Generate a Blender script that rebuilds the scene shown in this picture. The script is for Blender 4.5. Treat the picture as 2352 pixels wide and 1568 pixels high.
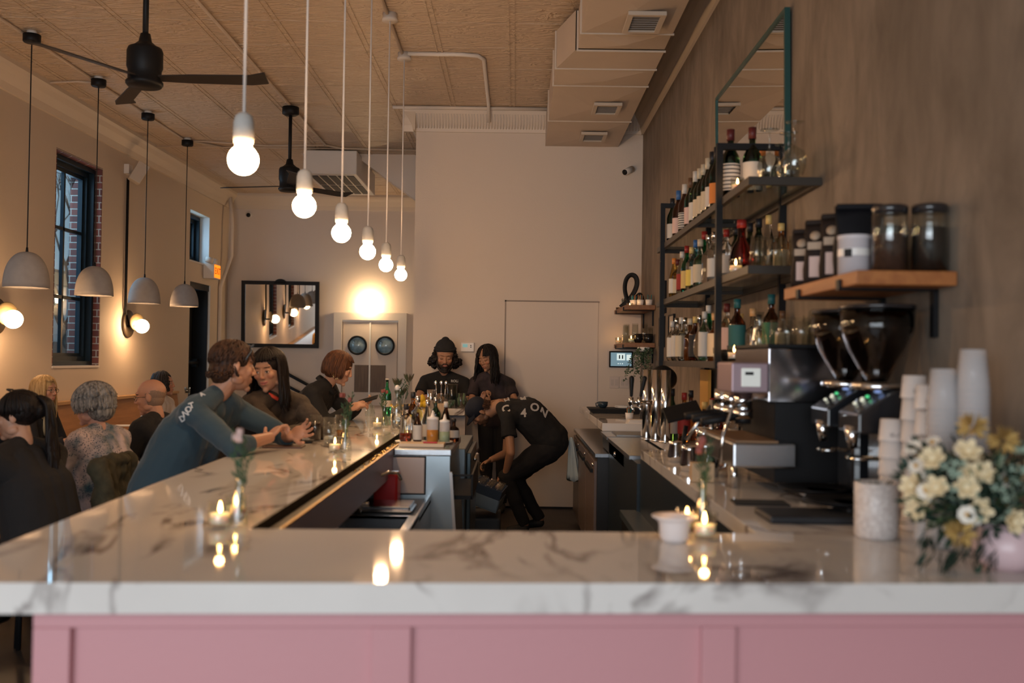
import bpy, bmesh, math, random
import numpy as np
from mathutils import Vector as V, Matrix as M, noise
from mathutils.bvhtree import BVHTree
PI = math.pi
for o in list(bpy.data.objects): bpy.data.objects.remove(o)
SC = bpy.context.scene
COL = SC.collection
WORK = bpy.data.scenes.new('work')              # scratch scene in which modifiers and letters are turned into meshes
def bake(o):
    WORK.collection.objects.link(o); WORK.view_layers[0].update(); dg = WORK.view_layers[0].depsgraph; me = bpy.data.meshes.new_from_object(o.evaluated_get(dg)); bpy.data.objects.remove(o); return me

# ---------------------------------------------------------------- camera
F = 2287.0                                   # 35 mm lens on a 36 mm wide frame, 2352 px
CAM = V((0, 0, 1.54))
_d = V((8, -41, -F)).normalized()            # where the room's long axis runs in the camera's frame
_u = V((.014, 1, 0)); _u = (_u - _u.dot(_d) * _d).normalized()
_r = _d.cross(_u)
RW = M((_r, _d, _u))                         # camera -> world
cam = bpy.data.cameras.new('camera'); cam_o = bpy.data.objects.new('camera', cam); COL.objects.link(cam_o)
cam_o.matrix_world = M.Translation(CAM) @ RW.to_4x4()
cam.sensor_width = 36; cam.lens = 35; cam.clip_start = .05; cam.clip_end = 100
cam.dof.use_dof = True; cam.dof.focus_distance = 9.0; cam.dof.aperture_fstop = 2.0
SC.camera = cam_o
def at(px, py, Y):                           # measured point of the photograph at distance Y down the room
    r = RW @ V((px - 1176, -(py - 784), -F)); return CAM + r * (Y / r.y)
def atx(px, py, x):
    r = RW @ V((px - 1176, -(py - 784), -F)); return CAM + r * (x / r.x)
def atz(px, py, z):
    r = RW @ V((px - 1176, -(py - 784), -F)); return CAM + r * ((z - CAM.z) / r.z)

# ---------------------------------------------------------------- world, daylight, exposure
SC.view_settings.view_transform = 'Standard'; SC.view_settings.look = 'None'
SC.view_settings.exposure = 0.0; SC.view_settings.gamma = 1; SC.view_settings.use_curve_mapping = False
w = bpy.data.worlds.new('dusk_sky'); SC.world = w; w.use_nodes = True
bg = w.node_tree.nodes['Background']; bg.inputs[0].default_value = (.40, .51, .58, 1); bg.inputs[1].default_value = .85
def area(name, loc, aim, sx, sy, power, col):
    l = bpy.data.lights.new(name, 'AREA'); l.shape = 'RECTANGLE'; l.size = sx; l.size_y = sy; l.energy = power; l.color = col
    o = bpy.data.objects.new(name, l); COL.objects.link(o); o.location = loc
    o.rotation_euler = (V(aim) - V(loc)).to_track_quat('-Z', 'Y').to_euler(); return o
area('daylight_street_windows', (-1.6, -2.75, 1.75), (-1.0, 6, .95), 4.8, 2.2, 225, (.86, .93, 1))
area('daylight_side_window', (-5.35, 10.6, 2.7), (-2, 10.2, 1.2), 1.1, 2.1, 34, (.62, .82, 1))
area('daylight_side_door', (-5.35, 14.6, 2.2), (-2, 14.2, 1.2), .8, 2.6, 45, (.62, .82, 1))
def point(name, loc, power, col, r=.05):
    l = bpy.data.lights.new(name, 'POINT'); l.energy = power; l.color = col; l.shadow_soft_size = r
    o = bpy.data.objects.new(name, l); COL.objects.link(o); o.location = loc; return o
WARM = (1, .60, .30)
BULB = 150.0                                   # emission of the globe bulbs

# ---------------------------------------------------------------- materials
MATS = {}
def mat(name, col=(.5, .5, .5), rough=.6, metal=0, spec=.5, trans=0, ior=1.45, emit=None, estr=1, alpha=1, noise_amt=0, nscale=8, bump=0, bscale=60, bstretch=(1, 1, 1), coat=0, sheen=0, col2=None, attr=None):
    if name in MATS: return MATS[name]
    m = bpy.data.materials.new(name); m.use_nodes = True; nt = m.node_tree; b = nt.nodes['Principled BSDF']; N = nt.nodes.new; L = nt.links.new
    def S(k, v): b.inputs[k].default_value = v
    S('Base Color', (*col, 1)); S('Roughness', rough); S('Metallic', metal); S('Specular IOR Level', spec); S('Transmission Weight', trans); S('IOR', ior); S('Coat Weight', coat); S('Sheen Weight', sheen)
    if emit: S('Emission Color', (*emit, 1)); S('Emission Strength', estr)
    if alpha < 1: S('Alpha', alpha)
    tc = N('ShaderNodeTexCoord')
    if attr:
        a = N('ShaderNodeAttribute'); a.attribute_name = attr; L(a.outputs['Color'], b.inputs['Base Color'])
    elif noise_amt or col2:
        n = N('ShaderNodeTexNoise'); n.inputs['Scale'].default_value = nscale; n.inputs['Detail'].default_value = 6; mq = N('ShaderNodeMapping'); mq.inputs['Scale'].default_value = bstretch if bump else (1, 1, 1); L(tc.outputs['Object'], mq.inputs[0]); L(mq.outputs[0], n.inputs['Vector'])
        r = N('ShaderNodeValToRGB'); c2 = col2 or tuple(c * (1 - noise_amt) for c in col)
        r.color_ramp.elements[0].position = .35; r.color_ramp.elements[0].color = (*c2, 1); r.color_ramp.elements[1].position = .65; r.color_ramp.elements[1].color = (*col, 1)
        L(n.outputs[0], r.inputs[0]); L(r.outputs[0], b.inputs['Base Color'])
    if bump:
        mp = N('ShaderNodeMapping'); mp.inputs['Scale'].default_value = bstretch; L(tc.outputs['Object'], mp.inputs[0])
        n = N('ShaderNodeTexNoise'); n.inputs['Scale'].default_value = bscale; n.inputs['Detail'].default_value = 4; L(mp.outputs[0], n.inputs['Vector'])
        bp = N('ShaderNodeBump'); bp.inputs['Strength'].default_value = bump; bp.inputs['Distance'].default_value = .01; L(n.outputs[0], bp.inputs['Height']); L(bp.outputs[0], b.inputs['Normal'])
    MATS[name] = m; return m
def nodes(m): return m.node_tree.nodes, m.node_tree.links, m.node_tree.nodes['Principled BSDF']

def marble_mat():
    m = mat('marble', (.74, .72, .70), .045, spec=.5); N, L, b = nodes(m)
    tc = N.new('ShaderNodeTexCoord'); mp = N.new('ShaderNodeMapping'); mp.inputs['Rotation'].default_value = (0, 0, .6); mp.inputs['Scale'].default_value = (1.3, .75, 1.2); L.new(tc.outputs['Object'], mp.inputs[0])
    n1 = N.new('ShaderNodeTexNoise'); n1.inputs['Scale'].default_value = 1.6; n1.inputs['Detail'].default_value = 7; n1.inputs['Distortion'].default_value = .9; L.new(mp.outputs[0], n1.inputs[0])
    sb = N.new('ShaderNodeMath'); sb.operation = 'SUBTRACT'; sb.inputs[1].default_value = .5; L.new(n1.outputs[0], sb.inputs[0])
    ab = N.new('ShaderNodeMath'); ab.operation = 'ABSOLUTE'; L.new(sb.outputs[0], ab.inputs[0])
    r = N.new('ShaderNodeValToRGB'); e = r.color_ramp.elements; e[0].position = 0; e[0].color = (1, 1, 1, 1); e[1].position = .030; e[1].color = (0, 0, 0, 1); L.new(ab.outputs[0], r.inputs[0])
    n2 = N.new('ShaderNodeTexNoise'); n2.inputs['Scale'].default_value = 2.6; n2.inputs['Detail'].default_value = 3; L.new(tc.outputs['Object'], n2.inputs[0])
    r2 = N.new('ShaderNodeValToRGB'); r2.color_ramp.elements[0].position = .40; r2.color_ramp.elements[1].position = .58; L.new(n2.outputs[0], r2.inputs[0])
    mu = N.new('ShaderNodeMath'); mu.operation = 'MULTIPLY'; L.new(r.outputs[0], mu.inputs[0]); L.new(r2.outputs[0], mu.inputs[1])
    n3 = N.new('ShaderNodeTexNoise'); n3.inputs['Scale'].default_value = 1.3; n3.inputs['Detail'].default_value = 5; L.new(mp.outputs[0], n3.inputs[0])
    mx = N.new('ShaderNodeMixRGB'); mx.inputs[1].default_value = (.80, .765, .73, 1); mx.inputs[2].default_value = (.56, .52, .49, 1); L.new(n3.outputs[0], mx.inputs[0])
    mx2 = N.new('ShaderNodeMixRGB'); mx2.inputs[2].default_value = (.13, .10, .095, 1); L.new(mu.outputs[0], mx2.inputs[0]); L.new(mx.outputs[0], mx2.inputs[1]); L.new(mx2.outputs[0], b.inputs['Base Color'])
    return m
def ceiling_mat():
    m = mat('pressed_tin_ceiling', (.56, .425, .30), .36, spec=.5); N, L, b = nodes(m)
    tc = N.new('ShaderNodeTexCoord'); sx = N.new('ShaderNodeSeparateXYZ'); L.new(tc.outputs['Object'], sx.inputs[0])
    mp = N.new('ShaderNodeMapping'); mp.inputs['Scale'].default_value = (1.2, 3.2, 1); L.new(tc.outputs['Object'], mp.inputs[0])
    n = N.new('ShaderNodeTexNoise'); n.inputs['Scale'].default_value = 3.2; n.inputs['Detail'].default_value = 2.5; n.inputs['Roughness'].default_value = .5; n.inputs['Distortion'].default_value = 3.0; L.new(mp.outputs[0], n.inputs[0])
    def ribs(out, per, wdt):
        a = N.new('ShaderNodeMath'); a.operation = 'PINGPONG'; a.inputs[1].default_value = per / 2; L.new(out, a.inputs[0])
        r = N.new('ShaderNodeMath'); r.operation = 'LESS_THAN'; r.inputs[1].default_value = wdt; L.new(a.outputs[0], r.inputs[0]); return r.outputs[0]
    ad = N.new('ShaderNodeMath'); ad.operation = 'MAXIMUM'; L.new(ribs(sx.outputs[0], .61, .012), ad.inputs[0]); L.new(ribs(sx.outputs[1], .61, .008), ad.inputs[1])
    s = N.new('ShaderNodeMath'); s.operation = 'MULTIPLY'; s.inputs[1].default_value = .12; L.new(ad.outputs[0], s.inputs[0])
    t = N.new('ShaderNodeMath'); t.operation = 'ADD'; L.new(n.outputs[0], t.inputs[0]); L.new(s.outputs[0], t.inputs[1])
    bp = N.new('ShaderNodeBump'); bp.inputs['Strength'].default_value = .75; bp.inputs['Distance'].default_value = .06; L.new(t.outputs[0], bp.inputs['Height']); L.new(bp.outputs[0], b.inputs['Normal'])
    return m
def plaster_mat():
    m = mat('raw_plaster', (.4, .33, .27), .85); N, L, b = nodes(m)
    tc = N.new('ShaderNodeTexCoord'); mp = N.new('ShaderNodeMapping'); mp.inputs['Scale'].default_value = (1, 1.9, .75); L.new(tc.outputs['Object'], mp.inputs[0])
    n = N.new('ShaderNodeTexNoise'); n.inputs['Scale'].default_value = 2.2; n.inputs['Detail'].default_value = 12; n.inputs['Roughness'].default_value = .66; n.inputs['Distortion'].default_value = .5; L.new(mp.outputs[0], n.inputs[0])
    r = N.new('ShaderNodeValToRGB'); e = r.color_ramp.elements; e[0].position = .3; e[0].color = (.19, .145, .108, 1); e[1].position = .62; e[1].color = (.35, .275, .21, 1); L.new(n.outputs[0], r.inputs[0])
    n2 = N.new('ShaderNodeTexNoise'); n2.inputs['Scale'].default_value = 1.1; n2.inputs['Detail'].default_value = 5; L.new(tc.outputs['Object'], n2.inputs[0])
    mx = N.new('ShaderNodeMixRGB'); mx.blend_type = 'MULTIPLY'; mx.inputs[0].default_value = .7; L.new(r.outputs[0], mx.inputs[1]); L.new(n2.outputs[0], mx.inputs[2]); L.new(mx.outputs[0], b.inputs['Base Color'])
    bp = N.new('ShaderNodeBump'); bp.inputs['Strength'].default_value = .25; bp.inputs['Distance'].default_value = .01; L.new(n.outputs[0], bp.inputs['Height']); L.new(bp.outputs[0], b.inputs['Normal'])
    return m
def brick_mat():
    m = mat('red_brick', (.3, .1, .07), .8); N, L, b = nodes(m)
    tc = N.new('ShaderNodeTexCoord'); mp = N.new('ShaderNodeMapping'); mp.inputs['Rotation'].default_value = (PI / 2, 0, 0); L.new(tc.outputs['Object'], mp.inputs[0])
    sx = N.new('ShaderNodeSeparateXYZ'); L.new(tc.outputs['Object'], sx.inputs[0]); ad = N.new('ShaderNodeMath'); ad.operation = 'ADD'; L.new(sx.outputs[0], ad.inputs[0]); L.new(sx.outputs[1], ad.inputs[1])
    cb = N.new('ShaderNodeCombineXYZ'); L.new(ad.outputs[0], cb.inputs[0]); L.new(sx.outputs[2], cb.inputs[1])
    k = N.new('ShaderNodeTexBrick'); k.inputs['Scale'].default_value = 1; k.inputs['Brick Width'].default_value = .21; k.inputs['Row Height'].default_value = .075; k.inputs['Mortar Size'].default_value = .006
    k.inputs['Color1'].default_value = (.20, .06, .045, 1); k.inputs['Color2'].default_value = (.12, .04, .035, 1); k.inputs['Mortar'].default_value = (.36, .33, .29, 1); L.new(cb.outputs[0], k.inputs[0]); L.new(k.outputs[0], b.inputs['Base Color'])
    bp = N.new('ShaderNodeBump'); bp.inputs['Strength'].default_value = .6; bp.inputs['Distance'].default_value = .006; bp.invert = True; L.new(k.outputs[1], bp.inputs['Height']); L.new(bp.outputs[0], b.inputs['Normal'])
    return m
def wood_mat(name, c1, c2, rough=.45, axis=1, sc=1):
    m = mat(name, c1, rough); N, L, b = nodes(m)
    tc = N.new('ShaderNodeTexCoord'); mp = N.new('ShaderNodeMapping'); s = [14 * sc] * 3; s[axis] = 1.2 * sc; mp.inputs['Scale'].default_value = s; L.new(tc.outputs['Object'], mp.inputs[0])
    n = N.new('ShaderNodeTexNoise'); n.inputs['Scale'].default_value = 2; n.inputs['Detail'].default_value = 6; n.inputs['Distortion'].default_value = .7; L.new(mp.outputs[0], n.inputs[0])
    r = N.new('ShaderNodeValToRGB'); r.color_ramp.elements[0].position = .3; r.color_ramp.elements[0].color = (*c2, 1); r.color_ramp.elements[1].position = .7; r.color_ramp.elements[1].color = (*c1, 1); L.new(n.outputs[0], r.inputs[0]); L.new(r.outputs[0], b.inputs['Base Color'])
    return m
MARBLE = marble_mat(); CEIL = ceiling_mat(); PLASTER = plaster_mat(); BRICK = brick_mat()
WALL = mat('painted_wall', (.66, .575, .50), .75, bump=.12, bscale=90)
WALL_L = mat('painted_wall_warm', (.60, .50, .40), .75, bump=.12, bscale=90)
TRIMW = mat('white_trim', (.68, .62, .56), .5)
FLOOR = mat('dark_concrete_floor', (.055, .045, .04), .45, noise_amt=.4, nscale=2)
BLACK = mat('black_metal', (.008, .008, .009), .5, spec=.25)
BLACKM = mat('black_matte', (.012, .012, .013), .7)
NAVY = mat('navy_frame_paint', (.006, .016, .026), .45, spec=.3)
STEEL = mat('brushed_steel', (.50, .52, .55), .24, metal=1, bump=.05, bscale=40, bstretch=(1, 1, 30))
STEELP = mat('steel_panel', (.42, .50, .55), .33, metal=.85, noise_amt=.2, nscale=3)
CHROME = mat('chrome', (.75, .75, .76), .08, metal=1)
BRASS = mat('brass', (.72, .48, .18), .25, metal=1)
MIRROR = mat('mirror_glass', (.74, .72, .68), .015, metal=1)
def thin_glass(name, tint=(.96, .97, .96), ior=1.5, rough=.02):
    m = mat(name, (1, 1, 1), 0); N, L, b = nodes(m); out = N['Material Output']; tr = N.new('ShaderNodeBsdfTransparent'); tr.inputs[0].default_value = (*tint, 1); gl = N.new('ShaderNodeBsdfGlossy'); gl.inputs['Roughness'].default_value = rough
    lw = N.new('ShaderNodeLayerWeight'); lw.inputs[0].default_value = .5; pw = N.new('ShaderNodeMath'); pw.operation = 'POWER'; pw.inputs[1].default_value = 3.5; L.new(lw.outputs['Facing'], pw.inputs[0]); fr = N.new('ShaderNodeMath'); fr.operation = 'MULTIPLY_ADD'; fr.inputs[1].default_value = .7; fr.inputs[2].default_value = (ior - 1) * .12; L.new(pw.outputs[0], fr.inputs[0]); mx = N.new('ShaderNodeMixShader'); L.new(fr.outputs[0], mx.inputs[0]); L.new(tr.outputs[0], mx.inputs[1]); L.new(gl.outputs[0], mx.inputs[2]); L.new(mx.outputs[0], out.inputs[0]); N.remove(b); return m
GLASS = thin_glass('clear_glass', (.93, .95, .94), 1.6); PANE = thin_glass('window_glass', (.80, .92, .98), 1.4)
CONC = mat('pale_concrete', (.40, .38, .36), .85, noise_amt=.15, nscale=20)
PINK = mat('pink_paint', (.57, .275, .29), .5, bump=.05)
WAX = mat('candle_wax', (.9, .82, .7), .5); _w = WAX.node_tree.nodes['Principled BSDF']; _w.inputs['Subsurface Weight'].default_value = 1; _w.inputs['Subsurface Radius'].default_value = (1, .6, .35); _w.inputs['Subsurface Scale'].default_value = .03
FLAME = mat('flame', (1, .6, .2), .5, emit=(1, .50, .14), estr=40)
BULBM = mat('lit_globe', (1, 1, 1), .4, emit=WARM, estr=BULB)
FROST = mat('ceramic_white', (.78, .74, .70), .35)

# ---------------------------------------------------------------- mesh building
class MB:
    def __init__(s): s.v = []; s.f = []; s.m = []; s.sm = []
    def add(s, vs, fs, mi=0, smooth=True):
        n = len(s.v); s.v += [tuple(v) for v in vs]; s.f += [tuple(i + n for i in f) for f in fs]; s.m += [mi] * len(fs); s.sm += [smooth] * len(fs); return s
    def box(s, lo, hi, mi=0, R=None, c=None):
        x0, y0, z0 = lo; x1, y1, z1 = hi
        vs = [V(p) for p in ((x0, y0, z0), (x1, y0, z0), (x1, y1, z0), (x0, y1, z0), (x0, y0, z1), (x1, y0, z1), (x1, y1, z1), (x0, y1, z1))]
        if R is not None:
            c = V(c) if c is not None else V(((x0 + x1) / 2, (y0 + y1) / 2, (z0 + z1) / 2)); vs = [c + R @ (v - c) for v in vs]
        return s.add(vs, [(0, 3, 2, 1), (4, 5, 6, 7), (0, 1, 5, 4), (1, 2, 6, 5), (2, 3, 7, 6), (3, 0, 4, 7)], mi, False)
    def cb(s, c, sz, mi=0, R=None):
        c = V(c); h = V(sz) / 2; return s.box(c - h, c + h, mi, R, c)
    def prism(s, poly, axis, a0, a1, mi=0, smooth=False):
        def mk(p, a):
            q = list(p); q.insert(axis, a); return q
        n = len(poly); ar = sum(poly[i][0] * poly[(i + 1) % n][1] - poly[(i + 1) % n][0] * poly[i][1] for i in range(n))
        if (ar < 0) != (axis == 1): poly = poly[::-1]
        vs = [mk(p, a0) for p in poly] + [mk(p, a1) for p in poly]
        fs = [tuple(range(n))[::-1], tuple(range(n, 2 * n))] + [(i, (i + 1) % n, n + (i + 1) % n, n + i) for i in range(n)]
        return s.add(vs, fs, mi, smooth)
    def lathe(s, prof, seg=24, c=(0, 0, 0), R=None, mi=0, close=False, smooth=True):
        c = V(c); vs = []; fs = []; idx = []
        for r, z in prof:
            if r < 1e-6: idx.append([len(vs)]); vs.append(V((0, 0, z)))
            else:
                idx.append(list(range(len(vs), len(vs) + seg))); vs += [V((r * math.cos(2 * PI * k / seg), r * math.sin(2 * PI * k / seg), z)) for k in range(seg)]
        pr = list(zip(idx, idx[1:])) + ([(idx[-1], idx[0])] if close else [])
        for a, b in pr:
            if len(a) == 1 and len(b) == 1: continue
            for k in range(seg):
                k2 = (k + 1) % seg
                if len(a) == 1: fs.append((a[0], b[k2], b[k]))
                elif len(b) == 1: fs.append((a[k], a[k2], b[0]))
                else: fs.append((a[k], a[k2], b[k2], b[k]))
        if R is not None: vs = [R @ v for v in vs]
        return s.add([v + c for v in vs], fs, mi, smooth)
    def frame(s, ax, a0, a1, b0, b1, w, c0, c1, mi=0):       # rectangular frame, no overlaps; ax is the thin axis
        def bx(p0, p1, q0, q1):
            lo = [p0, q0]; hi = [p1, q1]; lo.insert(ax, c0); hi.insert(ax, c1); s.box(lo, hi, mi)
        bx(a0, a1, b0, b0 + w); bx(a0, a1, b1 - w, b1); bx(a0, a0 + w, b0 + w, b1 - w); bx(a1 - w, a1, b0 + w, b1 - w); return s
    def cyl(s, a, b, r0, r1=None, seg=16, mi=0, smooth=True):
        a = V(a); b = V(b); r1 = r0 if r1 is None else r1; L = (b - a).length
        R = (b - a).to_track_quat('Z', 'Y').to_matrix()
        return s.lathe([(0, 0), (r0, 0), (r1, L), (0, L)], seg, a, R, mi, smooth=smooth)
    def ell(s, c, r, R=None, seg=16, rings=10, mi=0):
        r = V(r) if not isinstance(r, (int, float)) else V((r, r, r)); c = V(c)
        n = len(s.v); s.lathe([(math.sin(PI * k / rings) if 0 < k < rings else 0, -math.cos(PI * k / rings)) for k in range(rings + 1)], seg, mi=mi)
        for i in range(n, len(s.v)):
            q = V(s.v[i]); q = V((q.x * r.x, q.y * r.y, q.z * r.z)); s.v[i] = tuple((R @ q if R is not None else q) + c)
        return s
    def tube(s, pts, r, seg=8, mi=0, closed=False, flat=1.0):
        pts = [V(p) for p in pts]; n = len(pts); rr = r if isinstance(r, (list, tuple)) else [r] * n
        vs = []; prev = None
        for i, p in enumerate(pts):
            t = (pts[(i + 1) % n] - pts[i - 1]) if closed else (pts[min(i + 1, n - 1)] - pts[max(i - 1, 0)])
            t = t.normalized() if t.length > 1e-9 else V((0, 0, 1))
            a = prev - prev.dot(t) * t if prev is not None else t.orthogonal()
            if a.length < 1e-6: a = t.orthogonal()
            a.normalize(); prev = a; b = t.cross(a)
            for k in range(seg): vs.append(p + (a * math.cos(2 * PI * k / seg) + b * math.sin(2 * PI * k / seg) * flat) * rr[i])
        fs = []
        for i in range(n if closed else n - 1):
            j = (i + 1) % n
            for k in range(seg): fs.append((i * seg + k, i * seg + (k + 1) % seg, j * seg + (k + 1) % seg, j * seg + k))
        if not closed: fs += [tuple(range(seg))[::-1], tuple(range((n - 1) * seg, n * seg))]
        return s.add(vs, fs, mi)
    def rcone(s, a, r0, b, r1, seg=14, flat1=False, flat0=False, sq=None):   # tapered capsule; sq squashes along a direction
        a = V(a); b = V(b); L = (b - a).length; R = (b - a).to_track_quat('Z', 'Y').to_matrix(); pr = [(0, -r0)] if not flat0 else [(0, 0)]
        if not flat0: pr += [(r0 * math.cos(t), -r0 * math.sin(t)) for t in (1.2, .8, .4)]
        pr += [(r0, 0)]; k = max(1, int(L / .05)); pr += [(r0 + (r1 - r0) * i / k, L * i / k) for i in range(1, k)]; pr += [(r1, L)]
        if not flat1: pr += [(r1 * math.cos(t), L + r1 * math.sin(t)) for t in (.4, .8, 1.2)] + [(0, L + r1)]
        else: pr += [(0, L)]
        n = len(s.v); s.lathe(pr, seg, a, R)
        if sq:
            d, k = V(sq[0]).normalized(), sq[1]
            for i in range(n, len(s.v)):
                q = V(s.v[i]); t = (q - a).dot(b - a) / max(L * L, 1e-9); ax = a + (b - a) * t; o = q - ax; s.v[i] = tuple(ax + o + d * o.dot(d) * (k - 1))
        return s
    def text(s, txt, size, depth, Mx, mi=0, align='CENTER', bold=0):
        cu = bpy.data.curves.new('t', 'FONT'); cu.body = txt; cu.size = size; cu.extrude = depth; cu.align_x = align; cu.align_y = 'CENTER'; cu.resolution_u = 3; cu.offset = size * bold
        me = bake(bpy.data.objects.new('t', cu))
        s.add([Mx @ v.co for v in me.vertices], [tuple(p.vertices) for p in me.polygons], mi, False)
        bpy.data.curves.remove(cu); bpy.data.meshes.remove(me); return s
    def mesh(s, name):
        me = bpy.data.meshes.new(name); me.from_pydata(s.v, [], s.f); me.polygons.foreach_set('material_index', s.m); me.polygons.foreach_set('use_smooth', s.sm); me.update(); return me

def tag(o, label, cat, group=None, kind=None):
    o['label'] = label; o['category'] = cat
    if group: o['group'] = group
    if kind: o['kind'] = kind
    return o
def obj(name, mb, mats, parent=None, loc=None, label=None, cat=None, group=None, kind=None, bevel=0):
    me = mb.mesh(name) if isinstance(mb, MB) else mb
    for m in (mats if isinstance(mats, (list, tuple)) else [mats]): me.materials.append(m)
    o = bpy.data.objects.new(name, me); COL.objects.link(o)
    if parent: o.parent = parent
    if loc is not None: o.location = loc
    if label: o['label'] = label
    if cat: o['category'] = cat
    if group: o['group'] = group
    if kind: o['kind'] = kind
    if bevel:
        b = o.modifiers.new('b', 'BEVEL'); b.width = bevel; b.segments = 2; b.limit_method = 'ANGLE'
    return o
def struct(name, mb, mats, **k): return obj(name, mb, mats, kind='structure', **k)
def thing(name, label, cat, loc=(0, 0, 0), rz=0, group=None):
    o = bpy.data.objects.new(name, None); COL.objects.link(o); o.location = loc; o.rotation_euler = (0, 0, rz); o.empty_display_size = .05
    return tag(o, label, cat, group)
def dup(root, loc, rz=None, label=None, group=None):
    def cp(o, par):
        c = o.copy(); COL.objects.link(c)
        if par: c.parent = par
        for ch in list(KIDS.get(o.name, [])): cp(ch, c)
        return c
    def walk(o):
        KIDS[o.name] = list(o.children)
        for ch in o.children: walk(ch)
    KIDS = {}; walk(root); r = cp(root, None); r.location = loc
    if rz is not None: r.rotation_euler = (0, 0, rz)
    if label: r['label'] = label
    if group: r['group'] = group
    return r
def Rz(a): return M.Rotation(a, 3, 'Z')
def Rx(a): return M.Rotation(a, 3, 'X')
def Ry(a): return M.Rotation(a, 3, 'Y')
# ================================================================ ROOM
XL, XR, YB, YK, ZC = -4.65, 1.30, 10.36, 16.0, 4.14
YF = -3.0
struct('floor', MB().box((XL - .5, YF - .3, -.1), (XR + .2, YK + .2, 0)), FLOOR)
m = MB().box((XL - .5, YF - .3, ZC), (XR + .2, YK + .2, ZC + .1))
for k in range(10): x = XL + .31 + k * .61; m.box((x - .030, YF, ZC - .006), (x - .014, YK, ZC + .01)).box((x + .014, YF, ZC - .006), (x + .030, YK, ZC + .01))
for k in range(31): y = YF + .3 + k * .61; m.box((XL, y - .008, ZC - .004), (XR, y + .008, ZC + .01))
struct('ceiling', m, CEIL)
struct('wall_right', MB().box((XR, YF - .3, 0), (XR + .2, YK + .2, ZC)), PLASTER)
# left wall: openings for the window, another beyond the frame edge, the transom and the side door
W1 = (9.97, 11.1, 1.405, 3.61); TR = (14.1, 15.0, 2.89, 3.61); DR = (14.15, 15.1, .0, 2.59); W0 = (6.87, 7.97, 1.405, 3.61)
m = MB(); T = .34
def wallpiece(y0, y1, z0, z1): m.box((XL - T, y0, z0), (XL, y1, z1))
ys = YF - .3
for (a, b, z0, z1) in (W0, W1):
    wallpiece(ys, a, 0, ZC); wallpiece(a, b, 0, z0); wallpiece(a, b, z1, ZC); ys = b
wallpiece(ys, 14.1, 0, ZC); wallpiece(14.1, 15.1, TR[3], ZC); wallpiece(14.1, 15.1, DR[3], TR[2]); wallpiece(15.0, 15.1, TR[2], TR[3]); wallpiece(14.1, 14.15, 0, DR[3]); wallpiece(15.1, YK + .2, 0, ZC)
struct('wall_left', m, WALL_L)
# brick linings of the two windows
m = MB()
for (a, b, z0, z1) in (W0, W1):
    m.box((XL - T - .012, b - .02, z0), (XL - .002, b + .004, z1)); m.box((XL - T - .012, a - .004, z0), (XL - .002, a + .02, z1)); m.box((XL - T - .012, a + .02, z1 - .02), (XL - .002, b - .02, z1))
struct('trim_1', m, BRICK)
def sash(name, y0, y1, z0, z1, xf, cols, rows, fm, depth=.16):
    m = MB(); fr = .055
    def fr4(a0, a1, c0, c1, wd, x0, x1):
        m.frame(0, a0, a1, c0, c1, wd, x0, x1)
    fr4(y0, y1, z0, z1, .045, xf, xf + depth); fr4(y0 + .045, y1 - .045, z0 + .045, z1 - .045, .05, xf, xf + depth * .6); fr4(y0 + .09, y1 - .09, z0 + .09, z1 - .09, .04, xf, xf + .05)
    for i in range(1, cols): yy = y0 + (y1 - y0) * i / cols; m.box((xf + .01, yy - .017, z0 + .05), (xf + .045, yy + .017, z1 - .05))
    for i in range(1, rows): zz = z0 + (z1 - z0) * i / rows; m.box((xf + .01, y0 + .05, zz - .017), (xf + .045, y1 - .05, zz + .017))
    o = struct(name, m, fm)
    obj('window_pane', MB().box((xf + .02, y0 + .09, z0 + .09), (xf + .026, y1 - .09, z1 - .09)), PANE, o)
    return o
sash('window_1', 9.99, 11.08, 1.41, 3.58, XL - .21, 2, 3, NAVY, .14)
sash('window_2', 6.89, 7.95, 1.41, 3.58, XL - .21, 2, 3, NAVY, .14)
sash('window_3', 14.12, 14.98, 2.9, 3.60, XL - .30, 1, 1, NAVY)
struct('trim_2', MB().box((XL - .20, 9.97, 1.385), (XL + .01, 11.1, 1.408)).box((XL - .20, 6.87, 1.385), (XL + .01, 7.97, 1.408)).box((XL - .30, 14.1, 2.87), (XL + .015, 15.0, 2.892)), TRIMW)
struct('trim_3', MB().box((XL - .33, 14.99, 2.89), (XL - .001, 15.003, 3.61)).box((XL - .33, 15.09, .4), (XL - .001, 15.103, 2.59)), mat('reveal_white', (.75, .78, .8), .6))
# side door, black with a tall glass and a push bar
m = MB(); xd = XL - .30; LZ = .42
m.box((xd, 14.16, LZ), (xd + .06, 14.30, 2.55)); m.box((xd, 14.86, LZ), (xd + .06, 15.09, 2.55)); m.box((xd, 14.16, 2.35), (xd + .06, 15.09, 2.55)); m.box((xd, 14.16, LZ), (xd + .06, 15.09, LZ + .25)); m.box((xd - .05, 14.15, 2.5), (XL - .02, 15.1, 2.59)); m.box((xd - .02, 15.05, LZ), (XL - .03, 15.09, 2.55))
d = struct('door_1', m, BLACK)
obj('door_glass', MB().box((xd + .02, 14.28, LZ + .2), (xd + .03, 14.88, 2.37)), PANE, d)
m = MB(); m.box((xd + .06, 14.22, 1.36), (xd + .16, 14.30, 1.48)); m.box((xd + .06, 14.95, 1.36), (xd + .16, 15.03, 1.48)); m.cyl((xd + .14, 14.2, 1.42), (xd + .14, 15.05, 1.42), .028)
obj('push_bar', m, BLACK, d); obj('closer_arm', MB().box((xd + .06, 14.25, 1.69), (xd + .12, 14.75, 1.75)), BLACK, d)
struct('trim_4', MB().box((XL - .34, 14.15, 0), (XL - .002, 15.1, LZ)), TRIMW)
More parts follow.
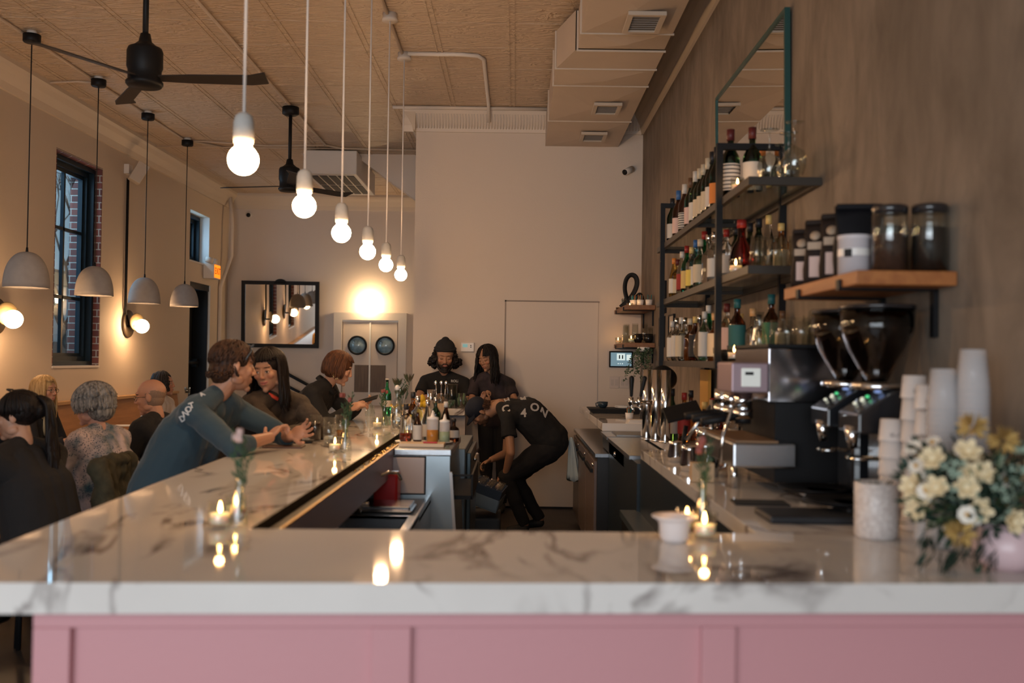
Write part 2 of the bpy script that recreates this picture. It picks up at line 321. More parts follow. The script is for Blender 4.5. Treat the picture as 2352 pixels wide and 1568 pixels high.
# raised landing before the door and ramp down along the back wall
m = MB(); m.box((XL, 13.6, 0), (-3.5, YK, LZ)); m.prism([(-3.5, 0), (-3.5, LZ), (-2.2, 0)], 1, 14.6, YK)
struct('floor_landing', m, FLOOR)
# back wall and the projecting block with its shallow door leaf
struct('wall_back', MB().box((XL - .5, YK, 0), (XR + .2, YK + .2, ZC)), WALL)
struct('wall_block', MB().box((-1.07, YB, 0), (XR, YK - .001, ZC)), WALL)
m = MB(); m.box((-.104, YB - .012, 0), (.853, YB + .01, 2.14))
d = struct('door_2', m, mat('flush_door_paint', (.655, .57, .50), .6)); obj('door_edge', MB().box((-.118, YB - .016, 0), (-.104, YB + .01, 2.155)).box((-.118, YB - .016, 2.14), (.865, YB + .01, 2.155)), mat('shadow_gap', (.30, .25, .22), .8), d)
# sloping soffit over the back passage
m = MB(); q = [at(690, 352, 12.7), at(945, 357, 12.7), at(945, 488, 12.7), at(830, 368, 12.7)]
m.prism([(q[0].x, ZC), (-1.071, ZC), (-1.071, q[2].z), (q[3].x, q[3].z)], 1, 12.7, 12.95)
struct('wall_soffit', m, WALL)
# front wall, wide street window behind the camera
m = MB(); m.box((XL - .5, YF - .3, 0), (XR + .2, YF, .6)).box((XL - .5, YF - .3, 2.95), (XR + .2, YF, ZC)).box((XL - .5, YF - .3, .6), (-4.1, YF, 2.95)).box((.9, YF - .3, .6), (XR + .2, YF, 2.95))
struct('wall_front', m, WALL_L)
m = MB()
for x in (-4.1, -2.47, -.83, .85): m.box((x, YF - .2, .6), (x + .05, YF - .12, 2.95))
m.box((-4.1, YF - .2, .6), (.9, YF - .12, .65)).box((-4.1, YF - .2, 2.9), (.9, YF - .12, 2.95))
struct('window_4', m, NAVY)
# cornices
def cornice(name, prof, axis, a0, a1): struct(name, MB().prism(prof, axis, a0, a1), mat('cornice_paint', (.62, .52, .41), .45))
pr = [(0, 0), (.03, 0), (.04, .03), (.05, .06), (.10, .13), (.14, .17), (.16, .20), (.16, .24), (0, .24)]
cornice('trim_5', [(XL + a, ZC - .24 + b) for a, b in pr], 1, YF, YK)
cornice('trim_6', [(XR - a * .7, ZC - .24 + b) for a, b in pr], 1, YF, YB)
m = MB(); m.prism([(YB - a * .8, ZC - .24 + b) for a, b in pr], 0, -1.2, XR)
for i in range(78): x = -1.06 + i * .03; m.cyl((x, YB - .030, ZC - .205), (x, YB - .105, ZC - .068), .008, seg=6)
m.cyl((-1.3, YB - .15, ZC - .02), (.3, YB - .15, ZC - .02), .018)
struct('trim_7', m, mat('cornice_white', (.66, .58, .50), .5))
struct('trim_8', MB().prism([(-1.07 - a * .8, ZC - .24 + b) for a, b in pr], 1, YB - .12, YK), mat('cornice_paint', (1, 1, 1)))
struct('trim_9', MB().prism([(YK - a * .8, ZC - .24 + b) for a, b in pr], 0, XL, -1.07), mat('cornice_paint', (1, 1, 1)))
struct('baseboard_back', MB().box((-.1, YB - .02, 0), (XR, YB - .013, .02)), BLACKM)
# ---- outside: pale clapboard house, bare trees
t = thing('house', 'pale clapboard house seen through the tall side window', 'house', (-10, 19, 0))
m = MB(); m.box((-2, -5, 0), (0, 5, 3.0))
for i in range(20): m.box((0, -5, i * .15), (.03, 5, i * .15 + .02))
obj('siding', m, mat('clapboard', (.62, .66, .68), .7), t)
obj('fascia', MB().box((-2.2, -5.2, 3.0), (.25, 5.2, 3.25)), mat('tan_fascia', (.45, .32, .2), .7), t)
obj('roof', MB().box((-2.2, -5.2, 3.25), (.2, 5.2, 3.32)), mat('dark_roof', (.09, .09, .1), .8), t)
obj('garden_fence', MB().box((1.2, -6, 0), (1.25, 5, 1.75)), mat('fence_grey', (.06, .07, .075), .8), None, loc=(-10, 19, 0), label='dark garden fence outside, low in the tall side window', cat='fence')
random.seed(5)
def tree(loc, h, label):
    m = MB(); 
    def br(p, d, L, r, dep):
        q = p + d * L; m.tube([p, p + d * L * .5 + V((random.uniform(-.05, .05), random.uniform(-.05, .05), 0)), q], [r, r * .8, r * .6], 6)
        if dep:
            for k in range(3): br(q, (d + V((random.uniform(-.7, .7), random.uniform(-.7, .7), random.uniform(-.1, .5)))).normalized(), L * .72, r * .58, dep - 1)
    br(V((0, 0, 0)), V((0, 0, 1)), h * .3, .1, 5)
    obj('bare_tree', m, mat('bark', (.12, .10, .09), .9), loc=loc, label=label, cat='tree')
tree((-8.2, 18.0, 0), 6.5, 'bare grey tree outside the tall side window, nearer the brick pier'); tree((-9, 20.5, 0), 7, 'bare branching tree outside the side window, left of the other one')

# ================================================================ CEILING FIXTURES
CONDUIT = mat('painted_conduit', (.55, .44, .34), .5)
def conduit(pts, label, r=.014, m_=CONDUIT): obj('electrical_conduit', MB().tube(pts, r, 8), m_, label=label, cat='conduit')
zc = ZC - .016
conduit([(-4.03, YF, zc), (-4.03, 9, zc), (-4.03, 11.9, zc), (-3.6, 12.4, zc)], 'ceiling conduit linking the row of black pendant canopies along the left')
conduit([(-2.36, YF, zc), (-2.36, 10.24, zc), (-2.36, 12.1, zc), (-2.2, 12.3, zc), (-1.2, 12.35, zc)], 'ceiling conduit running through the two fan mounts')
conduit([(-1.0, YF, zc), (-1.0, 8.4, zc)], 'ceiling conduit joining the white bulb pendant canopies over the bar')
conduit([(-.95, 8.42, zc), (-.5, 8.42, zc), (-.36, 8.45, zc), (-.31, 8.55, zc), (-.31, 10.1, zc), (-.31, 10.22, 3.98)], 'white conduit bending right from the farthest bulb canopy to the block wall', .018, TRIMW)
conduit([(-4.6, 9.5, zc), (-4.4, 9.45, zc), (-4.2, 9.42, zc), (-4.05, 9.46, zc)], 'short wavy cable from left cornice to second black canopy', .009)
conduit([(-4.0, 11.95, zc), (-3.1, 12.2, zc), (-2.36, 12.12, zc)], 'thin conduit crossing ceiling between black pendants and the fan line', .009)
conduit([(-2.2, 12.3, 4.12), (XL, 12.3, 4.12)], 'thin seam conduit crossing the ceiling towards left wall', .006)
conduit([(-4.55, 15.7, ZC - .1), (-4.5, 15.65, 3.6), (-4.5, 15.65, 3.1), (-4.62, 15.5, 2.6), (-4.62, 15.5, .6)], 'pale pipe dropping down the corner beside the side door', .03, WALL)
def canopy_box(x, y, label, r=.075, h=.06, m_=BLACK, cat='ceiling mount'):
    pass
# duct
DX0, DX1, DZ = .28, 1.04, 3.77
m = MB(); dz2 = 4.06
seams = [YB, 9.25, 8.05, 7.58, 7.13, 6.75, 5.6, 4.5, 3.4, 2.3, 1.2, .1, -2.9]
def ductpanel(m, y0, y1, xa0, xa1, xb, crease, dz=0):
    # bottom
    cx, cy = (xa0 + xb) / 2, (y0 + y1) / 2
    vs = [(xa0, y0, DZ + dz), (xb, y0, DZ + dz), (xb, y1, DZ + dz), (xa1, y1, DZ + dz), (cx, cy, DZ + dz - crease)]
    m.add(vs, [(1, 0, 4), (2, 1, 4), (3, 2, 4), (0, 3, 4)], 0, False)
    m.add([(xa0, y0, DZ + dz), (xa1, y1, DZ + dz), (xa1, y1, dz2), (xa0, y0, dz2)], [(0, 1, 2, 3)], 0, False)
    m.add([(xb, y0, DZ + dz), (xb, y1, DZ + dz), (xb, y1, dz2), (xb, y0, dz2)], [(3, 2, 1, 0)], 0, False)
    m.add([(xa0, y0, dz2), (xb, y0, dz2), (xb, y1, dz2), (xa1, y1, dz2)], [(0, 1, 2, 3)], 0, False)
for y1, y0 in zip(seams, seams[1:]):
    if y0 >= 7.5: ductpanel(m, y0, y1, DX0, DX0, DX1, .032)
    elif y0 == 7.13: ductpanel(m, y0, y1, .40, DX0, DX1, .0)
    else: ductpanel(m, y0, y1, .42, .42, DX1, .034, .012 if seams.index(y0) % 2 else 0)
m.box((.42, -2.9, DZ), (DX1, -2.88, dz2))
DUCT = mat('painted_duct', (.52, .425, .34), .5, noise_amt=.08, nscale=2)
d = thing('ventilation_duct', 'long boxy painted sheet metal duct running under the ceiling on the right', 'duct', (0, 0, 0))
obj('duct_body', m, DUCT, d)
for y in seams[1:-1]:
    m = MB(); xa = DX0 if y > 7.2 else .42
    m.box((xa - .012, y - .006, DZ - .010), (DX1 + .010, y + .006, DZ + .004)); m.box((xa - .012, y - .006, DZ + .004), (xa, y + .008, DZ - .014 + .3))
    obj('seam_flange', m, mat('duct_flange', (.55, .46, .37), .5), d)
VZ = DZ - .022
def vent(y, x, w_, l_, label):
    v = obj('vent_frame', MB().frame(2, x - w_ / 2, x + w_ / 2, y - l_ / 2, y + l_ / 2, .032, VZ - .035, VZ - .01), mat('vent_white', (.50, .42, .34), .5), d)
    g = MB()
    for k in range(7): yy = y - l_ / 2 + .035 + k * (l_ - .07) / 7; g.box((x - w_ / 2 + .03, yy, VZ - .026), (x + w_ / 2 - .03, yy + .006, VZ - .012), R=Rx(.5))
    obj('vent_louver', g, mat('vent_grey', (.22, .2, .19), .5), v)
    obj('vent_back', MB().box((x - w_ / 2 + .02, y - l_ / 2 + .02, VZ - .022), (x + w_ / 2 - .02, y + l_ / 2 - .02, VZ - .012)), mat('vent_dark', (.10, .095, .09), .7), v)
vent(6.4, .80, .24, .36, ''); vent(8.62, .76, .24, .34, ''); vent(9.72, .73, .25, .34, '')
# air handler at the back
a0 = at(700, 361, 12.3); b0 = at(819, 400, 12.3)
t = thing('air_handler', 'white boxy ceiling air unit with dark grille hanging at the back', 'air conditioner', (0, 0, 0))
m = MB(); m.box((a0.x, 12.3, b0.z), (b0.x, 13.9, 4.1)); obj('casing', m, TRIMW, t, bevel=.01)
m = MB()
for i in range(5):
    for j in range(2):
        x0 = a0.x + .04 + i * (b0.x - a0.x - .08) / 5; y0 = 12.42 + j * .7; m.box((x0 + .01, y0, b0.z - .006), (x0 + (b0.x - a0.x - .08) / 5 - .015, y0 + .64, b0.z + .002))
obj('grille', m, BLACKM, t)
# ceiling fans
def fan(loc, ztop, zhub, off, label, canopy=True):
    t = thing('ceiling_fan', label, 'ceiling fan', (loc[0], loc[1], zhub))
    H = ztop - zhub
    if canopy: obj('canopy', MB().lathe([(0, H), (.085, H), (.085, H - .07), (.06, H - .085), (0, H - .085)], 24), BLACK, t)
    obj('downrod', MB().cyl((0, 0, .16), (0, 0, H - .05), .018), BLACK, t)
    obj('motor_housing', MB().lathe([(0, .23), (.03, .23), (.04, .18), (.075, .15), (.10, .14), (.108, .12), (.108, .02), (.1, 0), (.1, -.06), (.112, -.07), (.112, -.085), (.10, -.10), (0, -.10)], 32), BLACK, t)
    for k in range(3):
        R = Rz(math.radians(off + 120 * k)); tilt = Rx(math.radians(-13))
        m = MB(); sec = [(.09, -.035, .035), (.3, -.052, .05), (.66, -.062, .056), (.76, -.10, .035)]; vs = []
        for x, w0, w1 in sec:
            for (yy, zz) in ((w0, -.004), (w1, -.004), (w1, .004), (w0, .004)): vs.append(R @ (V((x, 0, -.045)) + tilt @ V((0, yy, zz))))
        fs = [(0, 1, 2, 3)[::-1], (12, 13, 14, 15)]
        for i in range(3):
            for k2 in range(4): fs.append((4 * i + k2, 4 * i + (k2 + 1) % 4, 4 * i + 4 + (k2 + 1) % 4, 4 * i + 4 + k2))
        m.add(vs, fs, 0, False); obj('blade', m, mat('fan_blade', (.022, .017, .015), .5), t)
fan((-2.33, 6.15), ZC - .01, 3.30, 2, 'black three-bladed ceiling fan nearest the camera')
fan((-2.36, 10.24), ZC - .03, 3.34, 48, 'black three-bladed ceiling fan farther back, by the air unit')
# concrete dome pendants
def dome(px, py_top, py_bot, Y, wpx, label, light):
    bot = at(px, py_bot, Y); top = at(px, py_top, Y); R_ = wpx / 2 * Y / F; H = top.z - bot.z
    t = thing('dome_pendant', label, 'pendant light', bot, group=None)
    out = [(R_ * math.sin(a) ** .85, H * (1 - (1 - math.cos(a)) ** 1.0) if False else H * math.cos(a) ** .9 if math.cos(a) > 0 else 0) for a in [PI / 2 * k / 14 for k in range(15)]]
    prof = out + [(r * .94, z * .95 if z > 0 else 0) for r, z in out[::-1]]; prof[-1] = (0, prof[-1][1])
    prof[0] = (0, H)
    obj('shade', MB().lathe(prof, 40), mat('shade_concrete', (.33, .31, .30), .9, noise_amt=.12, nscale=14), t)
    obj('bulb', MB().ell((0, 0, H * .45), .035), mat('dome_bulb', (1, 1, 1), emit=(1, .60, .30), estr=190), t)
    obj('socket', MB().cyl((0, 0, H - .01), (0, 0, H + .035), .012, .008), BLACK, t)
    Hc = ZC - .09 - bot.z; obj('cord', MB().cyl((0, 0, H), (0, 0, Hc), .005, seg=8), BLACKM, t)
    obj('canopy', MB().lathe([(0, Hc + .06), (.068, Hc + .06), (.068, Hc + .005), (.06, Hc - .004), (.012, Hc - .006), (0, Hc - .03)], 28), BLACK, t)
    obj('junction_box', MB().lathe([(0, Hc + .09), (.04, Hc + .09), (.04, Hc + .06), (0, Hc + .06)], 16), TRIMW, t)
dome(60, 578, 661, 8.0, 100, 'grey concrete dome pendant nearest, at the left edge', 1)
dome(216, 611, 679, 9.3, 84, 'grey concrete dome pendant hanging before the tall window', 1)
dome(331, 637, 697, 10.6, 71, 'grey concrete dome pendant third in the row, beside the wall globe', 1)
dome(423, 652, 704, 11.9, 63, 'grey concrete dome pendant farthest back, before the side door', 1)
# bare bulb pendants over the bar
CER = mat('socket_porcelain', (.50, .49, .47), .7, noise_amt=.1, nscale=30); CORDW = mat('white_cord', (.72, .66, .62), .6)
bp_ = [(553, 367, 3.55, 'bare globe bulb pendant on white cord, the nearest and largest'), (695, 473, 4.58, 'globe bulb pendant second nearest, right of the small fan hub'), (781, 535, 5.56, 'globe bulb pendant third from the camera, below the air unit'), (845, 578, 6.55, 'globe bulb pendant fourth from the camera'), (883, 608, 7.48, 'globe bulb pendant fifth from the camera, second smallest'), (917, 631, 8.45, 'globe bulb pendant farthest over the bar, the smallest')]
for px, py, Y, lab in bp_:
    p = at(px, py, Y); p.x = -.985
    t = thing('bulb_pendant', lab, 'pendant light', p, group=None)
    obj('globe_bulb', MB().lathe([(.053 * math.cos(q), .053 * math.sin(q)) for q in [-PI / 2 + (PI / 2 + .98) * k / 22 for k in range(23)]] + [(.0285, .052), (.0285, .062), (0, .062)], 32), BULBM, t)
    obj('socket', MB().lathe([(0, .060), (.034, .060), (.037, .078), (.036, .135), (.031, .155), (.018, .168), (0, .17)], 28), CER, t)
    obj('cord', MB().cyl((0, 0, .165), (0, 0, ZC - .06 - p.z), .0055, seg=8), CORDW, t)
    zc_ = ZC - p.z; obj('canopy', MB().lathe([(0, zc_), (.055, zc_), (.055, zc_ - .035), (.06, zc_ - .04), (.06, zc_ - .06), (0, zc_ - .06)], 28), mat('canopy_white', (.62, .55, .48), .5), t)
# wall globes with black conduit
for px, py, Y, lab, top in ((None, None, 6.05, 'lit globe wall lamp nearer the camera than the left edge window', 3.82), (30, 733, 8.85, 'lit globe wall lamp at the left edge beside the tall window', 3.82), (326, 749, 11.9, 'lit globe wall lamp right of the tall window, under a black conduit', 3.62)):
    p = atx(px, py, XL + .22) if px else V((XL, Y, 1.87)); dx = .22; t = thing('wall_lamp', lab, 'wall lamp', (XL, p.y, p.z))
    obj('globe', MB().ell((dx, -.0, 0), .082, seg=24, rings=16), mat('wall_globe', (1, 1, 1), .4, emit=WARM, estr=75), t)
    obj('back_disc', MB().lathe([(0, 0), (.16, 0), (.165, .01), (.16, .022), (0, .022)], 32, (0.012, .1, .03), Ry(PI / 2)), mat('lamp_disc', (.07, .05, .03), .5), t)
    obj('arm', MB().tube([(.02, .05, 0), (.1, .03, 0), (.17, 0, 0)], .014), BLACK, t)
    obj('reflector', MB().lathe([(0, 0), (.10, 0), (.105, .008), (.10, .016), (0, .016)], 32, (dx - .09, .06, .05), Ry(PI / 2) @ Rx(.5)), mat('lamp_disc2', (.16, .12, .06), .45), t)
    obj('conduit', MB().tube([(.03, .08, .02), (.03, .02, .1), (.03, -.03, .2), (.03, -.03, top - p.z)], .017), BLACK, t)
# globe over the kitchen door: white flush lamp, very bright
p = at(849, 697, YK)
t = thing('wall_light', 'glowing glass wall light above the swing doors', 'wall lamp', (p.x, YK, p.z))
obj('globe', MB().ell((0, -.14, 0), .07), mat('door_globe', (1, 1, 1), .4, emit=(1, .66, .34), estr=150), t)
obj('backplate', MB().cyl((0, 0, 0), (0, -.03, 0), .05), BRASS, t); obj('arm', MB().cyl((0, -.02, 0), (0, -.09, 0), .012), BRASS, t)
obj('front_clip', MB().tube([(.0, -.215, -.03), (-.015, -.22, -.015), (-.018, -.222, 0), (-.01, -.22, .02), (.01, -.215, .03)], .006), BRASS, t)

# ================================================================ BACK WALL
# swing doors
m = MB(); x0, x1 = -2.79, -1.885; zt = 2.135; xm = (x0 + x1) / 2
m.box((x0 - .13, YK - .06, 0), (x0, YK, zt)).box((x1, YK - .06, 0), (x1 + .13, YK, zt)).box((x0 - .13, YK - .06, zt), (x1 + .13, YK, zt + .12))
struct('trim_10', m, TRIMW)
for s, (a, b) in enumerate(((x0 + .02, xm - .012), (xm + .012, x1 - .02))):
    c = (-2.54, -2.095)[s]
    d = struct('door_%d' % (3 + s), MB().box((a, YK - .03, .02), (b, YK - .005, zt - .03)), WALL)
    obj('porthole_ring', MB().lathe([(.125, 0), (.155, 0), (.155, .02), (.125, .02)], 40, (c, YK - .03, 1.73), Rx(PI / 2), close=True), BLACK, d)
    obj('porthole_glass', MB().cyl((c, YK - .03, 1.73), (c, YK - .04, 1.73), .127, seg=40), mat('porthole_glass', (.25, .34, .38), .12, emit=(.35, .5, .55), estr=.06, noise_amt=.85, nscale=9, coat=1), d)  # mottled colour and faint glow stand in for reflections on the pane
    obj('kick_plate', MB().box((-2.58 if s == 0 else xm + .012, YK - .036, .98), (xm - .012 if s == 0 else -2.08, YK - .03, 1.415)), wood_mat('door_plate_wood', (.16, .10, .06), (.09, .055, .035), axis=2), d)
struct('trim_11', MB().box((xm - .012, YK - .045, .02), (xm + .012, YK - .01, zt - .02)).box((x0, YK - .045, zt - .03), (x1, YK - .01, zt)), mat('door_strip', (.8, .8, .76), .4))
# black framed mirror leaning forward
t = thing('wall_mirror', 'large black framed mirror hung tilted on the back wall', 'mirror', (-3.78, YK - .02, 1.676)); t.rotation_euler = (.05, 0, .05)
W_, H_ = 1.23, 1.065; m = MB()
m.frame(0 + 1, -W_ / 2, W_ / 2, 0, H_, .06, -.05, 0)
obj('frame', m, BLACK, t); obj('crest', MB().prism([(.1 * math.cos(a), H_ - .04 + .075 * math.sin(a)) for a in [PI * k / 12 for k in range(13)]], 1, -.05, 0), BLACK, t)
obj('mirror_glass', MB().box((-W_ / 2 + .05, -.03, .05), (W_ / 2 - .05, -.02, H_ - .05)), MIRROR, t)
# hand rail of the ramp
t = thing('handrail', 'black double handrail sloping down the back wall', 'handrail', (0, 0, 0))
p0, p1 = at(600, 826, 15.6), at(715, 888, 15.6); p2, p3 = at(600, 855, 15.6), at(715, 915, 15.6)
m = MB(); m.tube([p0, p1, p1 + (p1 - p0) * .25], .025); obj('top_rail', m, BLACK, t); obj('lower_rail', MB().tube([p2, p3, p3 + (p3 - p2) * .25], .022), BLACK, t)
for f_ in (.05, .95): p = p0.lerp(p1, f_); obj('rail_post', MB().cyl((p.x, p.y, .0 + max(0, .3 * (1 - f_))), p, .02), BLACK, t)
# small security cameras, thermostat, speaker, exit sign
p = at(1437, 396, YB); t = thing('security_camera', 'white bullet security camera high on the block wall near the plaster wall', 'camera', p)
obj('mount', MB().cyl((.06, 0, .03), (.06, -.03, .03), .035), TRIMW, t); obj('housing', MB().cyl((.06, -.03, .03), (-.02, -.12, -.02), .035, .033), TRIMW, t); obj('lens', MB().cyl((-.018, -.118, -.018), (-.025, -.126, -.023), .028), BLACK, t)
p = at(572, 493, YK); t = thing('security_camera', 'small dome camera on the back wall above the framed mirror', 'camera', p)
obj('mount', MB().cyl((0, 0, 0), (0, -.03, 0), .05), TRIMW, t); obj('dome', MB().ell((0, -.04, -.01), .035), BLACK, t)
p = atx(298, 385, XL); t = thing('wall_speaker', 'small pale speaker angled high on the left wall', 'speaker', (XL, 11.75, 3.72))
obj('bracket', MB().box((0, -.06, -.05), (.06, .06, .06)), TRIMW, t); obj('cabinet', MB().cb((.16, -.02, -.04), (.14, .16, .24), R=Rz(.5) @ Ry(.5)), mat('speaker_grey', (.5, .42, .34), .6), t, bevel=.008)
p = at(1074, 797, YB); t = thing('thermostat', 'white wall thermostat between the two standing bartenders', 'thermostat', (p.x, YB, p.z))
obj('case', MB().box((-.07, -.03, -.05), (.07, 0, .05)), FROST, t, bevel=.008); obj('display', MB().box((-.05, -.033, -.002), (.0, -.03, .032)), mat('lcd', (.1, .3, .3), .3, emit=(.15, .45, .45), estr=.35), t)
for i in range(2): obj('button', MB().box((.03, -.034, -.005 + i * .018), (.04, -.03, .005 + i * .018)), BLACKM, t)
p = atx(469, 625, XL + .12); t = thing('exit_sign', 'orange lit exit sign box above the side door', 'sign', (XL + .16, 14.72, 2.79), PI / 2)
obj('casing', MB().box((0, .0, -.11), (.32, .155, .11)), TRIMW, t); obj('sign_face', MB().box((.03, -.006, -.095), (.31, .0, .095)), mat('exit_orange', (1, .3, .02), emit=(1, .20, .01), estr=1.6), t)
m = MB(); m.text('EXIT', .14, .001, M.Translation((.17, -.008, 0)) @ M.Rotation(PI / 2, 4, 'X')); obj('letters', m, mat('exit_red_dark', (.25, .02, .0), .5), t)
for q_ in (.0, .2): obj('emergency_head', MB().cyl((q_ - .06, .1, .16), (q_ - .06, .0, .14), .04, .05), TRIMW, t)
# banquette
t = thing('banquette', 'long honey wood bench with high plank back along the left wall', 'bench', (0, 0, 0))
BEN = wood_mat('honey_wood', (.42, .20, .07), (.33, .15, .05), .4)
m = MB(); m.prism([(XL + .005, .45), (XL + .18, .45), (XL + .10, 1.02), (XL + .005, 1.02)], 1, 2, 13.4); obj('backrest', m, BEN, t)
obj('back_cap', MB().box((XL + .005, 2, 1.02), (XL + .13, 13.4, 1.05)), mat('cap_wood', (.5, .3, .14), .4), t)
m = MB()
for k in range(9): m.box((XL + .09, 2.6 + k * 1.25, .5), (XL + .185, 2.606 + k * 1.25, 1.0), R=None)
obj('seat', MB().box((XL + .005, 2, .38), (XL + .6, 13.4, .46)), BEN, t, bevel=.01); obj('plinth', MB().box((XL + .01, 2, 0), (XL + .5, 13.4, .38)), BEN, t)
struct('baseboard_left', MB().box((XL, 13.45, .42), (XL + .015, 14.1, .55)), TRIMW)
# ================================================================ BAR
ZT = 1.07
def fy(x): return 2.10 + .062 * x
def by(x): return 2.735 + .03 * x
def slab(m, poly, z0, z1): m.prism(poly, 2, z0, z1)
m = MB(); XI, XO = -.715, -1.29
# U-shaped top: front run, left run, far return
poly = [(XO + .06, fy(XO + .06)), (XR - .002, fy(XR)), (XR - .002, by(XR) + .0), (.674, by(.674)), (.674, 5.31), (.674, 5.31), (.674, by(.674)), (XI, by(XI)), (XI, 9.36), (-.47, 9.36), (-.47, 9.78), (XO - .13, 9.78), (XO - .02, 3.7)]
slab(m, [(XO + .06, fy(XO + .06)), (XR - .002, fy(XR)), (XR - .002, by(XR)), (.674, by(.674)), (XI, by(XI)), (XI, 9.36), (-.47, 9.36), (-.47, 9.78), (XO - .20, 9.78), (XO - .02, 3.7)], ZT - .064, ZT)
obj('bar_counter_top', m, MARBLE, bevel=.0008, label='white veined marble bar top along the front and the left, with a rounded edge', cat='counter')
m = MB(); slab(m, [(.674, by(.674) + .001), (XR - .002, by(XR) + .001), (XR - .002, 6.95), (.88, 6.95), (.88, 5.31), (.674, 5.31)], ZT - .05, ZT - .001)
obj('counter_top', m, MARBLE, bevel=.002, label='marble back counter top under the bottle shelves and coffee machines', cat='counter')
m = MB(); slab(m, [(.66, 7.5), (XR - .002, 7.5), (XR - .002, 10.15), (.66, 10.15)], ZT - .06, ZT)
obj('counter_top', m, MARBLE, bevel=.004, label='short raised marble ledge at the far right holding black trays', cat='counter')
# pink panelled front
t = thing('bar_cabinet', 'pink panelled bar cabinet under the marble top', 'bar', (0, 0, 0))
def yb(x): return fy(x) + .085
m = MB(); xa, xb_ = -1.018, XR - .002
m.prism([(xa, yb(xa) + .02), (xb_, yb(xb_) + .02), (xb_, yb(xb_) + .06), (xa, yb(xa) + .06)], 2, 0, ZT - .065); m.box((xa, 2.2, 0), (xa + .05, 9.7, ZT - .065)); obj('panel_board', m, PINK, t)
m = MB()
def seg(m, a, b, z0, z1, th=.022): m.prism([(a, yb(a)), (b, yb(b)), (b, yb(b) + th), (a, yb(a) + th)], 2, z0, z1)
for a, b in ((xa, -.940), (-.305, -.218), (.42, .497), (1.2, xb_)): seg(m, a, b, .1, .955)
seg(m, xa, xb_, .955, ZT - .065); seg(m, xa, xb_, 0, .13)
obj('stile_frame', m, PINK, t, bevel=.003)
obj('support_pin', MB().cyl((-.13, yb(0) - .015, ZT - .075), (-.13, yb(0) - .015, ZT - .064), .007).cyl((.45, yb(.45) - .015, ZT - .075), (.45, yb(.45) - .015, ZT - .064), .007), STEEL, t)
m = MB(); m.box((-1.02, 2.3, 0), (-.80, 9.6, ZT - .065)); m.box((-1.02, 2.3, 0), (XR - .002, 2.6, ZT - .065)); m.box((-1.2, 9.45, 0), (-.47, 9.7, ZT - .066))
obj('bar_carcass', m, mat('bar_back_panel', (.50, .46, .46), .6), t)
# brass drip trough along the inner edge
t = thing('drip_trough', 'aged brass drip trough let into the inner bar edge', 'drip tray', (0, 0, 0)); BR2 = mat('aged_brass', (.050, .034, .016), .6, metal=.25, noise_amt=.5, nscale=25, bump=.15, bscale=90)
m = MB(); m.prism([(XI + .0005, ZT + .001), (XI + .0005, ZT - .035), (-.63, ZT - .035), (-.63, ZT - .002), (-.636, ZT - .002), (-.636, ZT - .029), (XI + .005, ZT - .029), (XI + .005, ZT + .001)], 1, by(XI) + .002, 9.3)
obj('trough', m, BR2, t); obj('rail_edge', MB().box((-.637, by(XI) + .002, ZT - .006), (-.628, 9.3, ZT + .001)), mat('bright_brass', (.40, .26, .11), .48, metal=.9), t)
obj('steel_apron', MB().box((-.634, by(XI) + .002, .93), (-.628, 9.3, ZT - .006)), mat('apron_steel', (.30, .24, .28), .4, metal=.6), t)
random.seed(3); m = MB()
for i in range(130):
    yy = random.gauss(5.15, .33); m.ell((random.uniform(-.70, -.65), yy, ZT - .026), (.007, .008, .004), seg=6, rings=4)
obj('bubble_beads', m, mat('wet_brass', (.8, .55, .2), .12, metal=1), t, kind='stuff')
# sink unit under the bar
t = thing('bar_sink', 'steel under-bar sink with rim and drain boards behind the bar', 'sink', (0, 0, 0))
m = MB(); zr = .82; X0, X1 = -.92, -.43
def rect_ring(m, x0, x1, y0, y1, ix0, ix1, iy0, iy1, z0, z1):
    m.box((x0, y0, z0), (x1, iy0, z1)); m.box((x0, iy1, z0), (x1, y1, z1)); m.box((x0, iy0, z0), (ix0, iy1, z1)); m.box((ix1, iy0, z0), (x1, iy1, z1))
for (y0, y1) in ((3.2, 4.13), (4.13, 4.56)):
    rect_ring(m, X0 if 0 else -.80, X1, y0, y1, -.76, X1 - .05, y0 + .03, y1 - .03, zr - .012, zr)
    m.box((-.76, y0 + .03, zr - .22), (X1 - .05, y1 - .03, zr - .21)); m.box((-.765, y0 + .03, zr - .22), (-.76, y1 - .03, zr)); m.box((X1 - .05, y0 + .03, zr - .22), (X1 - .045, y1 - .03, zr)); m.box((-.76, y0 + .025, zr - .22), (X1 - .05, y0 + .03, zr)); m.box((-.76, y1 - .03, zr - .22), (X1 - .05, y1 - .025, zr))
obj('basin', m, STEEL, t)
m = MB(); m.box((-.80, 4.56, zr - .03), (X1, 5.19, zr - .015)); m.box((X1 - .012, 3.2, zr - .3), (X1, 5.19, zr + .012)); m.box((X1 - .012, 3.2, 0), (X1 - .006, 5.19, zr - .3)); obj('drainboard', m, STEEL, t)
m = MB()
for i in range(22): m.box((-.78, 4.60 + i * .026, zr - .014), (X1 - .03, 4.612 + i * .026, zr - .006))
obj('drain_grate', m, mat('dark_steel', (.2, .2, .2), .35, metal=.9), t)
obj('food_pan', MB().box((-.72, 4.62, zr + .0), (-.47, 4.86, zr + .012)).box((-.71, 4.63, zr + .01), (-.48, 4.85, zr + .03)), mat('bright_pan', (.6, .6, .62), .2, metal=1), t, bevel=.006)
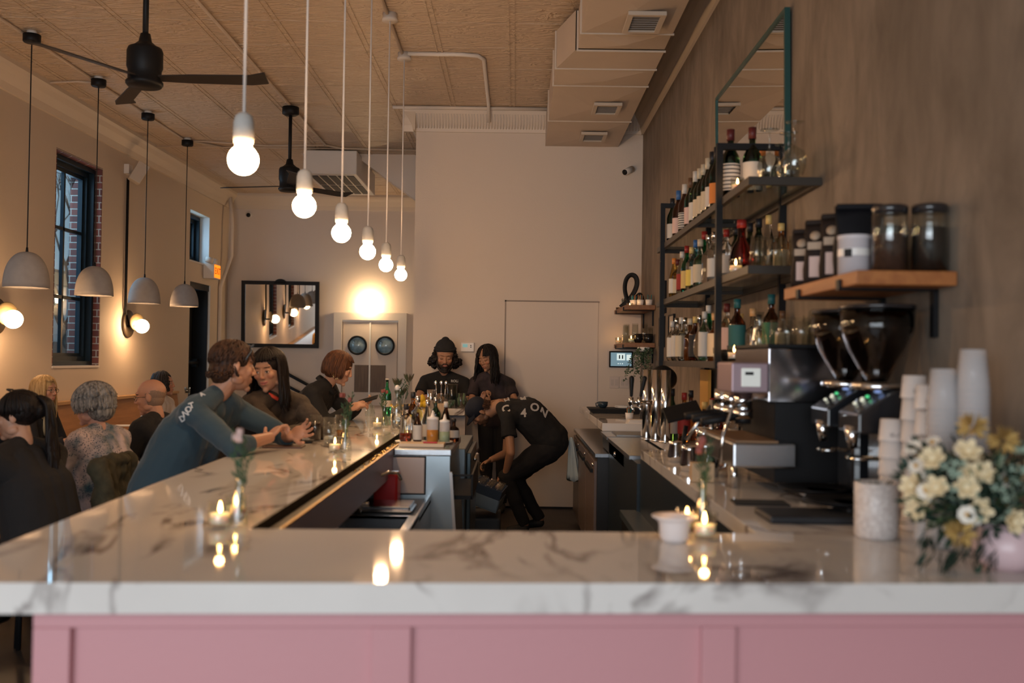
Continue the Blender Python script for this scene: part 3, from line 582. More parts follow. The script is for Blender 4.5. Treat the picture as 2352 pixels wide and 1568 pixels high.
m = MB(); f0 = V((-.72, 4.62, .82)); m.cyl(f0, f0 + V((0, 0, .1)), .018).tube([f0 + V((0, 0, .1)), f0 + V((.02, .02, .14)), f0 + V((.12, .15, .17)), f0 + V((.16, .19, .165)), f0 + V((.175, .205, .13))], .009); m.cyl(f0 + V((-.05, 0, .04)), f0 + V((.05, 0, .04)), .012)
obj('faucet', m, CHROME, t)
t = obj('cleaning_bucket', MB().box((-.70, 4.98, .806), (-.58, 5.12, .96)), mat('red_plastic', (.45, .01, .012), .35), bevel=.012, label='red plastic bin standing beside the bar sink faucet', cat='bin')
# cocktail station with steel side
t = thing('cocktail_station', 'tall steel cocktail station joined to the inner side of the bar', 'bar station', (0, 0, 0))
m = MB(); m.prism([(-.795, 0), (-.27, 0), (-.335, .97), (-.335, 1.03), (-.795, 1.03)], 1, 5.2, 6.05); obj('steel_body', m, STEELP, t)
obj('top_plate', MB().box((-.627, 5.19, 1.03), (-.325, 6.06, 1.068)), STEEL, t, bevel=.006)
obj('splash_board', MB().box((-.79, 5.186, .835), (-.465, 5.194, 1.022)), mat('splash_white', (.50, .44, .44), .4), t, bevel=.004)
obj('board_gasket', MB().box((-.795, 5.192, .828), (-.458, 5.199, 1.029)), BLACKM, t, bevel=.004)
obj('edge_strip', MB().prism([(-.27, .1), (-.255, .1), (-.32, .95), (-.335, .95)], 1, 5.17, 5.2), mat('pale_strip', (.6, .6, .62), .3, metal=.5), t)
obj('bottle_rail', MB().box((-.33, 5.25, .80), (-.22, 6.0, .82)).box((-.225, 5.25, .80), (-.215, 6.0, .93)).box((-.33, 5.25, .92), (-.22, 5.262, .93)), BLACK, t)
t = thing('glass_washer', 'dark steel glass washer beyond the cocktail station', 'glass washer', (0, 0, 0))
obj('washer_body', MB().box((-.795, 6.15, 0), (-.30, 7.25, .985)), mat('washer_steel', (.22, .26, .29), .35, metal=.8), t, bevel=.006); obj('washer_door', MB().box((-.298, 6.25, .35), (-.27, 7.15, .95)), mat('washer_door_steel', (.12, .16, .18), .3, metal=.7), t, bevel=.006)
obj('washer_handle', MB().cyl((-.25, 6.35, .9), (-.25, 7.05, .9), .012), CHROME, t)
# glass rack held open, tilted
t = thing('glass_rack', 'dark blue wire glass rack tilted beside the bending bartender', 'rack', (-.27, 7.75, .50)); t.rotation_euler = (0, .33, -.1)
m = MB()
for i in range(9): x = -.18 + i * .045; m.box((x - .003, -.2, .0), (x + .003, .2, .10))
for i in range(9): y = -.2 + i * .05; m.box((-.18, y - .003, 0), (.18, y + .003, .10))
obj('wire_grid', m, mat('rack_navy', (.03, .05, .09), .4), t)
obj('rack_frame', MB().box((-.19, -.21, -.06), (.19, -.2, .03)).box((-.19, .2, -.06), (.19, .21, .03)).box((-.19, -.21, -.06), (-.18, .21, .03)).box((.18, -.21, -.06), (.19, .21, .03)).box((-.19, -.21, -.065), (.19, .21, -.055)), STEELP, t)
RK = M.Translation((-.27, 7.75, .50)) @ M.Rotation(-.1, 4, 'Z') @ M.Rotation(.33, 4, 'Y'); rack_me = None
for i in range(5):
    for j in range(3):
        if rack_me is None: g_ = obj('drinking_glass', MB().lathe([(.026, 0), (.028, .11), (.026, .11), (.024, .005), (0, .005), (0, 0)], 16), GLASS, label='small glass standing in the tilted glass rack', cat='glass', group='glasses in the tilted rack'); rack_me = g_
        else: g_ = rack_me.copy(); COL.objects.link(g_)
        q_ = RK @ V((-.14 + i * .07, -.12 + j * .12, .012)); g_.location = q_; g_.rotation_euler = (0, .33, -.1)
obj('waste_bin', MB().box((-.33, 7.6, 0), (-.1, 8.1, .33)), mat('grey_bin', (.08, .09, .10), .5), label='grey bin on the floor beneath the glass rack', cat='bin', bevel=.02)
# right side under-counter equipment
t = thing('bar_fridge', 'dark under-counter fridge with drawers at the far right', 'fridge', (0, 0, 0))
obj('fridge_body', MB().box((.585, 7.0, .08), (XR - .003, 9.5, .86)), mat('fridge_black', (.02, .02, .022), .35), t)
obj('fridge_top', MB().box((.565, 6.98, .86), (XR - .003, 9.52, .89)), STEEL, t, bevel=.003)
for i in range(3):
    a = 7.03 + i * .83; d = obj('drawer', MB().box((.565, a, .12), (.585, a + .80, .83)), mat('brown_front', (.16, .12, .11), .35), t, bevel=.003); obj('handle', MB().box((.545, a + .1, .74), (.566, a + .7, .765)), BLACK, d); obj('lock', MB().cyl((.555, a + .06, .80), (.566, a + .06, .80), .012), CHROME, d)
t = thing('steel_counter', 'low steel counter with an inset pan beyond the beer taps', 'counter', (0, 0, 0))
obj('counter_body', MB().box((.66, 5.35, .02), (.87, 6.95, .99)).box((.66, 6.0, .9), (XR - .003, 7.45, .985)), mat('navy_black', (.015, .025, .035), .35), t)
obj('counter_plate', MB().box((.645, 5.6, .985), (.875, 6.9, 1.01)).box((.645, 6.96, .985), (XR - .003, 7.48, 1.01)), STEEL, t, bevel=.003)
obj('inset_pan', MB().box((.72, 7.02, 1.01), (.95, 7.4, 1.018)), mat('dark_steel', (1, 1, 1)), t); obj('front_knob', MB().cyl((.645, 6.3, .95), (.63, 6.3, .95), .015), CHROME, t)
t = thing('undercounter_cooler', 'navy black cooler cabinet under the back counter', 'cooler', (0, 0, 0))
obj('cooler_body', MB().box((.675, 2.9, .02), (XR - .003, 5.33, 1.018)), mat('navy_black', (1, 1, 1)), t)
obj('cooler_lid', MB().box((.575, 4.15, .70), (.675, 5.4, .735)), mat('cooler_edge', (.10, .13, .15), .3, metal=.5), t); obj('cooler_bin', MB().box((.585, 4.17, .02), (.674, 5.38, .70)), BLACK, t)
# black drain pan clutter line
# ---------------------------------------------------------------- small object kit
def glassmat(name, col, rough=0): return mat(name, col, rough, trans=1, ior=1.45)
CLEARB = glassmat('bottle_clear', (.93, .95, .95)); GREENB = glassmat('bottle_green', (.02, .30, .13)); DARKG = glassmat('bottle_dark_green', (.02, .06, .03)); AMBERB = glassmat('bottle_amber', (.45, .16, .03)); BROWNB = glassmat('bottle_brown', (.14, .045, .02)); BLUEB = glassmat('bottle_blue', (.10, .40, .55)); YELB = glassmat('bottle_yellow', (.85, .62, .15)); REDB = glassmat('bottle_red', (.22, .012, .01))
GL = dict(clear=CLEARB, green=GREENB, darkgreen=DARKG, amber=AMBERB, brown=BROWNB, blue=BLUEB, yellow=YELB, red=REDB)
CC = dict(white=(.56, .52, .47), red=(.26, .018, .014), black=(.015, .015, .018), orange=(.62, .20, .04), gold=(.6, .42, .15), cream=(.52, .44, .32), blue=(.04, .12, .30), teal=(.015, .10, .11), green=(.03, .13, .07), wood=(.40, .25, .12), darkred=(.10, .015, .015), pink=(.60, .42, .38), yellow=(.65, .48, .10), silver=(.55, .55, .55), brown=(.12, .06, .03))
def cm(n, kind='cap'): return CHROME if n == 'silver' else mat(kind + '_' + n, CC[n], .45 if kind == 'cap' else .7)
NB = 0
def bottle(loc, h, r, gl, cap, lab, label, group=None, shape='std', lab_z=(.18, .5), parts=True, name='bottle', stripes=False, rz=0, caph=.09):
    nr = r * .34; t = thing(name, label, 'bottle', loc, rz, group)
    if shape == 'std': pr = [(0, .004), (r * .8, 0), (r, .012), (r, h * .58), (r * .93, h * .63), (r * .6, h * .70), (nr * 1.1, h * .75), (nr, h * .80), (nr, h * .93), (nr * 1.15, h * .935), (nr * 1.15, h * .96), (0, h * .96)]
    elif shape == 'wine': pr = [(0, .004), (r * .8, 0), (r, .012), (r, h * .55), (r * .9, h * .62), (r * .5, h * .72), (nr, h * .78), (nr, h * .97), (0, h * .97)]
    elif shape == 'tall': pr = [(0, .004), (r * .8, 0), (r, .012), (r, h * .50), (r * .8, h * .6), (nr * 1.3, h * .78), (nr, h * .9), (nr, h * .96), (0, h * .96)]
    elif shape == 'squat': pr = [(0, .004), (r * .9, 0), (r, .015), (r, h * .52), (r * .85, h * .60), (nr * 1.2, h * .66), (nr, h * .7), (nr, h * .94), (0, h * .94)]
    elif shape == 'round': pr = [(0, .004), (r * .6, 0), (r, h * .18), (r * 1.05, h * .32), (r * .85, h * .5), (nr * 1.3, h * .64), (nr, h * .72), (nr, h * .95), (0, h * .95)]
    obj('glass_body', MB().lathe(pr, 20), GL[gl], t)
    if cap: obj('cap', MB().lathe([(0, h * (1 - caph * 1.6)), (nr * 1.25, h * (1 - caph * 1.6)), (nr * 1.25, h), (0, h)], 14), cm(cap), t)
    if lab:
        q = r * 1.015; k = 1.0 if shape != 'round' else 1.04
        obj('paper_label', MB().lathe([(q * k, h * lab_z[0]), (q * k, h * lab_z[1])], 20), cm(lab, 'label'), t)
        if stripes:
            m = MB()
            for i in range(7): z = h * (lab_z[0] + (lab_z[1] - lab_z[0]) * (i + .5) / 7); m.lathe([(q * k * 1.004, z - .003), (q * k * 1.004, z + .003)], 20)
            obj('label_lines', m, cm('black', 'label'), t)
    return t
def candle(loc, label, s=1.0, glow=1, group=None, dark=False):
    t = thing('votive_candle', label, 'candle', loc, group=group)
    obj('glass_cup', MB().lathe([(0, 0), (.026 * s, 0), (.029 * s, .01 * s), (.032 * s, .068 * s), (.0295 * s, .068 * s), (.0265 * s, .012 * s), (0, .012 * s)], 24), GLASS if not dark else glassmat('smoke_glass', (.12, .12, .13)), t)
    obj('wax', MB().lathe([(0, .0125 * s), (.026 * s, .0125 * s), (.0275 * s, .038 * s), (0, .036 * s)], 20), WAX, t)
    obj('flame', MB().lathe([(0, .038 * s), (.005 * s, .046 * s), (.0052 * s, .052 * s), (.003 * s, .062 * s), (0, .07 * s)], 10), FLAME, t)
    point('candle_glow', V(loc) + V((0, 0, .085 * s)), .28 * glow, (1, .5, .16), .012)
    return t
def tumbler(loc, r, h, label, group=None, liquid=None, lvl=.8, name='drinking_glass', flip=False, parts=True):
    t = thing(name, label, 'glass', loc, group=group)
    pr = [(0, 0), (r * .85, 0), (r, h), (r * .94, h), (r * .80, .012), (0, .012)]
    if flip: pr = [(a, h - b) for a, b in pr][::-1]
    obj('glass_wall', MB().lathe(pr, 24), GLASS, t)
    if liquid: obj('drink', MB().lathe([(0, .013), (r * .79, .013), (r * (.80 + .13 * lvl), h * lvl), (0, h * lvl)], 20), liquid, t)
    return t
def sprig(m, mleaf, base, h, n, spread, seed):
    rnd = random.Random(seed)
    for i in range(n):
        a = rnd.uniform(0, 2 * PI); tip = base + V((math.cos(a) * spread * rnd.uniform(.3, 1), math.sin(a) * spread * rnd.uniform(.3, 1), h * rnd.uniform(.75, 1)))
        mid = base.lerp(tip, .5) + V((0, 0, h * .05)); m.tube([base, mid, tip], [.0018, .0015, .001], 5)
        for k in range(9):
            f = .45 + .55 * k / 9; p = base.lerp(tip, f); b = rnd.uniform(0, 2 * PI); d = V((math.cos(b) * .6, math.sin(b) * .6, .8)).normalized(); L = rnd.uniform(.02, .035); s_ = d.orthogonal().normalized() * .0045
            mleaf.add([p, p + d * L * .5 + s_, p + d * L, p + d * L * .5 - s_ + V((0, 0, .001))], [(0, 1, 2), (0, 2, 3)], 0, False)
    return m
LEAF = mat('leaf_green', (.055, .12, .065), .6, noise_amt=.4, nscale=30); STEM = mat('stem_green', (.05, .09, .03), .6)
def bud_vase(loc, label, hv=.15, r=.024, hs=.16, n=4, spread=.05, seed=1, flower=None, tint=None):
    t = thing('bud_vase', label, 'vase', loc)
    obj('vase_glass', MB().lathe([(0, 0), (r, 0), (r * 1.05, .01), (r * .95, hv * .3), (r * .45, hv * .65), (r * .38, hv * .9), (r * .5, hv), (r * .42, hv), (r * .3, hv * .9), (r * .36, hv * .65), (r * .85, hv * .3), (r * .92, .012), (0, .010)], 24), GLASS, t)
    m = MB(); ml = MB(); sprig(m, ml, V((0, 0, .03)), hv - .03 + hs, n, spread, seed); obj('stems', m, STEM, t); obj('leaves', ml, LEAF, t)
    if flower:
        m = MB(); rnd = random.Random(seed + 9)
        for i in range(3):
            c = V((rnd.uniform(-spread, spread) * .6, rnd.uniform(-spread, spread) * .6, hv + hs * rnd.uniform(.6, .95)))
            for k in range(7): a = 2 * PI * k / 7; m.ell(c + V((math.cos(a) * .006, math.sin(a) * .006, 0)), (.004, .004, .012), seg=6, rings=5)
        obj('flower_buds', m, mat('bud_' + flower, (.24, .07, .06) if flower == 'red' else CC[flower], .6), t)
    return t
# ---------------------------------------------------------------- things on the bar, left and front
c = atz(505, 1212, ZT); candle(c, 'lit votive candle in clear glass at the near left corner of the bar', 1.05, 1.2)
c = atz(541, 1192, ZT); candle(c, 'lit votive candle half hidden behind the near left bud vase', 1.0)
c = atz(548, 1213, ZT); bud_vase(c, 'glass bud vase with a leafy sprig at the near left of the bar', .14, .026, .13, 4, .035, 2, 'pink')
c = atz(1618, 1238, ZT); candle(c, 'lit votive candle standing alone on the front marble, right of centre', 1.05, 1.3)
c = atz(1578, 1218, ZT); candle(c, 'lit votive candle half behind the front right one', .95)
c = atz(1618, 1222, ZT); c.y += .03; bud_vase(c, 'slim glass bud vase with feathery green sprig behind the front right candle', .145, .026, .13, 5, .035, 7, 'red')
c = atz(1549, 1243, ZT); t = thing('serving_bowl', 'white wide-rimmed bowl beside the front right candle', 'bowl', c)
obj('bowl_body', MB().lathe([(0, 0), (.030, 0), (.038, .012), (.041, .05), (.050, .060), (.059, .064), (.059, .068), (.046, .066), (.037, .055), (.034, .018), (0, .014)], 36), mat('rose_white_ceramic', (.80, .72, .70), .3), t)
# F's group
def flat(name, px, py, sx, sy, th, mt, label, cat, rz=0, z=ZT):
    c = atz(px, py, z); o = obj(name, MB().box((-sx / 2, -sy / 2, 0), (sx / 2, sy / 2, th)), mt, loc=c, label=label, cat=cat, bevel=.003); o.rotation_euler = (0, 0, rz); return o
flat('menu_board', 652, 1027, .20, .13, .008, mat('menu_wood', (.10, .055, .04), .5), 'dark wooden menu board on the bar under the talking man\'s hands', 'menu', .05)
flat('menu_board', 690, 1017, .13, .08, .012, BLACK, 'small black folder on the bar beside the talking man\'s hand', 'menu', .1)
BEER = glassmat('dark_beer', (.10, .025, .01)); WATER = glassmat('water', (.95, .97, 1))
for px, py, r, h, lq, lab in ((724, 1013, .034, .145, BEER, 'pint glass of dark beer nearest the talking man'), (755, 1023, .034, .150, WATER, 'tall glass in front of the dark beer, nearly empty'), (782, 1006, .032, .135, glassmat('amber_drink', (.5, .22, .06)), 'glass with an amber drink beside the bud vase')):
    tumbler(atz(px, py, ZT), r, h, lab, liquid=lq, lvl=.68 if lq is BEER else .35)
candle(atz(769, 1038, ZT), 'lit votive candle before the beer glasses', 1.05)
bud_vase(atz(793, 1037, ZT), 'glass bud vase with protea sprig beside the beer glasses', .17, .03, .13, 6, .05, 4, 'red')
m = MB(); m.box((-.05, -.035, 0), (.05, .035, .09)); o = obj('napkin_holder', m, FROST, loc=atz(707, 998, ZT) + V((0, .1, 0)), label='white paper napkins stacked behind the beer glasses', cat='napkins', bevel=.01)
candle(atz(866, 984, ZT), 'lit votive candle midway along the bar before the green bottle', 1.05)
bud_vase(atz(882, 981, ZT), 'small glass bud vase with red flower before the green bottle', .16, .03, .10, 4, .04, 12, 'red')
c = atz(888, 955, ZT); bottle(c, .30, .036, 'green', 'white', 'white', 'green glass water bottle on the bar', shape='wine', lab_z=(.25, .42), caph=.02)
t = thing('swing_top_bottle', 'clear swing-top water bottle at the end of the brass trough', 'bottle', atz(911, 989, ZT)); R_ = .038
obj('glass_body', MB().lathe([(0, 0), (R_ * .9, 0), (R_, .01), (R_, .14), (R_ * .8, .175), (R_ * .4, .215), (R_ * .36, .26), (R_ * .42, .265), (R_ * .3, .265), (R_ * .28, .21), (R_ * .7, .172), (R_ * .92, .138), (R_ * .92, .014), (0, .012)], 24), GLASS, t)
obj('stopper', MB().lathe([(0, .262), (.014, .262), (.015, .28), (.01, .292), (0, .295)], 16), FROST, t); obj('wire_bail', MB().tube([(.016, 0, .235), (.02, 0, .26), (.016, 0, .285), (-.016, 0, .285), (-.02, 0, .26), (-.016, 0, .235)], .0018, 5), CHROME, t)
obj('water', MB().lathe([(0, .013), (R_ * .9, .015), (R_ * .9, .12), (0, .12)], 20), WATER, t)
t = thing('goblet', 'upturned stemmed glass on the bar by the woman with the phone', 'glass', atz(850, 955, ZT)); obj('glass_wall', MB().lathe([(.04, 0), (.042, .03), (.03, .08), (.006, .10), (.005, .16), (.03, .166), (.03, .168), (.003, .168), (.003, .105), (.028, .082), (.039, .03), (.037, 0)], 24, close=True), GLASS, t)
# end return: mixing tins, jars
zr_ = ZT
def onret(px, py=938): p = atz(px, py, ZT); p.y = max(9.42, min(9.7, p.y)); return at(px, py, p.y) * 1.0 if False else V(((px - 1184) * p.y / F, p.y, ZT))
def tin(loc, h, r, label, mt=CHROME):
    t = thing('mixing_tin', label, 'shaker', loc); obj('tin_body', MB().lathe([(0, 0), (r * .75, 0), (r, h), (r * .95, h), (r * .70, .005), (0, .005)], 24), mt, t)
    return t
tin(V((-.80, 9.5, ZT)), .17, .04, 'steel mixing tin leftmost on the far bar end'); 
for i, (x, y, s) in enumerate(((-.74, 9.46, 0), (-.705, 9.52, 1), (-.67, 9.46, 2))):
    t = thing('bar_spoon', ('twisted steel bar spoon leaning left in the tool cluster', 'twisted steel bar spoon upright in the tool cluster', 'twisted steel bar spoon leaning right in the tool cluster')[i], 'spoon', V((x, y, ZT)))
    obj('stem', MB().tube([(0, 0, .0), (.005 * (i - 1), 0, .12), (.012 * (i - 1), 0, .22)], .005, 6), CHROME, t); obj('bowl', MB().ell((.014 * (i - 1), 0, .235), (.016, .006, .022)), CHROME, t)
t = thing('tool_tub', 'clear tub holding the bar spoons on the far bar end', 'tub', V((-.705, 9.49, ZT))); obj('tub_wall', MB().lathe([(0, 0), (.05, 0), (.06, .13), (.057, .13), (.047, .005), (0, .005)], 24), GLASS, t)
tumbler(V((-.60, 9.5, ZT)), .055, .23, 'tall dark glass pitcher behind the cucumber jar', liquid=glassmat('dark_teal_liquid', (.02, .06, .07)), lvl=.95, name='pitcher')
def jar(loc, h, r, label, fillm, seed):
    t = thing('garnish_jar', label, 'jar', loc); obj('jar_wall', MB().lathe([(0, 0), (r, 0), (r, h), (r * .94, h), (r * .94, .006), (0, .006)], 24), GLASS, t)
    rnd = random.Random(seed); m = MB()
    for i in range(9): a = rnd.uniform(0, 6.28); q = r * .55; m.ell((math.cos(a) * q, math.sin(a) * q, rnd.uniform(.3, .75) * h), (r * .22, r * .12, h * .3), R=Rz(a) @ Rx(rnd.uniform(-.3, .3)), seg=8, rings=6)
    obj('garnish', m, fillm, t)
jar(V((-.515, 9.5, ZT)), .14, .05, 'glass jar of pale cucumber spears on the far bar end', mat('cucumber', (.28, .36, .20), .5, col2=(.08, .18, .08), nscale=25), 2)
jar(V((-.60, 9.40, ZT)), .08, .04, 'low glass jar of dark green herbs before the cucumber jar', mat('herb_green', (.03, .10, .05), .6), 3)
jar(V((-.43 - .06, 9.62, ZT)), .10, .045, 'glass jar of pale green leaves at the tip of the far bar end', mat('mint_green', (.15, .24, .16), .6), 4)
def bowl_of(loc, colr, n, r, label, fname, seed):
    t = thing('fruit_tub', label, 'bowl', loc); obj('tub', MB().lathe([(0, 0), (.05, 0), (.06, .06), (.057, .06), (.047, .005), (0, .005)], 24), GLASS, t); return t
LEM = mat('lemon_skin', (.72, .48, .03), .45, bump=.2, bscale=200)
for i, (px, dz) in enumerate(((958, .10), (970, .115), (962, .155))):
    p = at(px, 0, 9.0); obj('lemon', MB().ell((0, 0, 0), (.032, .032, .036), seg=16, rings=10).ell((0, 0, .034), (.008, .008, .01), seg=8, rings=6), LEM, loc=V((-.90 + .045 * (i % 2) + (.02 if i == 2 else 0), 9.45, ZT + .02 + (0, 0, .05)[i] + .016)), label=('lemon on the left in the heap behind the bottles', 'lemon on the right in the heap behind the bottles', 'lemon on top of the heap behind the bottles')[i], cat='lemon')
# steel vase with protea sprig
c = V((-.70, 6.30, ZT)); c = atz(935, 972, ZT); t = thing('steel_vase', 'steel cup with protea sprigs standing among the bar bottles', 'vase', V((-.745, 6.55, ZT)))
obj('cup', MB().lathe([(0, 0), (.03, 0), (.036, .13), (.033, .13), (.028, .005), (0, .005)], 24), CHROME, t)
m = MB(); ml = MB(); sprig(m, ml, V((0, 0, .1)), .24, 7, .06, 33)
mf = MB(); rnd = random.Random(8)
for c_ in ((-.03, 0, .28), (.045, 0, .31), (.0, .02, .22)):
    for k in range(16):
        a = 2 * PI * k / 16 + rnd.random(); d = V((math.cos(a) * .5, math.sin(a) * .5, 1)).normalized(); p = V(c_) + V((math.cos(a), math.sin(a), 0)) * .008; s_ = d.orthogonal().normalized() * .006; L = .065
        mf.add([p, p + d * L * .5 + s_, p + d * L, p + d * L * .5 - s_], [(0, 1, 2), (0, 2, 3)], 0, False)
obj('stems', m, STEM, t); obj('leaves', ml, LEAF, t); obj('protea_heads', mf, mat('protea', (.16, .09, .05), .6, col2=(.06, .10, .05), nscale=30), t)
for i, x in enumerate((-.78, -.70)):
    m = MB()
    for k in range(6): a = k * PI / 3; d = V((math.cos(a), math.sin(a) * .3, .6)).normalized(); s_ = V((0, 0, .008)); m.add([V((0, 0, 0)), d * .02 + s_, d * .04, d * .02 - s_ * .6], [(0, 1, 2, 3)], 0, False)
    m.ell((0, 0, .005), .008); m.tube([(0, 0, 0), (.01, 0, -.06)], .002, 5)
    obj('yellow_flower', m, mat('yellow_petal', (.75, .42, .03), .6), loc=V((x, 6.45, 1.215)), label=('yellow flower left of the steel cup on the bar', 'yellow flower right of the steel cup on the bar')[i], cat='flower')
# bottles on the cocktail station
ST = 1.069
def ST_(px, y): return V(((px - 1184) * y / F, y, ST))
flat('cutting_board', 970, 1024, .24, .14, .018, mat('board_pale', (.62, .48, .34), .5), 'pale cutting board at the front of the cocktail station', 'board', 0, ST)
obj('red_knife', MB().box((-.035, -.008, 0), (.04, .008, .008)), mat('red_plastic', (1, 1, 1)), loc=V(((990 - 1184) * 5.3 / F, 5.3, ST + .019)), label='small red handled knife on the cutting board', cat='knife', bevel=.002)
for i, x in enumerate((-.575, -.425)):
    obj('saucer', MB().lathe([(0, 0), (.05, 0), (.085, .008), (.085, .011), (.05, .004), (0, .004)], 32), FROST, loc=V((x, 5.52, ST + .002)), label=('white saucer under the pour bottles', 'white saucer under the squeeze bottles')[i], cat='saucer')
zS = ST + .008
t = bottle(V((-.60, 5.50, zS)), .21, .034, 'clear', 'black', None, 'clear pour-spout bottle with dark spirit on the left saucer', shape='std', name='pour_bottle', caph=.1)
obj('liquor', MB().lathe([(0, .005), (.031, .005), (.031, .05), (0, .05)], 20), glassmat('dark_spirit', (.25, .04, .02)), t)
bottle(V((-.535, 5.50, zS)), .17, .026, 'brown', None, 'white', 'small brown bitters bottle with a tall white label', shape='tall', lab_z=(.08, .55))
def squeeze(loc, h, r, liq, label, lvl=.55):
    t = thing('squeeze_bottle', label, 'bottle', loc)
    obj('bottle_shell', MB().lathe([(0, 0), (r, 0), (r, h * .68), (r * .9, h * .72), (0, h * .72)], 20), mat('squeeze_plastic', (.85, .8, .78), .35, trans=.55, ior=1.2), t)
    obj('sauce', MB().lathe([(0, .002), (r * 1.01, .002), (r * 1.01, h * lvl * .72), (0, h * lvl * .72)], 20), liq, t)
    obj('nozzle_cap', MB().lathe([(0, h * .70), (r, h * .70), (r, h * .78), (r * .35, h * .82), (r * .12, h), (0, h)], 20), FROST, t)
squeeze(V((-.452, 5.50, zS)), .175, .032, mat('amber_syrup', (.42, .17, .03), .3), 'squeeze bottle of amber syrup on the right saucer')
squeeze(V((-.385, 5.49, zS)), .155, .029, mat('green_syrup', (.28, .34, .22), .3), 'squeeze bottle of pale green syrup on the right saucer')
bottle(V((-.40, 5.78, ST)), .22, .03, 'brown', 'white', None, 'dark sauce bottle with a white cap behind the squeeze bottles', shape='tall')
bottle(V((-.345, 5.66, ST)), .13, .032, 'brown', 'black', 'white', 'short dark jar at the right edge of the cocktail station', shape='squat')
bottle(V((-.565, 5.80, ST)), .25, .036, 'clear', 'silver', None, 'tall clear bottle behind the pour bottles', shape='std')
bottle(V((-.605, 5.92, ST)), .27, .036, 'amber', 'black', 'yellow', 'amber bottle with yellow label at the back of the station', shape='std')
bottle(V((-.50, 5.72, ST)), .23, .03, 'clear', 'silver', 'white', 'clear bottle with steel pourer in the middle of the station', shape='tall', lab_z=(.1, .4))
bottle(V((-.47, 5.92, ST)), .24, .03, 'darkgreen', 'silver', None, 'dark green bottle with steel pourer at the back of the station', shape='std')
t = thing('paper_cup', 'tan paper cup behind the squeeze bottles', 'cup', V((-.435, 5.96, ST))); obj('cup_body', MB().lathe([(0, 0), (.022, 0), (.028, .2), (0, .2)], 20), mat('kraft', (.50, .34, .2), .7), t)
# ================================================================ RIGHT WALL SHELVES
t = thing('bottle_shelving', 'black steel bottle shelving mounted along the raw plaster wall', 'shelving', (0, 0, 0))
SX0, SX1, SY0, SY1 = .985, XR - .004, 4.24, 7.0; SZ = (1.545, 1.955, 2.335)
PN, PF = 4.80, 6.66
SHM = mat('shelf_dark_steel', (.045, .036, .028), .45, metal=.2)
for z in SZ:
    m = MB().frame(2, SX0, SX1, SY0, SY1, .024, z - .035, z); m.box((SX0 + .024, 5.6, z - .035), (SX1 - .024, 5.63, z - .013)); s_ = obj('shelf_frame', m, SHM, t)
    obj('shelf_glass', MB().box((SX0 + .018, SY0 + .028, z - .012), (SX1 - .018, SY1 - .028, z - .004)), glassmat('shelf_pane', (.55, .62, .58)), s_)
for (x, y, z0) in ((SX0 - .024, PN, 1.51), (SX0 - .024, PF, ZT), (SX1 - .03, PN, 1.51), (SX1 - .03, PF, ZT)): obj('post', MB().box((x, y, z0), (x + .03, y + .03, 2.60)), BLACK, t)
for y in (PN, PF): obj('top_rail', MB().box((SX0 + .006, y, 2.57), (SX1 - .026, y + .03, 2.60)), BLACK, t)
# bottles ---- front row and back row on each shelf
def ysh(px, z, x): return F * (x + .014 * (z - 1.54)) / (px - 1184)
top = [(1544, .30, .037, 'darkgreen', 'black', 'white', 'dark wine bottle with black capsule at the far end of the top shelf'),
 (1558, .31, .038, 'brown', 'blue', 'pink', 'wine bottle with pink label beside the far top shelf post'),
 (1572, .31, .038, 'brown', 'white', 'white', 'wine bottle with striped label and white and black neck, top shelf'),
 (1586, .31, .037, 'darkgreen', 'brown', 'pink', 'dark wine bottle with a brown capsule on the top shelf'),
 (1597, .32, .037, 'darkgreen', 'white', 'white', 'wine bottle with plain white capsule and green mark, top shelf'),
 (1607, .31, .037, 'darkgreen', 'cream', 'cream', 'first of the cream capped wine bottles from the far end, top shelf'),
 (1616, .31, .037, 'darkgreen', 'cream', 'cream', 'middle cream capped wine bottle on the top shelf'),
 (1626, .32, .037, 'darkgreen', 'cream', 'cream', 'tallest cream capped wine bottle nearest the dark ones, top shelf'),
 (1636, .33, .037, 'darkgreen', 'black', 'white', 'black capped wine bottle left of the near post, oval white label'),
 (1646, .33, .037, 'darkgreen', 'black', 'orange', 'black capped wine bottle with orange label against the near post')]
for px, h, r, g, cap, lb, lab in top: bottle(V((1.04, ysh(px, 2.34, 1.04), SZ[2])), h, r, g, cap, lb, lab, shape='wine', lab_z=(.1, .42), stripes='striped' in lab, caph=.12)
top2 = [(1678, 1.04, .345, 'darkgreen', 'darkred', 'white', 'magnum with dark red capsule and striped label just right of the near post', True), (1728, 1.135, .345, 'darkgreen', 'darkred', 'white', 'magnum with dark red capsule and red printed label, second from the post', True),
 (1694, 1.22, .30, 'darkgreen', 'black', None, 'black capped bottle behind the two magnums', False), (1672, 1.20, .29, 'darkgreen', 'orange', None, 'orange capped bottle behind the near post', False), (1716, 1.235, .30, 'darkgreen', 'orange', None, 'orange capped bottle between the two magnums', False), (1752, 1.24, .30, 'darkgreen', 'orange', None, 'orange capped bottle left of the hanging glasses', False), (1668, 1.235, .27, 'darkgreen', 'orange', None, 'short orange capped bottle farthest back behind the post', False)]
for px, x, h, g, cap, lb, lab, st in top2: bottle(V((x, ysh(px, 2.34, x), SZ[2])), h, .046 if st else .037, g, cap, lb, lab, shape='wine', lab_z=(.12, .5), stripes=st and 'striped' in lab, caph=.10)
def wineglass(loc, label, s=1, down=True):
    t = thing('wine_glass', label, 'glass', loc); pr = [(.033, 0), (.042, .03), (.046, .06), (.038, .09), (.012, .108), (.004, .118), (.004, .19), (.012, .196), (.036, .2), (.036, .202), (0, .202), (0, .115), (.010, .105), (.035, .088), (.044, .06), (.040, .03), (.031, 0)]
    obj('glass_wall', MB().lathe([(a * s, b * s) for a, b in pr], 28), GLASS, t); return t
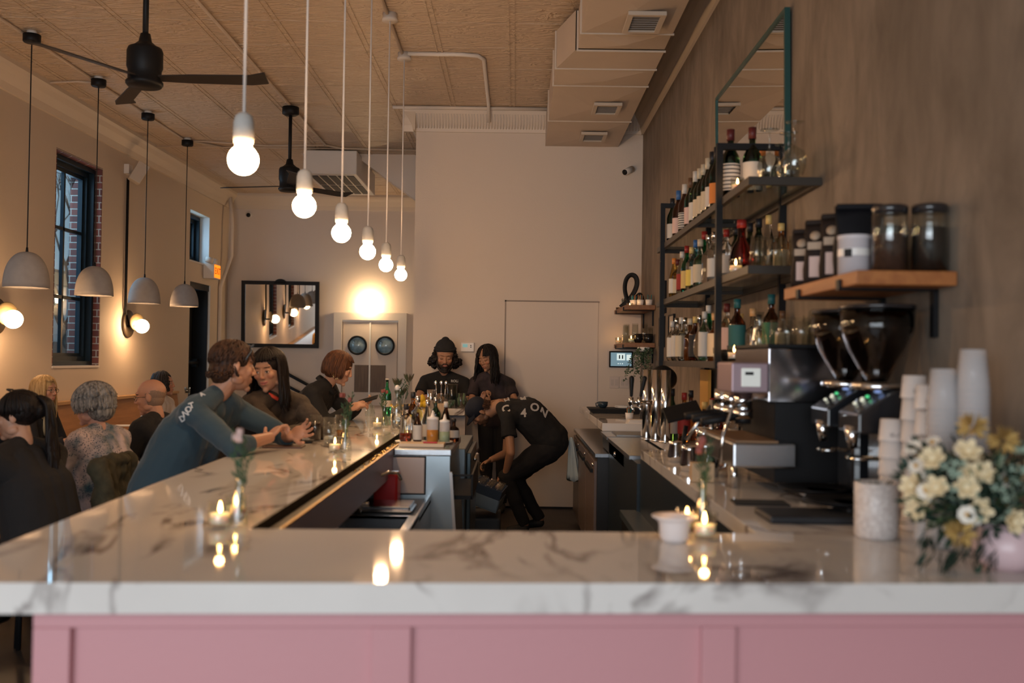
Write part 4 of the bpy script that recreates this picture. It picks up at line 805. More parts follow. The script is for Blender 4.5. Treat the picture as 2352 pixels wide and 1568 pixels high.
for i, (px, x) in enumerate(((1768, 1.10), (1812, 1.20), (1826, 1.17), (1800, 1.24))): wineglass(V((x, ysh(px, 2.34, x), SZ[2] + .001)), ('upturned wine glass leftmost at the near end of the top shelf', 'upturned wine glass second from the wall at the near end of the top shelf', 'upturned wine glass rightmost on the top shelf', 'upturned wine glass behind the others, against the wall on top shelf')[i], 1.12)
candle(V((1.03, 4.66, SZ[2])), 'lit votive candle on the top shelf before the magnums', 1.0, 1.2)
mid = [(1548, 1.03, .26, .034, 'yellow', 'orange', 'white', 'tall'), (1556, 1.05, .25, .036, 'yellow', 'darkred', 'cream', 'std'), (1566, 1.03, .27, .034, 'clear', 'white', 'red', 'tall'), (1577, 1.05, .30, .036, 'green', 'red', 'gold', 'wine'), (1588, 1.03, .26, .034, 'clear', 'gold', 'yellow', 'std'), (1597, 1.05, .30, .034, 'blue', 'blue', 'white', 'std'), (1608, 1.04, .28, .040, 'clear', 'cream', 'cream', 'squat'), (1617, 1.07, .33, .038, 'green', 'red', None, 'wine'), (1627, 1.03, .27, .037, 'clear', 'silver', None, 'squat'), (1640, 1.04, .27, .036, 'clear', 'silver', 'white', 'std'),
 (1668, 1.05, .25, .036, 'clear', 'red', 'white', 'std'), (1690, 1.14, .29, .038, 'darkgreen', 'black', 'white', 'wine'), (1703, 1.08, .27, .055, 'red', 'red', None, 'round'), (1722, 1.18, .29, .038, 'darkgreen', 'black', 'white', 'wine'), (1742, 1.20, .30, .04, 'darkgreen', 'black', None, 'wine'), (1765, 1.22, .30, .036, 'clear', 'gold', None, 'tall'), (1794, 1.24, .24, .036, 'amber', 'gold', 'cream', 'std')]
midl = ['yellow liqueur bottle with orange cap, the farthest on the middle shelf', 'yellow bottle with dark red cap and cream label, middle shelf', 'slim clear bottle with red label, middle shelf', 'green bottle with red cap and gold label, middle shelf', 'clear bottle with gold cap and yellow label, middle shelf', 'blue bottle with blue cap and white label, middle shelf', 'squat clear bottle with large cream label, middle shelf', 'tall green bottle with wide red cap, middle shelf', 'squat clear unlabelled bottle by the near post, middle shelf', 'clear bottle with silver cap touching the near post, middle shelf',
 'clear bottle with red cap just right of the near post, middle shelf', 'dark green bottle with white neck label right of the near post', 'round red liqueur bottle behind the middle shelf candle', 'dark green bottle between round red bottle and tumblers', 'large black-looking bottle at the back of the middle shelf', 'tall clear bottle with a gold stopper behind the tumblers', 'small amber bottle behind the tumblers near the plaster wall']
for (px, x, h, r, g, cap, lb, sh), lab in zip(mid, midl): bottle(V((x, ysh(px, 1.96, x), SZ[1])), h, r, g, cap, lb, lab, shape=sh, lab_z=(.12, .48))
candle(V((1.03, 4.68, SZ[1])), 'lit votive candle on the middle shelf by the red bottle', 1.05, 1.2)
for i in range(6):
    x = 1.05 + i * .042; tumbler(V((x, 4.36 + (i % 2) * .07, SZ[1] + .001)), .03, .14, ['fluted tumbler nearest the shelf edge, first in the row at the middle shelf end', 'fluted tumbler behind the first on the middle shelf end', 'fluted tumbler third from the left on the middle shelf end', 'fluted tumbler fourth from the left on the middle shelf end', 'fluted tumbler fifth from the left on the middle shelf end', 'fluted tumbler against the plaster wall on the middle shelf'][i], group=None, flip=True)
low = [(1543, 1.03, .26, .034, 'clear', 'white', 'white', 'std'), (1553, 1.05, .28, .034, 'clear', 'silver', 'white', 'std'), (1564, 1.03, .27, .036, 'clear', 'white', 'cream', 'squat'), (1572, 1.05, .27, .036, 'clear', 'silver', None, 'std'), (1584, 1.03, .25, .036, 'amber', 'cream', None, 'squat'), (1596, 1.05, .26, .036, 'brown', 'gold', 'black', 'std'), (1606, 1.04, .26, .034, 'clear', 'silver', None, 'round'), (1617, 1.03, .27, .033, 'clear', 'white', 'white', 'std'), (1626, 1.07, .31, .035, 'green', 'white', None, 'tall'), (1640, 1.04, .25, .037, 'amber', 'wood', 'cream', 'squat'),
 (1668, 1.06, .29, .038, 'clear', 'darkred', 'pink', 'std'), (1692, 1.10, .31, .042, 'brown', 'teal', 'teal', 'std'), (1700, 1.22, .26, .036, 'amber', 'gold', None, 'std'), (1728, 1.16, .26, .038, 'clear', 'wood', None, 'squat'), (1770, 1.21, .32, .042, 'brown', 'teal', 'green', 'std'), (1742, 1.24, .24, .036, 'clear', 'black', None, 'std'), (1796, 1.25, .24, .034, 'clear', 'brown', 'cream', 'std')]
lowl = ['clear bottle with white cap, the farthest on the bottom shelf', 'clear bottle with silver pourer and white label, bottom shelf', 'squat clear bottle with cream label, bottom shelf', 'plain clear bottle without a label, bottom shelf', 'squat amber bottle with cream cap, bottom shelf', 'brown bottle with black label and gold cap, bottom shelf', 'round clear decanter bottle, bottom shelf', 'clear bottle with tall white label before the green one, bottom shelf', 'tall green bottle with white cap, bottom shelf', 'squat amber bottle with wooden cap by the near post, bottom shelf',
 'clear bottle with pink label just right of near post, bottom shelf', 'big brown bottle with teal label and teal neck, bottom shelf', 'amber bottle half hidden behind the teal labelled bottle', 'squat clear bottle with wooden stopper, bottom shelf', 'big brown bottle with green label at the near end, bottom shelf', 'small clear bottle with black cap at the back of the bottom shelf', 'clear bottle with brown cap against the wall, bottom shelf']
for (px, x, h, r, g, cap, lb, sh), lab in zip(low, lowl): bottle(V((x, ysh(px, 1.55, x), SZ[0])), h, r, g, cap, lb, lab, shape=sh, lab_z=(.1, .58))
candle(V((1.03, 5.05, SZ[0])), 'lit votive candle on the bottom shelf left of the near post', 1.0, 1); candle(V((1.04, 4.74, SZ[0])), 'lit votive candle on the bottom shelf right of the near post', 1.1, 1.2)
t = thing('glass_carafe', 'tapered clear carafe at the near end of the bottom shelf', 'carafe', V((1.08, 4.42, SZ[0]))); obj('carafe_wall', MB().lathe([(0, 0), (.045, 0), (.046, .02), (.03, .12), (.016, .18), (.022, .22), (.019, .22), (.013, .18), (.026, .12), (.042, .022), (0, .01)], 28), GLASS, t)
t = thing('black_bowl', 'black bowl on the bottom shelf between the two candles', 'bowl', V((1.05, 4.90, SZ[0]))); obj('bowl_body', MB().lathe([(0, 0), (.03, 0), (.06, .04), (.055, .055), (0, .06)], 28), BLACK, t)
# leaning wall mirror above
t = thing('leaning_mirror', 'tall frameless wall mirror above the bottle shelving', 'mirror', (XR, 5.55, 2.60)); t.rotation_euler = (0, -.012, 0)
obj('mirror_glass', MB().box((-.022, -.80, -.26), (-.016, .82, .62)), MIRROR, t); m = MB()
m.frame(0, -.82, .84, -.28, .64, .02, -.03, -.004)
obj('edge_frame', m, mat('mirror_edge_green', (.02, .07, .065), .3), t)
# near wooden shelf
t = thing('wall_shelf', 'thick honey wood wall shelf with black brackets, nearest on the right', 'shelf', (0, 0, 0)); WS = wood_mat('shelf_wood', (.40, .15, .04), (.28, .09, .024), .5)
obj('plank', MB().box((1.0, 2.93, 1.775), (XR - .003, 3.72, 1.817)), WS, t, bevel=.003)
for y in (3.06, 3.50): obj('bracket', MB().box((.995, y, 1.768), (XR - .003, y + .03, 1.775)).box((.99, y, 1.768), (.999, y + .03, 1.80)).box((XR - .018, y, 1.625), (XR - .003, y + .03, 1.77)), BLACK, t)
def storage_jar(loc, r, h, fillm, lvl, label):
    t = thing('storage_jar', label, 'jar', loc); obj('jar_wall', MB().lathe([(0, 0), (r, 0), (r, h * .86), (r * .9, h * .89), (r * .85, h * .89), (r * .93, h * .85), (r * .93, .006), (0, .006)], 32), GLASS, t)
    obj('contents', MB().lathe([(0, .007), (r * .92, .007), (r * .92, h * lvl), (0, h * lvl)], 28), fillm, t); obj('lid', MB().lathe([(0, h * .88), (r * .98, h * .88), (r * .98, h * .985), (r * .9, h), (0, h)], 32), mat('dark_lid', (.02, .018, .02), .2, coat=.6), t)
storage_jar(V((1.135, 3.03, 1.818)), .054, .205, mat('cocoa_powder', (.07, .03, .018), .8, noise_amt=.4, nscale=60), .56, 'large lidded glass jar of brown powder on the near wood shelf')
storage_jar(V((1.243, 3.00, 1.818)), .053, .205, mat('dark_coffee', (.015, .01, .008), .6, noise_amt=.5, nscale=120), .66, 'large lidded glass jar of black coffee beans at the shelf end')
storage_jar(V((1.235, 3.3, 1.818)), .045, .18, mat('dark_coffee', (1, 1, 1)), .6, 'lidded dark jar behind the two large ones')
t = thing('tin_canister', 'white round canister with a small dark label on the wood shelf', 'tin', V((1.06, 3.13, 1.818))); obj('tin_body', MB().lathe([(0, 0), (.049, 0), (.049, .112), (.051, .113), (.051, .125), (0, .127)], 36), mat('tin_white', (.62, .58, .60), .35), t)
obj('tin_label', MB().lathe([(.0495, .06), (.0495, .082)], 36), FROST, t).hide_render = False
m = MB(); m.add([(.0505 * math.cos(a), .0505 * math.sin(a), z) for z in (.055, .08) for a in [-PI * .80 + .5 * k / 6 for k in range(7)]], [(k, k + 1, k + 8, k + 7) for k in range(6)]); obj('dark_sticker', m, BLACKM, t)
def coffee_bag(loc, w_, d_, h, label, rz=0, colr=(.020, .012, .009), lab=True):
    t = thing('coffee_bag', label, 'bag', loc, rz); m = MB(); n = 8; vs = []; fs = []
    for i in range(n + 1):
        f = i / n; a = w_ / 2 * (1 - .1 * f); b = d_ / 2 * max(.06, 1 - f ** 2.2); z = h * f
        for k in range(16): an = 2 * PI * k / 16; ca, sa = math.cos(an), math.sin(an); vs.append((a * abs(ca) ** .45 * (1 if ca > 0 else -1) + .004 * math.sin(9 * f + k), b * abs(sa) ** .6 * (1 if sa > 0 else -1), z + .006 * math.sin(k * 1.7) * f))
    for i in range(n):
        for k in range(16): fs.append((i * 16 + k, i * 16 + (k + 1) % 16, (i + 1) * 16 + (k + 1) % 16, (i + 1) * 16 + k))
    fs += [tuple(range(16))[::-1], tuple(range(n * 16, n * 16 + 16))]; m.add(vs, fs); obj('bag_body', m, mat('bag_%d' % int(colr[0] * 1000), colr, .6, spec=.2), t)
    obj('folded_top', MB().box((-w_ * .44, -.012, h * .97), (w_ * .44, .012, h * 1.05)), mat('bag_%d' % int(colr[0] * 1000), colr, .6, spec=.2), t, bevel=.004)
    if lab:
        obj('pale_label', MB().box((-w_ * .22, -d_ / 2 - .004, h * .12), (w_ * .22, -d_ / 2 + .01, h * .45)), mat('bag_label', (.62, .45, .40), .6), t)
        obj('printed_logo', MB().lathe([(0, 0), (.018, 0), (.018, .002), (0, .002)], 16, (0, -d_ / 2 - .000, h * .78), Rx(PI / 2 - .45)).box((-.026, -d_ / 2 - .004, h * .56), (.026, -d_ / 2 + .006, h * .68)), mat('bag_print', (.42, .31, .22), .6), t)
    return t
coffee_bag(V((1.055, 3.66, 1.818)), .085, .065, .205, 'brown coffee bag farthest left on the wood shelf', -.5)
coffee_bag(V((1.065, 3.53, 1.818)), .09, .065, .22, 'brown coffee bag in the middle of the three printed ones', -.5)
coffee_bag(V((1.085, 3.41, 1.818)), .09, .065, .225, 'brown coffee bag nearest the black bag on the wood shelf', -.5)
coffee_bag(V((1.12, 3.26, 1.818)), .165, .085, .235, 'plain black slumped coffee bag behind the white canister', -.15, (.005, .005, .007), False)
# ---------------------------------------------------------------- coffee machines
t = thing('espresso_machine', 'polished steel espresso machine with glasses stacked on top', 'espresso machine', (0, 0, 0))
EX0, EX1, EY0, EY1 = .93, 1.275, 3.66, 4.22
obj('upper_body', MB().box((EX0, EY0, 1.395), (EX1, EY1, 1.595)), mat('mirror_steel', (.42, .40, .42), .16, metal=1, bump=.12, bscale=7, bstretch=(1, 1, .3)), t, bevel=.004)
obj('cup_tray', MB().box((EX0 - .005, EY0 - .005, 1.596), (EX1, EY1, 1.610)), BLACK, t, bevel=.003)
obj('rear_panel', MB().box((EX0 + .03, EY0 + .02, 1.10), (EX1, EY1 - .02, 1.394)), BLACK, t)
obj('front_box', MB().box((.79, 3.64, 1.43), (EX0 - .004, 3.90, 1.54)), mat('mauve_steel', (.34, .25, .28), .4, metal=.5), t, bevel=.006)
obj('drip_base', MB().box((.79, EY0 - .06, 1.16), (EX0 + .09, EY1 - .05, 1.25)), STEEL, t, bevel=.008)
obj('cup_grid', MB().box((.80, EY0 - .05, 1.251), (EX0 + .025, EY1 - .06, 1.257)), mat('wood_grid', (.25, .14, .07), .4), t)
for y in (EY0 + .1, EY1 - .1):
    for x in (.83, EX1 - .08): obj('foot', MB().cyl((x, y, ZT), (x, y, 1.16), .012), CHROME, t)
obj('display', MB().box((.825, 3.633, 1.452), (.895, 3.64, 1.52)), mat('lcd_white', (.6, .62, .6), .3, emit=(.6, .62, .58), estr=.35), t, bevel=.003); obj('display_bar', MB().box((.838, 3.630, 1.495), (.868, 3.633, 1.506)), BLACK, t)
for i, y in enumerate((3.76, 3.95, 4.12)):
    g = obj('group_head', MB().cyl((.86, y, 1.36), (.86, y, 1.43), .035).cyl((.86, y, 1.33), (.86, y, 1.365), .038), CHROME, t)
    obj('portafilter', MB().cyl((.86, y, 1.34), (.70, y - .03, 1.315), .013, .016).cyl((.86, y, 1.31), (.86, y, 1.34), .03), BLACK, t)
obj('steam_wand', MB().tube([(.86, 3.68, 1.40), (.80, 3.66, 1.38), (.76, 3.64, 1.27), (.75, 3.63, 1.17)], .006), CHROME, t)
# glasses on the machine
gl_lab = ['upturned glass tumbler at the far left on the espresso machine', 'upturned glass tumbler second from left on the espresso machine', 'upturned glass tumbler in the middle of the espresso machine top', 'tall upturned glass at the middle front of the espresso machine top', 'upturned glass right of the tall one on the espresso machine', 'upturned glass at the right end on the espresso machine', 'small glass half hidden behind the grinder hopper']
for i, (px, y, r, h) in enumerate(((1786, 4.0, .036, .10), (1806, 3.85, .038, .105), (1840, 3.76, .038, .10), (1878, 3.72, .040, .125), (1862, 3.98, .038, .12), (1922, 3.74, .034, .085), (1905, 4.05, .036, .09))): tumbler(V(((px - 1184) * y / F, y, 1.611)), r, h, gl_lab[i], flip=True)
# grinders
def grinder(cx, cy, label, gr):
    t = thing('coffee_grinder', label, 'coffee grinder', (cx, cy, ZT), -PI / 2); t.scale = (1.05, 1.05, 1.03)
    obj('base', MB().box((-.10, -.12, 0), (.10, .13, .035)), BLACK, t, bevel=.01)
    obj('column', MB().box((-.085, .0, .035), (.085, .12, .37)), mat('grinder_black', (.010, .011, .014), .28, coat=.5), t, bevel=.02)
    m = MB(); m.prism([(-.085, .25), (-.085, .31), (.02, .38), (.09, .38), (.09, .25)], 0, -.09, .09); obj('head', m, mat('grinder_black', (1, 1, 1)), t, bevel=.006)
    obj('collar', MB().lathe([(.0, .38), (.075, .38), (.078, .39), (.075, .40), (.0, .40)], 32), CHROME, t)
    obj('hopper', MB().lathe([(.03, .402), (.045, .43), (.085, .50), (.105, .56), (.108, .625), (.103, .625), (.10, .56), (.08, .503), (.04, .435), (.026, .404)], 36, close=True), glassmat('smoked_hopper', (.45, .38, .34)), t)
    obj('beans', MB().lathe([(0, .41), (.035, .435), (.078, .505), (.098, .56), (.098, .585), (0, .575)], 32), mat('dark_coffee', (1, 1, 1)), t); obj('hopper_lid', MB().lathe([(0, .625), (.111, .625), (.111, .636), (.0, .642)], 36), mat('dark_lid', (1, 1, 1)), t)
    s_ = obj('button_panel', MB().box((-.03, -.078, .285), (.05, -.07, .30), R=None), BLACK, t)
    m = MB(); N_ = V((0, -.55, .835))
    for i, (a, b) in enumerate(((-.03, 0), (-.01, .012), (-.028, .018))): m.ell((a + .0, -.055 + b * 1.2, .336 + b * .8), (.007, .006, .005))
    obj('lit_buttons', m, mat('button_light', (.8, .8, .7), emit=(.8, .8, .6), estr=.5), t); obj('green_light', MB().ell((.0, -.028, .358), (.009, .006, .005)), mat('green_light', (.1, .8, .3), emit=(.1, .8, .3), estr=.5), t); obj('blue_screen', MB().ell((.02, -.005, .374), (.016, .010, .005)), mat('blue_screen', (.2, .3, .6), emit=(.3, .42, .8), estr=.5), t)
    obj('spout', MB().cyl((0, -.075, .27), (0, -.07, .20), .022, .014), CHROME, t); obj('fork', MB().tube([(-.03, -.0, .17), (-.03, -.07, .17), (-.02, -.08, .17)], .005).tube([(.03, -.0, .17), (.03, -.07, .17), (.02, -.08, .17)], .005), CHROME, t)
    obj('grounds_tray', MB().lathe([(0, 0), (.08, 0), (.115, .012), (.115, .016), (.08, .005), (0, .005)], 28, (0, -.10, .03)), BLACK, t)
    obj('front_badge', MB().box((-.075, -.125, .012), (-.02, -.1205, .032)), FROST, t)
grinder(1.135, 3.13, 'black coffee grinder nearest, with a smoked bean hopper', 1); grinder(1.135, 3.43, 'black coffee grinder behind the nearest one, beside the espresso machine', 1)
obj('knock_mat', MB().box((-.17, -.10, 0), (.10, .10, .022)), mat('black_rubber', (.012, .014, .018), .5), loc=V((.92, 3.02, ZT)), label='black rubber tamping mat before the coffee grinders', cat='mat', bevel=.008)
flat('black_tray', 1745, 1156, .18, .11, .006, BLACKM, 'flat black tray on the marble beside the espresso machine leg', 'tray', -.05)
# cup stacks
CUP = mat('paper_cup', (.66, .60, .57), .6); PRINT = mat('cup_print', (.22, .19, .18), .6)
def cup_stack(px, py0, py1, Y, r, label, n, txt=True):
    p = at(px, py1, Y); top = at(px, py0, Y); h = top.z - ZT; t = thing('paper_cup_stack', label, 'cups', V((p.x, Y, ZT))); u = .064; step = (h - u) / max(1, n - 1)
    for i in range(n):
        z = i * step; c_ = obj('paper_cup', MB().lathe([(r, z), (r * 1.04, z + .002), (r, z + .005), (r * .86, z + u), (0, z + u)], 24), CUP, t)
    m = MB()
    for i in range(0, n, 2): m.lathe([(r * .93 + .0006, i * step + .014), (r * .915 + .0006, i * step + .018)], 24)
    obj('printed_band', m, PRINT, t)
    if txt:
        m = MB(); m.text('SEED', .016, .0004, M.Translation((0, -r * .955, h - .045)) @ M.Rotation(PI / 2 - .2, 4, 'X')); obj('printed_word', m, PRINT, t)
    return t
cup_stack(2047, 962, 1110, 2.93, .036, 'nearest stack of upturned printed paper cups, left and low', 6)
cup_stack(2099, 862, 1090, 2.86, .037, 'tall stack of upturned printed paper cups by the grinder', 7)
cup_stack(2128, 884, 1090, 2.72, .032, 'narrow stack of paper cups between the tall stack and the clear lids', 6)
LIDP = mat('clear_plastic', (.80, .76, .76), .15, alpha=.30, spec=.8)
def clear_stack(px, py0, Y, r, label):
    p = at(px, py0, Y); h = p.z - ZT; t = thing('plastic_cup_stack', label, 'cups', V((p.x, Y, ZT))); n = int(h / .018)
    m = MB()
    for i in range(n): z = i * (h - .11) / n; m.lathe([(r * 1.04, z), (r * 1.04, z + .003), (r, z + .004), (r * .76, z + .105), (r * .74, z + .105), (r * .97, z + .002)], 24, close=True)
    obj('nested_cups', m, LIDP, t, kind='stuff'); return t
clear_stack(2167, 830, 2.60, .042, 'tall stack of upturned clear plastic cups beside the flowers'); clear_stack(2235, 785, 2.56, .042, 'tallest stack of clear plastic cups, against the plaster wall')
# planter and bouquet
c = atz(2012, 1234, ZT); t = thing('planter', 'speckled white ceramic cup with a small succulent on the right counter', 'planter', c)
obj('pot', MB().lathe([(0, 0), (.05, 0), (.057, .008), (.057, .148), (.054, .151), (.051, .148), (.051, .12), (0, .12)], 36), mat('speckled_ceramic', (.68, .63, .60), .35, col2=(.50, .44, .42), nscale=90), t)
m = MB(); rnd = random.Random(4)
for i in range(26): a = rnd.uniform(0, 6.28); d = V((math.cos(a) * .5, math.sin(a) * .5, rnd.uniform(.6, 1))).normalized(); b = V((math.cos(a) * .02, math.sin(a) * .02, .12)); s_ = d.orthogonal().normalized() * .006; L = rnd.uniform(.03, .055); m.add([b, b + d * L * .5 + s_, b + d * L, b + d * L * .5 - s_], [(0, 1, 2), (0, 2, 3)], 0, False)
obj('succulent', m, mat('grey_green', (.16, .2, .16), .6), t)
c = V((1.06, 2.36, ZT)); t = thing('flower_bouquet', 'loose bouquet of cream and white flowers in a pink vase on the right', 'flowers', c)
obj('pink_vase', MB().lathe([(0, 0), (.05, 0), (.075, .03), (.078, .06), (.062, .095), (.055, .105), (.05, .105), (.058, .09), (.07, .06), (0, .03)], 36, (.09, -.03, 0)), mat('pink_ceramic', (.62, .45, .47), .3), t)
rnd = random.Random(21)
def petals(m, c, r, n, d, mi=0, cup=.4):
    d = d.normalized(); u = d.orthogonal().normalized(); v = d.cross(u)
    for k in range(n):
        a = 2 * PI * k / n + rnd.random() * .3; o = (u * math.cos(a) + v * math.sin(a)); tip = c + o * r + d * r * cup; s_ = o.cross(d) * r * .34; mid = c + o * r * .5 + d * r * cup * .25; m2_ = c + o * r * .86 + d * r * cup * .75
        m.add([c, mid + s_, m2_ + s_ * .75, tip, m2_ - s_ * .75, mid - s_], [(0, 1, 2, 3, 4, 5)], mi, True)
blooms = [('white_daisy', mat('petal_white', (.78, .72, .62), .6), 26, .021, 10), ('cream_rose', mat('petal_cream', (.80, .66, .42), .6), 22, .030, 14), ('green_hydrangea', mat('petal_green', (.26, .34, .26), .6), 3, .055, 0), ('yellow_mum', mat('petal_ochre', (.55, .36, .12), .6), 3, .04, 30)]
def bpos(sp=1): 
    a = rnd.uniform(0, 2 * PI); q = rnd.uniform(.2, 1) ** .5; return V((math.cos(a) * .15 * q + .0, -.03 + math.sin(a) * .10 * q, .19 + rnd.uniform(-.11, .10) * (1.1 - q * .2)))
cen = V((.03, 0, .12))
for nm, mt, n, r, np_ in blooms:
    for i in range(n):
        p = bpos(); d = (p - cen); d.y -= .1; m = MB()
        if nm == 'green_hydrangea':
            p = (V((.02, -.08, .17)), V((-.05, -.06, .22)), V((.10, -.07, .24)))[i]
            for k in range(60): q = V((rnd.gauss(0, 1), rnd.gauss(0, 1), rnd.gauss(0, 1))).normalized() * r; petals(m, p + q, .011, 4, q)
        elif nm == 'yellow_mum':
            p = (V((-.05, -.10, .09)), V((.0, -.05, .33)), V((.05, -.09, .30)))[i]
            for k in range(90): q = V((rnd.gauss(0, 1), rnd.gauss(0, 1), rnd.gauss(0, 1))).normalized() * r * .5; s_ = q.orthogonal().normalized() * .004; m.add([p + q * .3, p + q * 1.2 + s_, p + q * 2 , p + q * 1.2 - s_], [(0, 1, 2, 3)], 0, True)
        elif nm == 'cream_rose':
            for k in range(4): petals(m, p, r * (1 - k * .2), 6, d, cup=.35 + .35 * k)
            m.ell(p + d.normalized() * .006, r * .35, seg=8, rings=6)
        else: petals(m, p, r, np_, d, cup=.15)
        o = obj(nm, m, mt, t)
        if nm == 'white_daisy': obj('flower_centre', MB().ell(p + d.normalized() * .003, .005, seg=8, rings=6), mat('daisy_eye', (.6, .32, .05), .6), o)
m = MB(); p = V((.16, -.08, .245)); petals(m, p, .055, 9, V((0, -1, .2)), cup=.15); o = obj('anemone', m, mat('petal_blush', (.75, .60, .52), .6), t); m = MB()
for k in range(30): a = rnd.uniform(0, 6.28); q = rnd.uniform(0, .022); m.ell(p + V((math.cos(a) * q, -.008, math.sin(a) * q)), .004, seg=6, rings=4)
obj('flower_centre', m, mat('rust_eye', (.45, .08, .02), .6), o)
m = MB()
for i in range(760):
    p = bpos(); p = cen.lerp(p, rnd.uniform(.35, 1.12)); d = (p - cen + V((rnd.gauss(0, .05), rnd.gauss(0, .05), rnd.gauss(0, .05)))).normalized(); s_ = d.cross(V((rnd.random() - .5, rnd.random() - .5, rnd.random() - .5))).normalized() * rnd.uniform(.004, .010); L = rnd.uniform(.02, .045)
    m.add([p, p + d * L * .5 + s_, p + d * L, p + d * L * .5 - s_], [(0, 1, 2), (0, 2, 3)], 0, False)
for i in range(60):
    a = rnd.uniform(-2.7, -.4); p = V((-.10 + rnd.uniform(-.03, .14), -.08, .05)) + V((0, rnd.uniform(-.03, .03), rnd.uniform(-.03, .05))); d = V((rnd.uniform(-.6, .2), rnd.uniform(-.5, 0), -.5)).normalized(); s_ = d.orthogonal().normalized() * .007; L = .05; m.add([p, p + d * L * .5 + s_, p + d * L, p + d * L * .5 - s_], [(0, 1, 2), (0, 2, 3)], 0, False)
obj('foliage', m, mat('bouquet_leaf', (.022, .050, .030), .6, noise_amt=.5, nscale=40), t, kind='stuff')
m = MB()
for i in range(26): p = bpos(); m.tube([V((.09, -.03, .06)), V((.05, -.02, .12)), p], .002, 5)
obj('stems', m, STEM, t)
# ---------------------------------------------------------------- beer taps and far right clutter
t = thing('beer_tower', 'polished steel beer tap columns on the back counter', 'beer tap', (0, 0, 0))
TAP = mat('tap_steel', (.7, .7, .72), .16, metal=1)
for i, (px, y) in enumerate(((1487, 5.95), (1508, 5.85), (1530, 5.75))):
    x = (px - 1184) * y / F; c_ = obj('tap_column', MB().cyl((x, y, ZT), (x, y, 1.49), .027, seg=28), TAP, t); obj('column_base', MB().cyl((x, y, ZT), (x, y, ZT + .015), .035, seg=24), CHROME, c_)
m = MB(); x = .76; m.cyl((.66, 5.80, 1.30), (.80, 5.80, 1.30), .013); obj('cross_tube', m, CHROME, t)
for i, x in enumerate((.675, .72)):
    f_ = obj('tap_faucet', MB().cyl((x, 5.78, 1.33), (x, 5.78, 1.28), .013).cyl((x, 5.78, 1.285), (x + .01, 5.76, 1.25), .009), CHROME, t); obj('tap_handle', MB().rcone((x + .01 * i, 5.78, 1.34), .009, (x + .03 * i, 5.78, 1.44), .015), BLACK, f_)
candle(atz(1535, 1006, ZT), 'lit votive candle on the back counter by the beer taps', 1.1, 1.2)
bottle(V((.93, 5.9, ZT)), .31, .037, 'darkgreen', 'black', 'white', 'dark wine bottle behind the beer taps with white label', shape='wine', lab_z=(.15, .4))
bottle(V((.985, 5.8, ZT)), .29, .037, 'amber', 'red', 'red', 'amber bottle with red label right of the candle by the taps', shape='std')
bottle(V((1.05, 5.95, ZT)), .30, .037, 'brown', 'black', 'orange', 'brown bottle with orange label against the plaster by the taps', shape='std')
bottle(V((1.10, 5.55, ZT)), .27, .037, 'clear', 'red', 'white', 'clear bottle with red cap behind the lamp', shape='std')
bottle(V((1.0, 5.25, ZT)), .26, .037, 'amber', 'gold', 'cream', 'amber bottle with gold cap below the bottom shelf', shape='squat')
bottle(V((1.12, 5.05, ZT)), .27, .037, 'clear', 'silver', 'white', 'clear bottle with silver pourer below the bottom shelf', shape='std')
# desk lamp (black round shade) and yellow board
t = thing('black_lamp', 'black round lamp shade under the bottom bottle shelf', 'lamp', V((.93, 6.3, ZT))); obj('lamp_shade', MB().lathe([(0, .09), (.05, .075), (.09, .02), (.092, 0), (.085, .0), (.046, .07), (0, .083)], 28, (-.0, 0, .36), Rx(.9)), BLACK, t); obj('lamp_arm', MB().tube([(0, 0, 0), (.05, .05, .2), (.0, .03, .38)], .007), BLACK, t); obj('lamp_base', MB().cyl((0, 0, 0), (0, 0, .015), .06), BLACK, t)
flat_ = obj('yellow_board', MB().box((-.01, -.14, 0), (.01, .14, .42)), mat('yellow_card', (.60, .32, .06), .5), loc=V((1.25, 6.55, ZT)), label='yellow board standing against the plaster wall behind the lamp', cat='board')
# steel pitchers, tools and clutter between taps and espresso machine
def pitcher(loc, label, s=1): t = thing('milk_pitcher', label, 'pitcher', loc); obj('pitcher_body', MB().lathe([(0, 0), (.038 * s, 0), (.042 * s, .03 * s), (.032 * s, .09 * s), (.036 * s, .105 * s), (.033 * s, .105 * s), (.029 * s, .09 * s), (.038 * s, .03 * s), (0, .005)], 24), CHROME, t); obj('handle', MB().tube([(.03 * s, 0, .09 * s), (.065 * s, 0, .08 * s), (.06 * s, 0, .03 * s), (.04 * s, 0, .02 * s)], .004), CHROME, t)
pitcher(V((.76, 4.32, ZT)), 'steel milk pitcher farthest left beside the espresso machine'); pitcher(V((.80, 4.15, ZT)), 'larger steel milk pitcher behind the espresso machine', 1.3); pitcher(V((.76, 4.70, ZT)), 'small steel milk pitcher near the counter edge', .9)
t = thing('cash_drawer_tablet', 'black tilted tablet stand among the clutter right of the taps', 'tablet', V((.84, 5.0, ZT))); obj('stand', MB().box((-.05, -.05, 0), (.05, .05, .02)).tube([(0, 0, .02), (.02, 0, .15)], .012), BLACK, t); obj('screen_body', MB().cb((.0, 0, .22), (.18, .015, .12), R=Ry(-.25) @ Rx(-1.0)), BLACK, t, bevel=.004)
t = thing('lever_press', 'steel lever citrus press beside the espresso machine', 'press', V((.86, 4.50, ZT))); obj('press_frame', MB().box((-.04, -.05, 0), (.05, .05, .02)).cyl((.03, 0, 0), (.03, 0, .30), .012), CHROME, t); obj('lever', MB().cyl((.03, 0, .28), (-.09, -.02, .12), .009), STEEL, t); obj('press_cup', MB().lathe([(0, .1), (.04, .13), (.045, .17), (0, .17)], 20), CHROME, t)
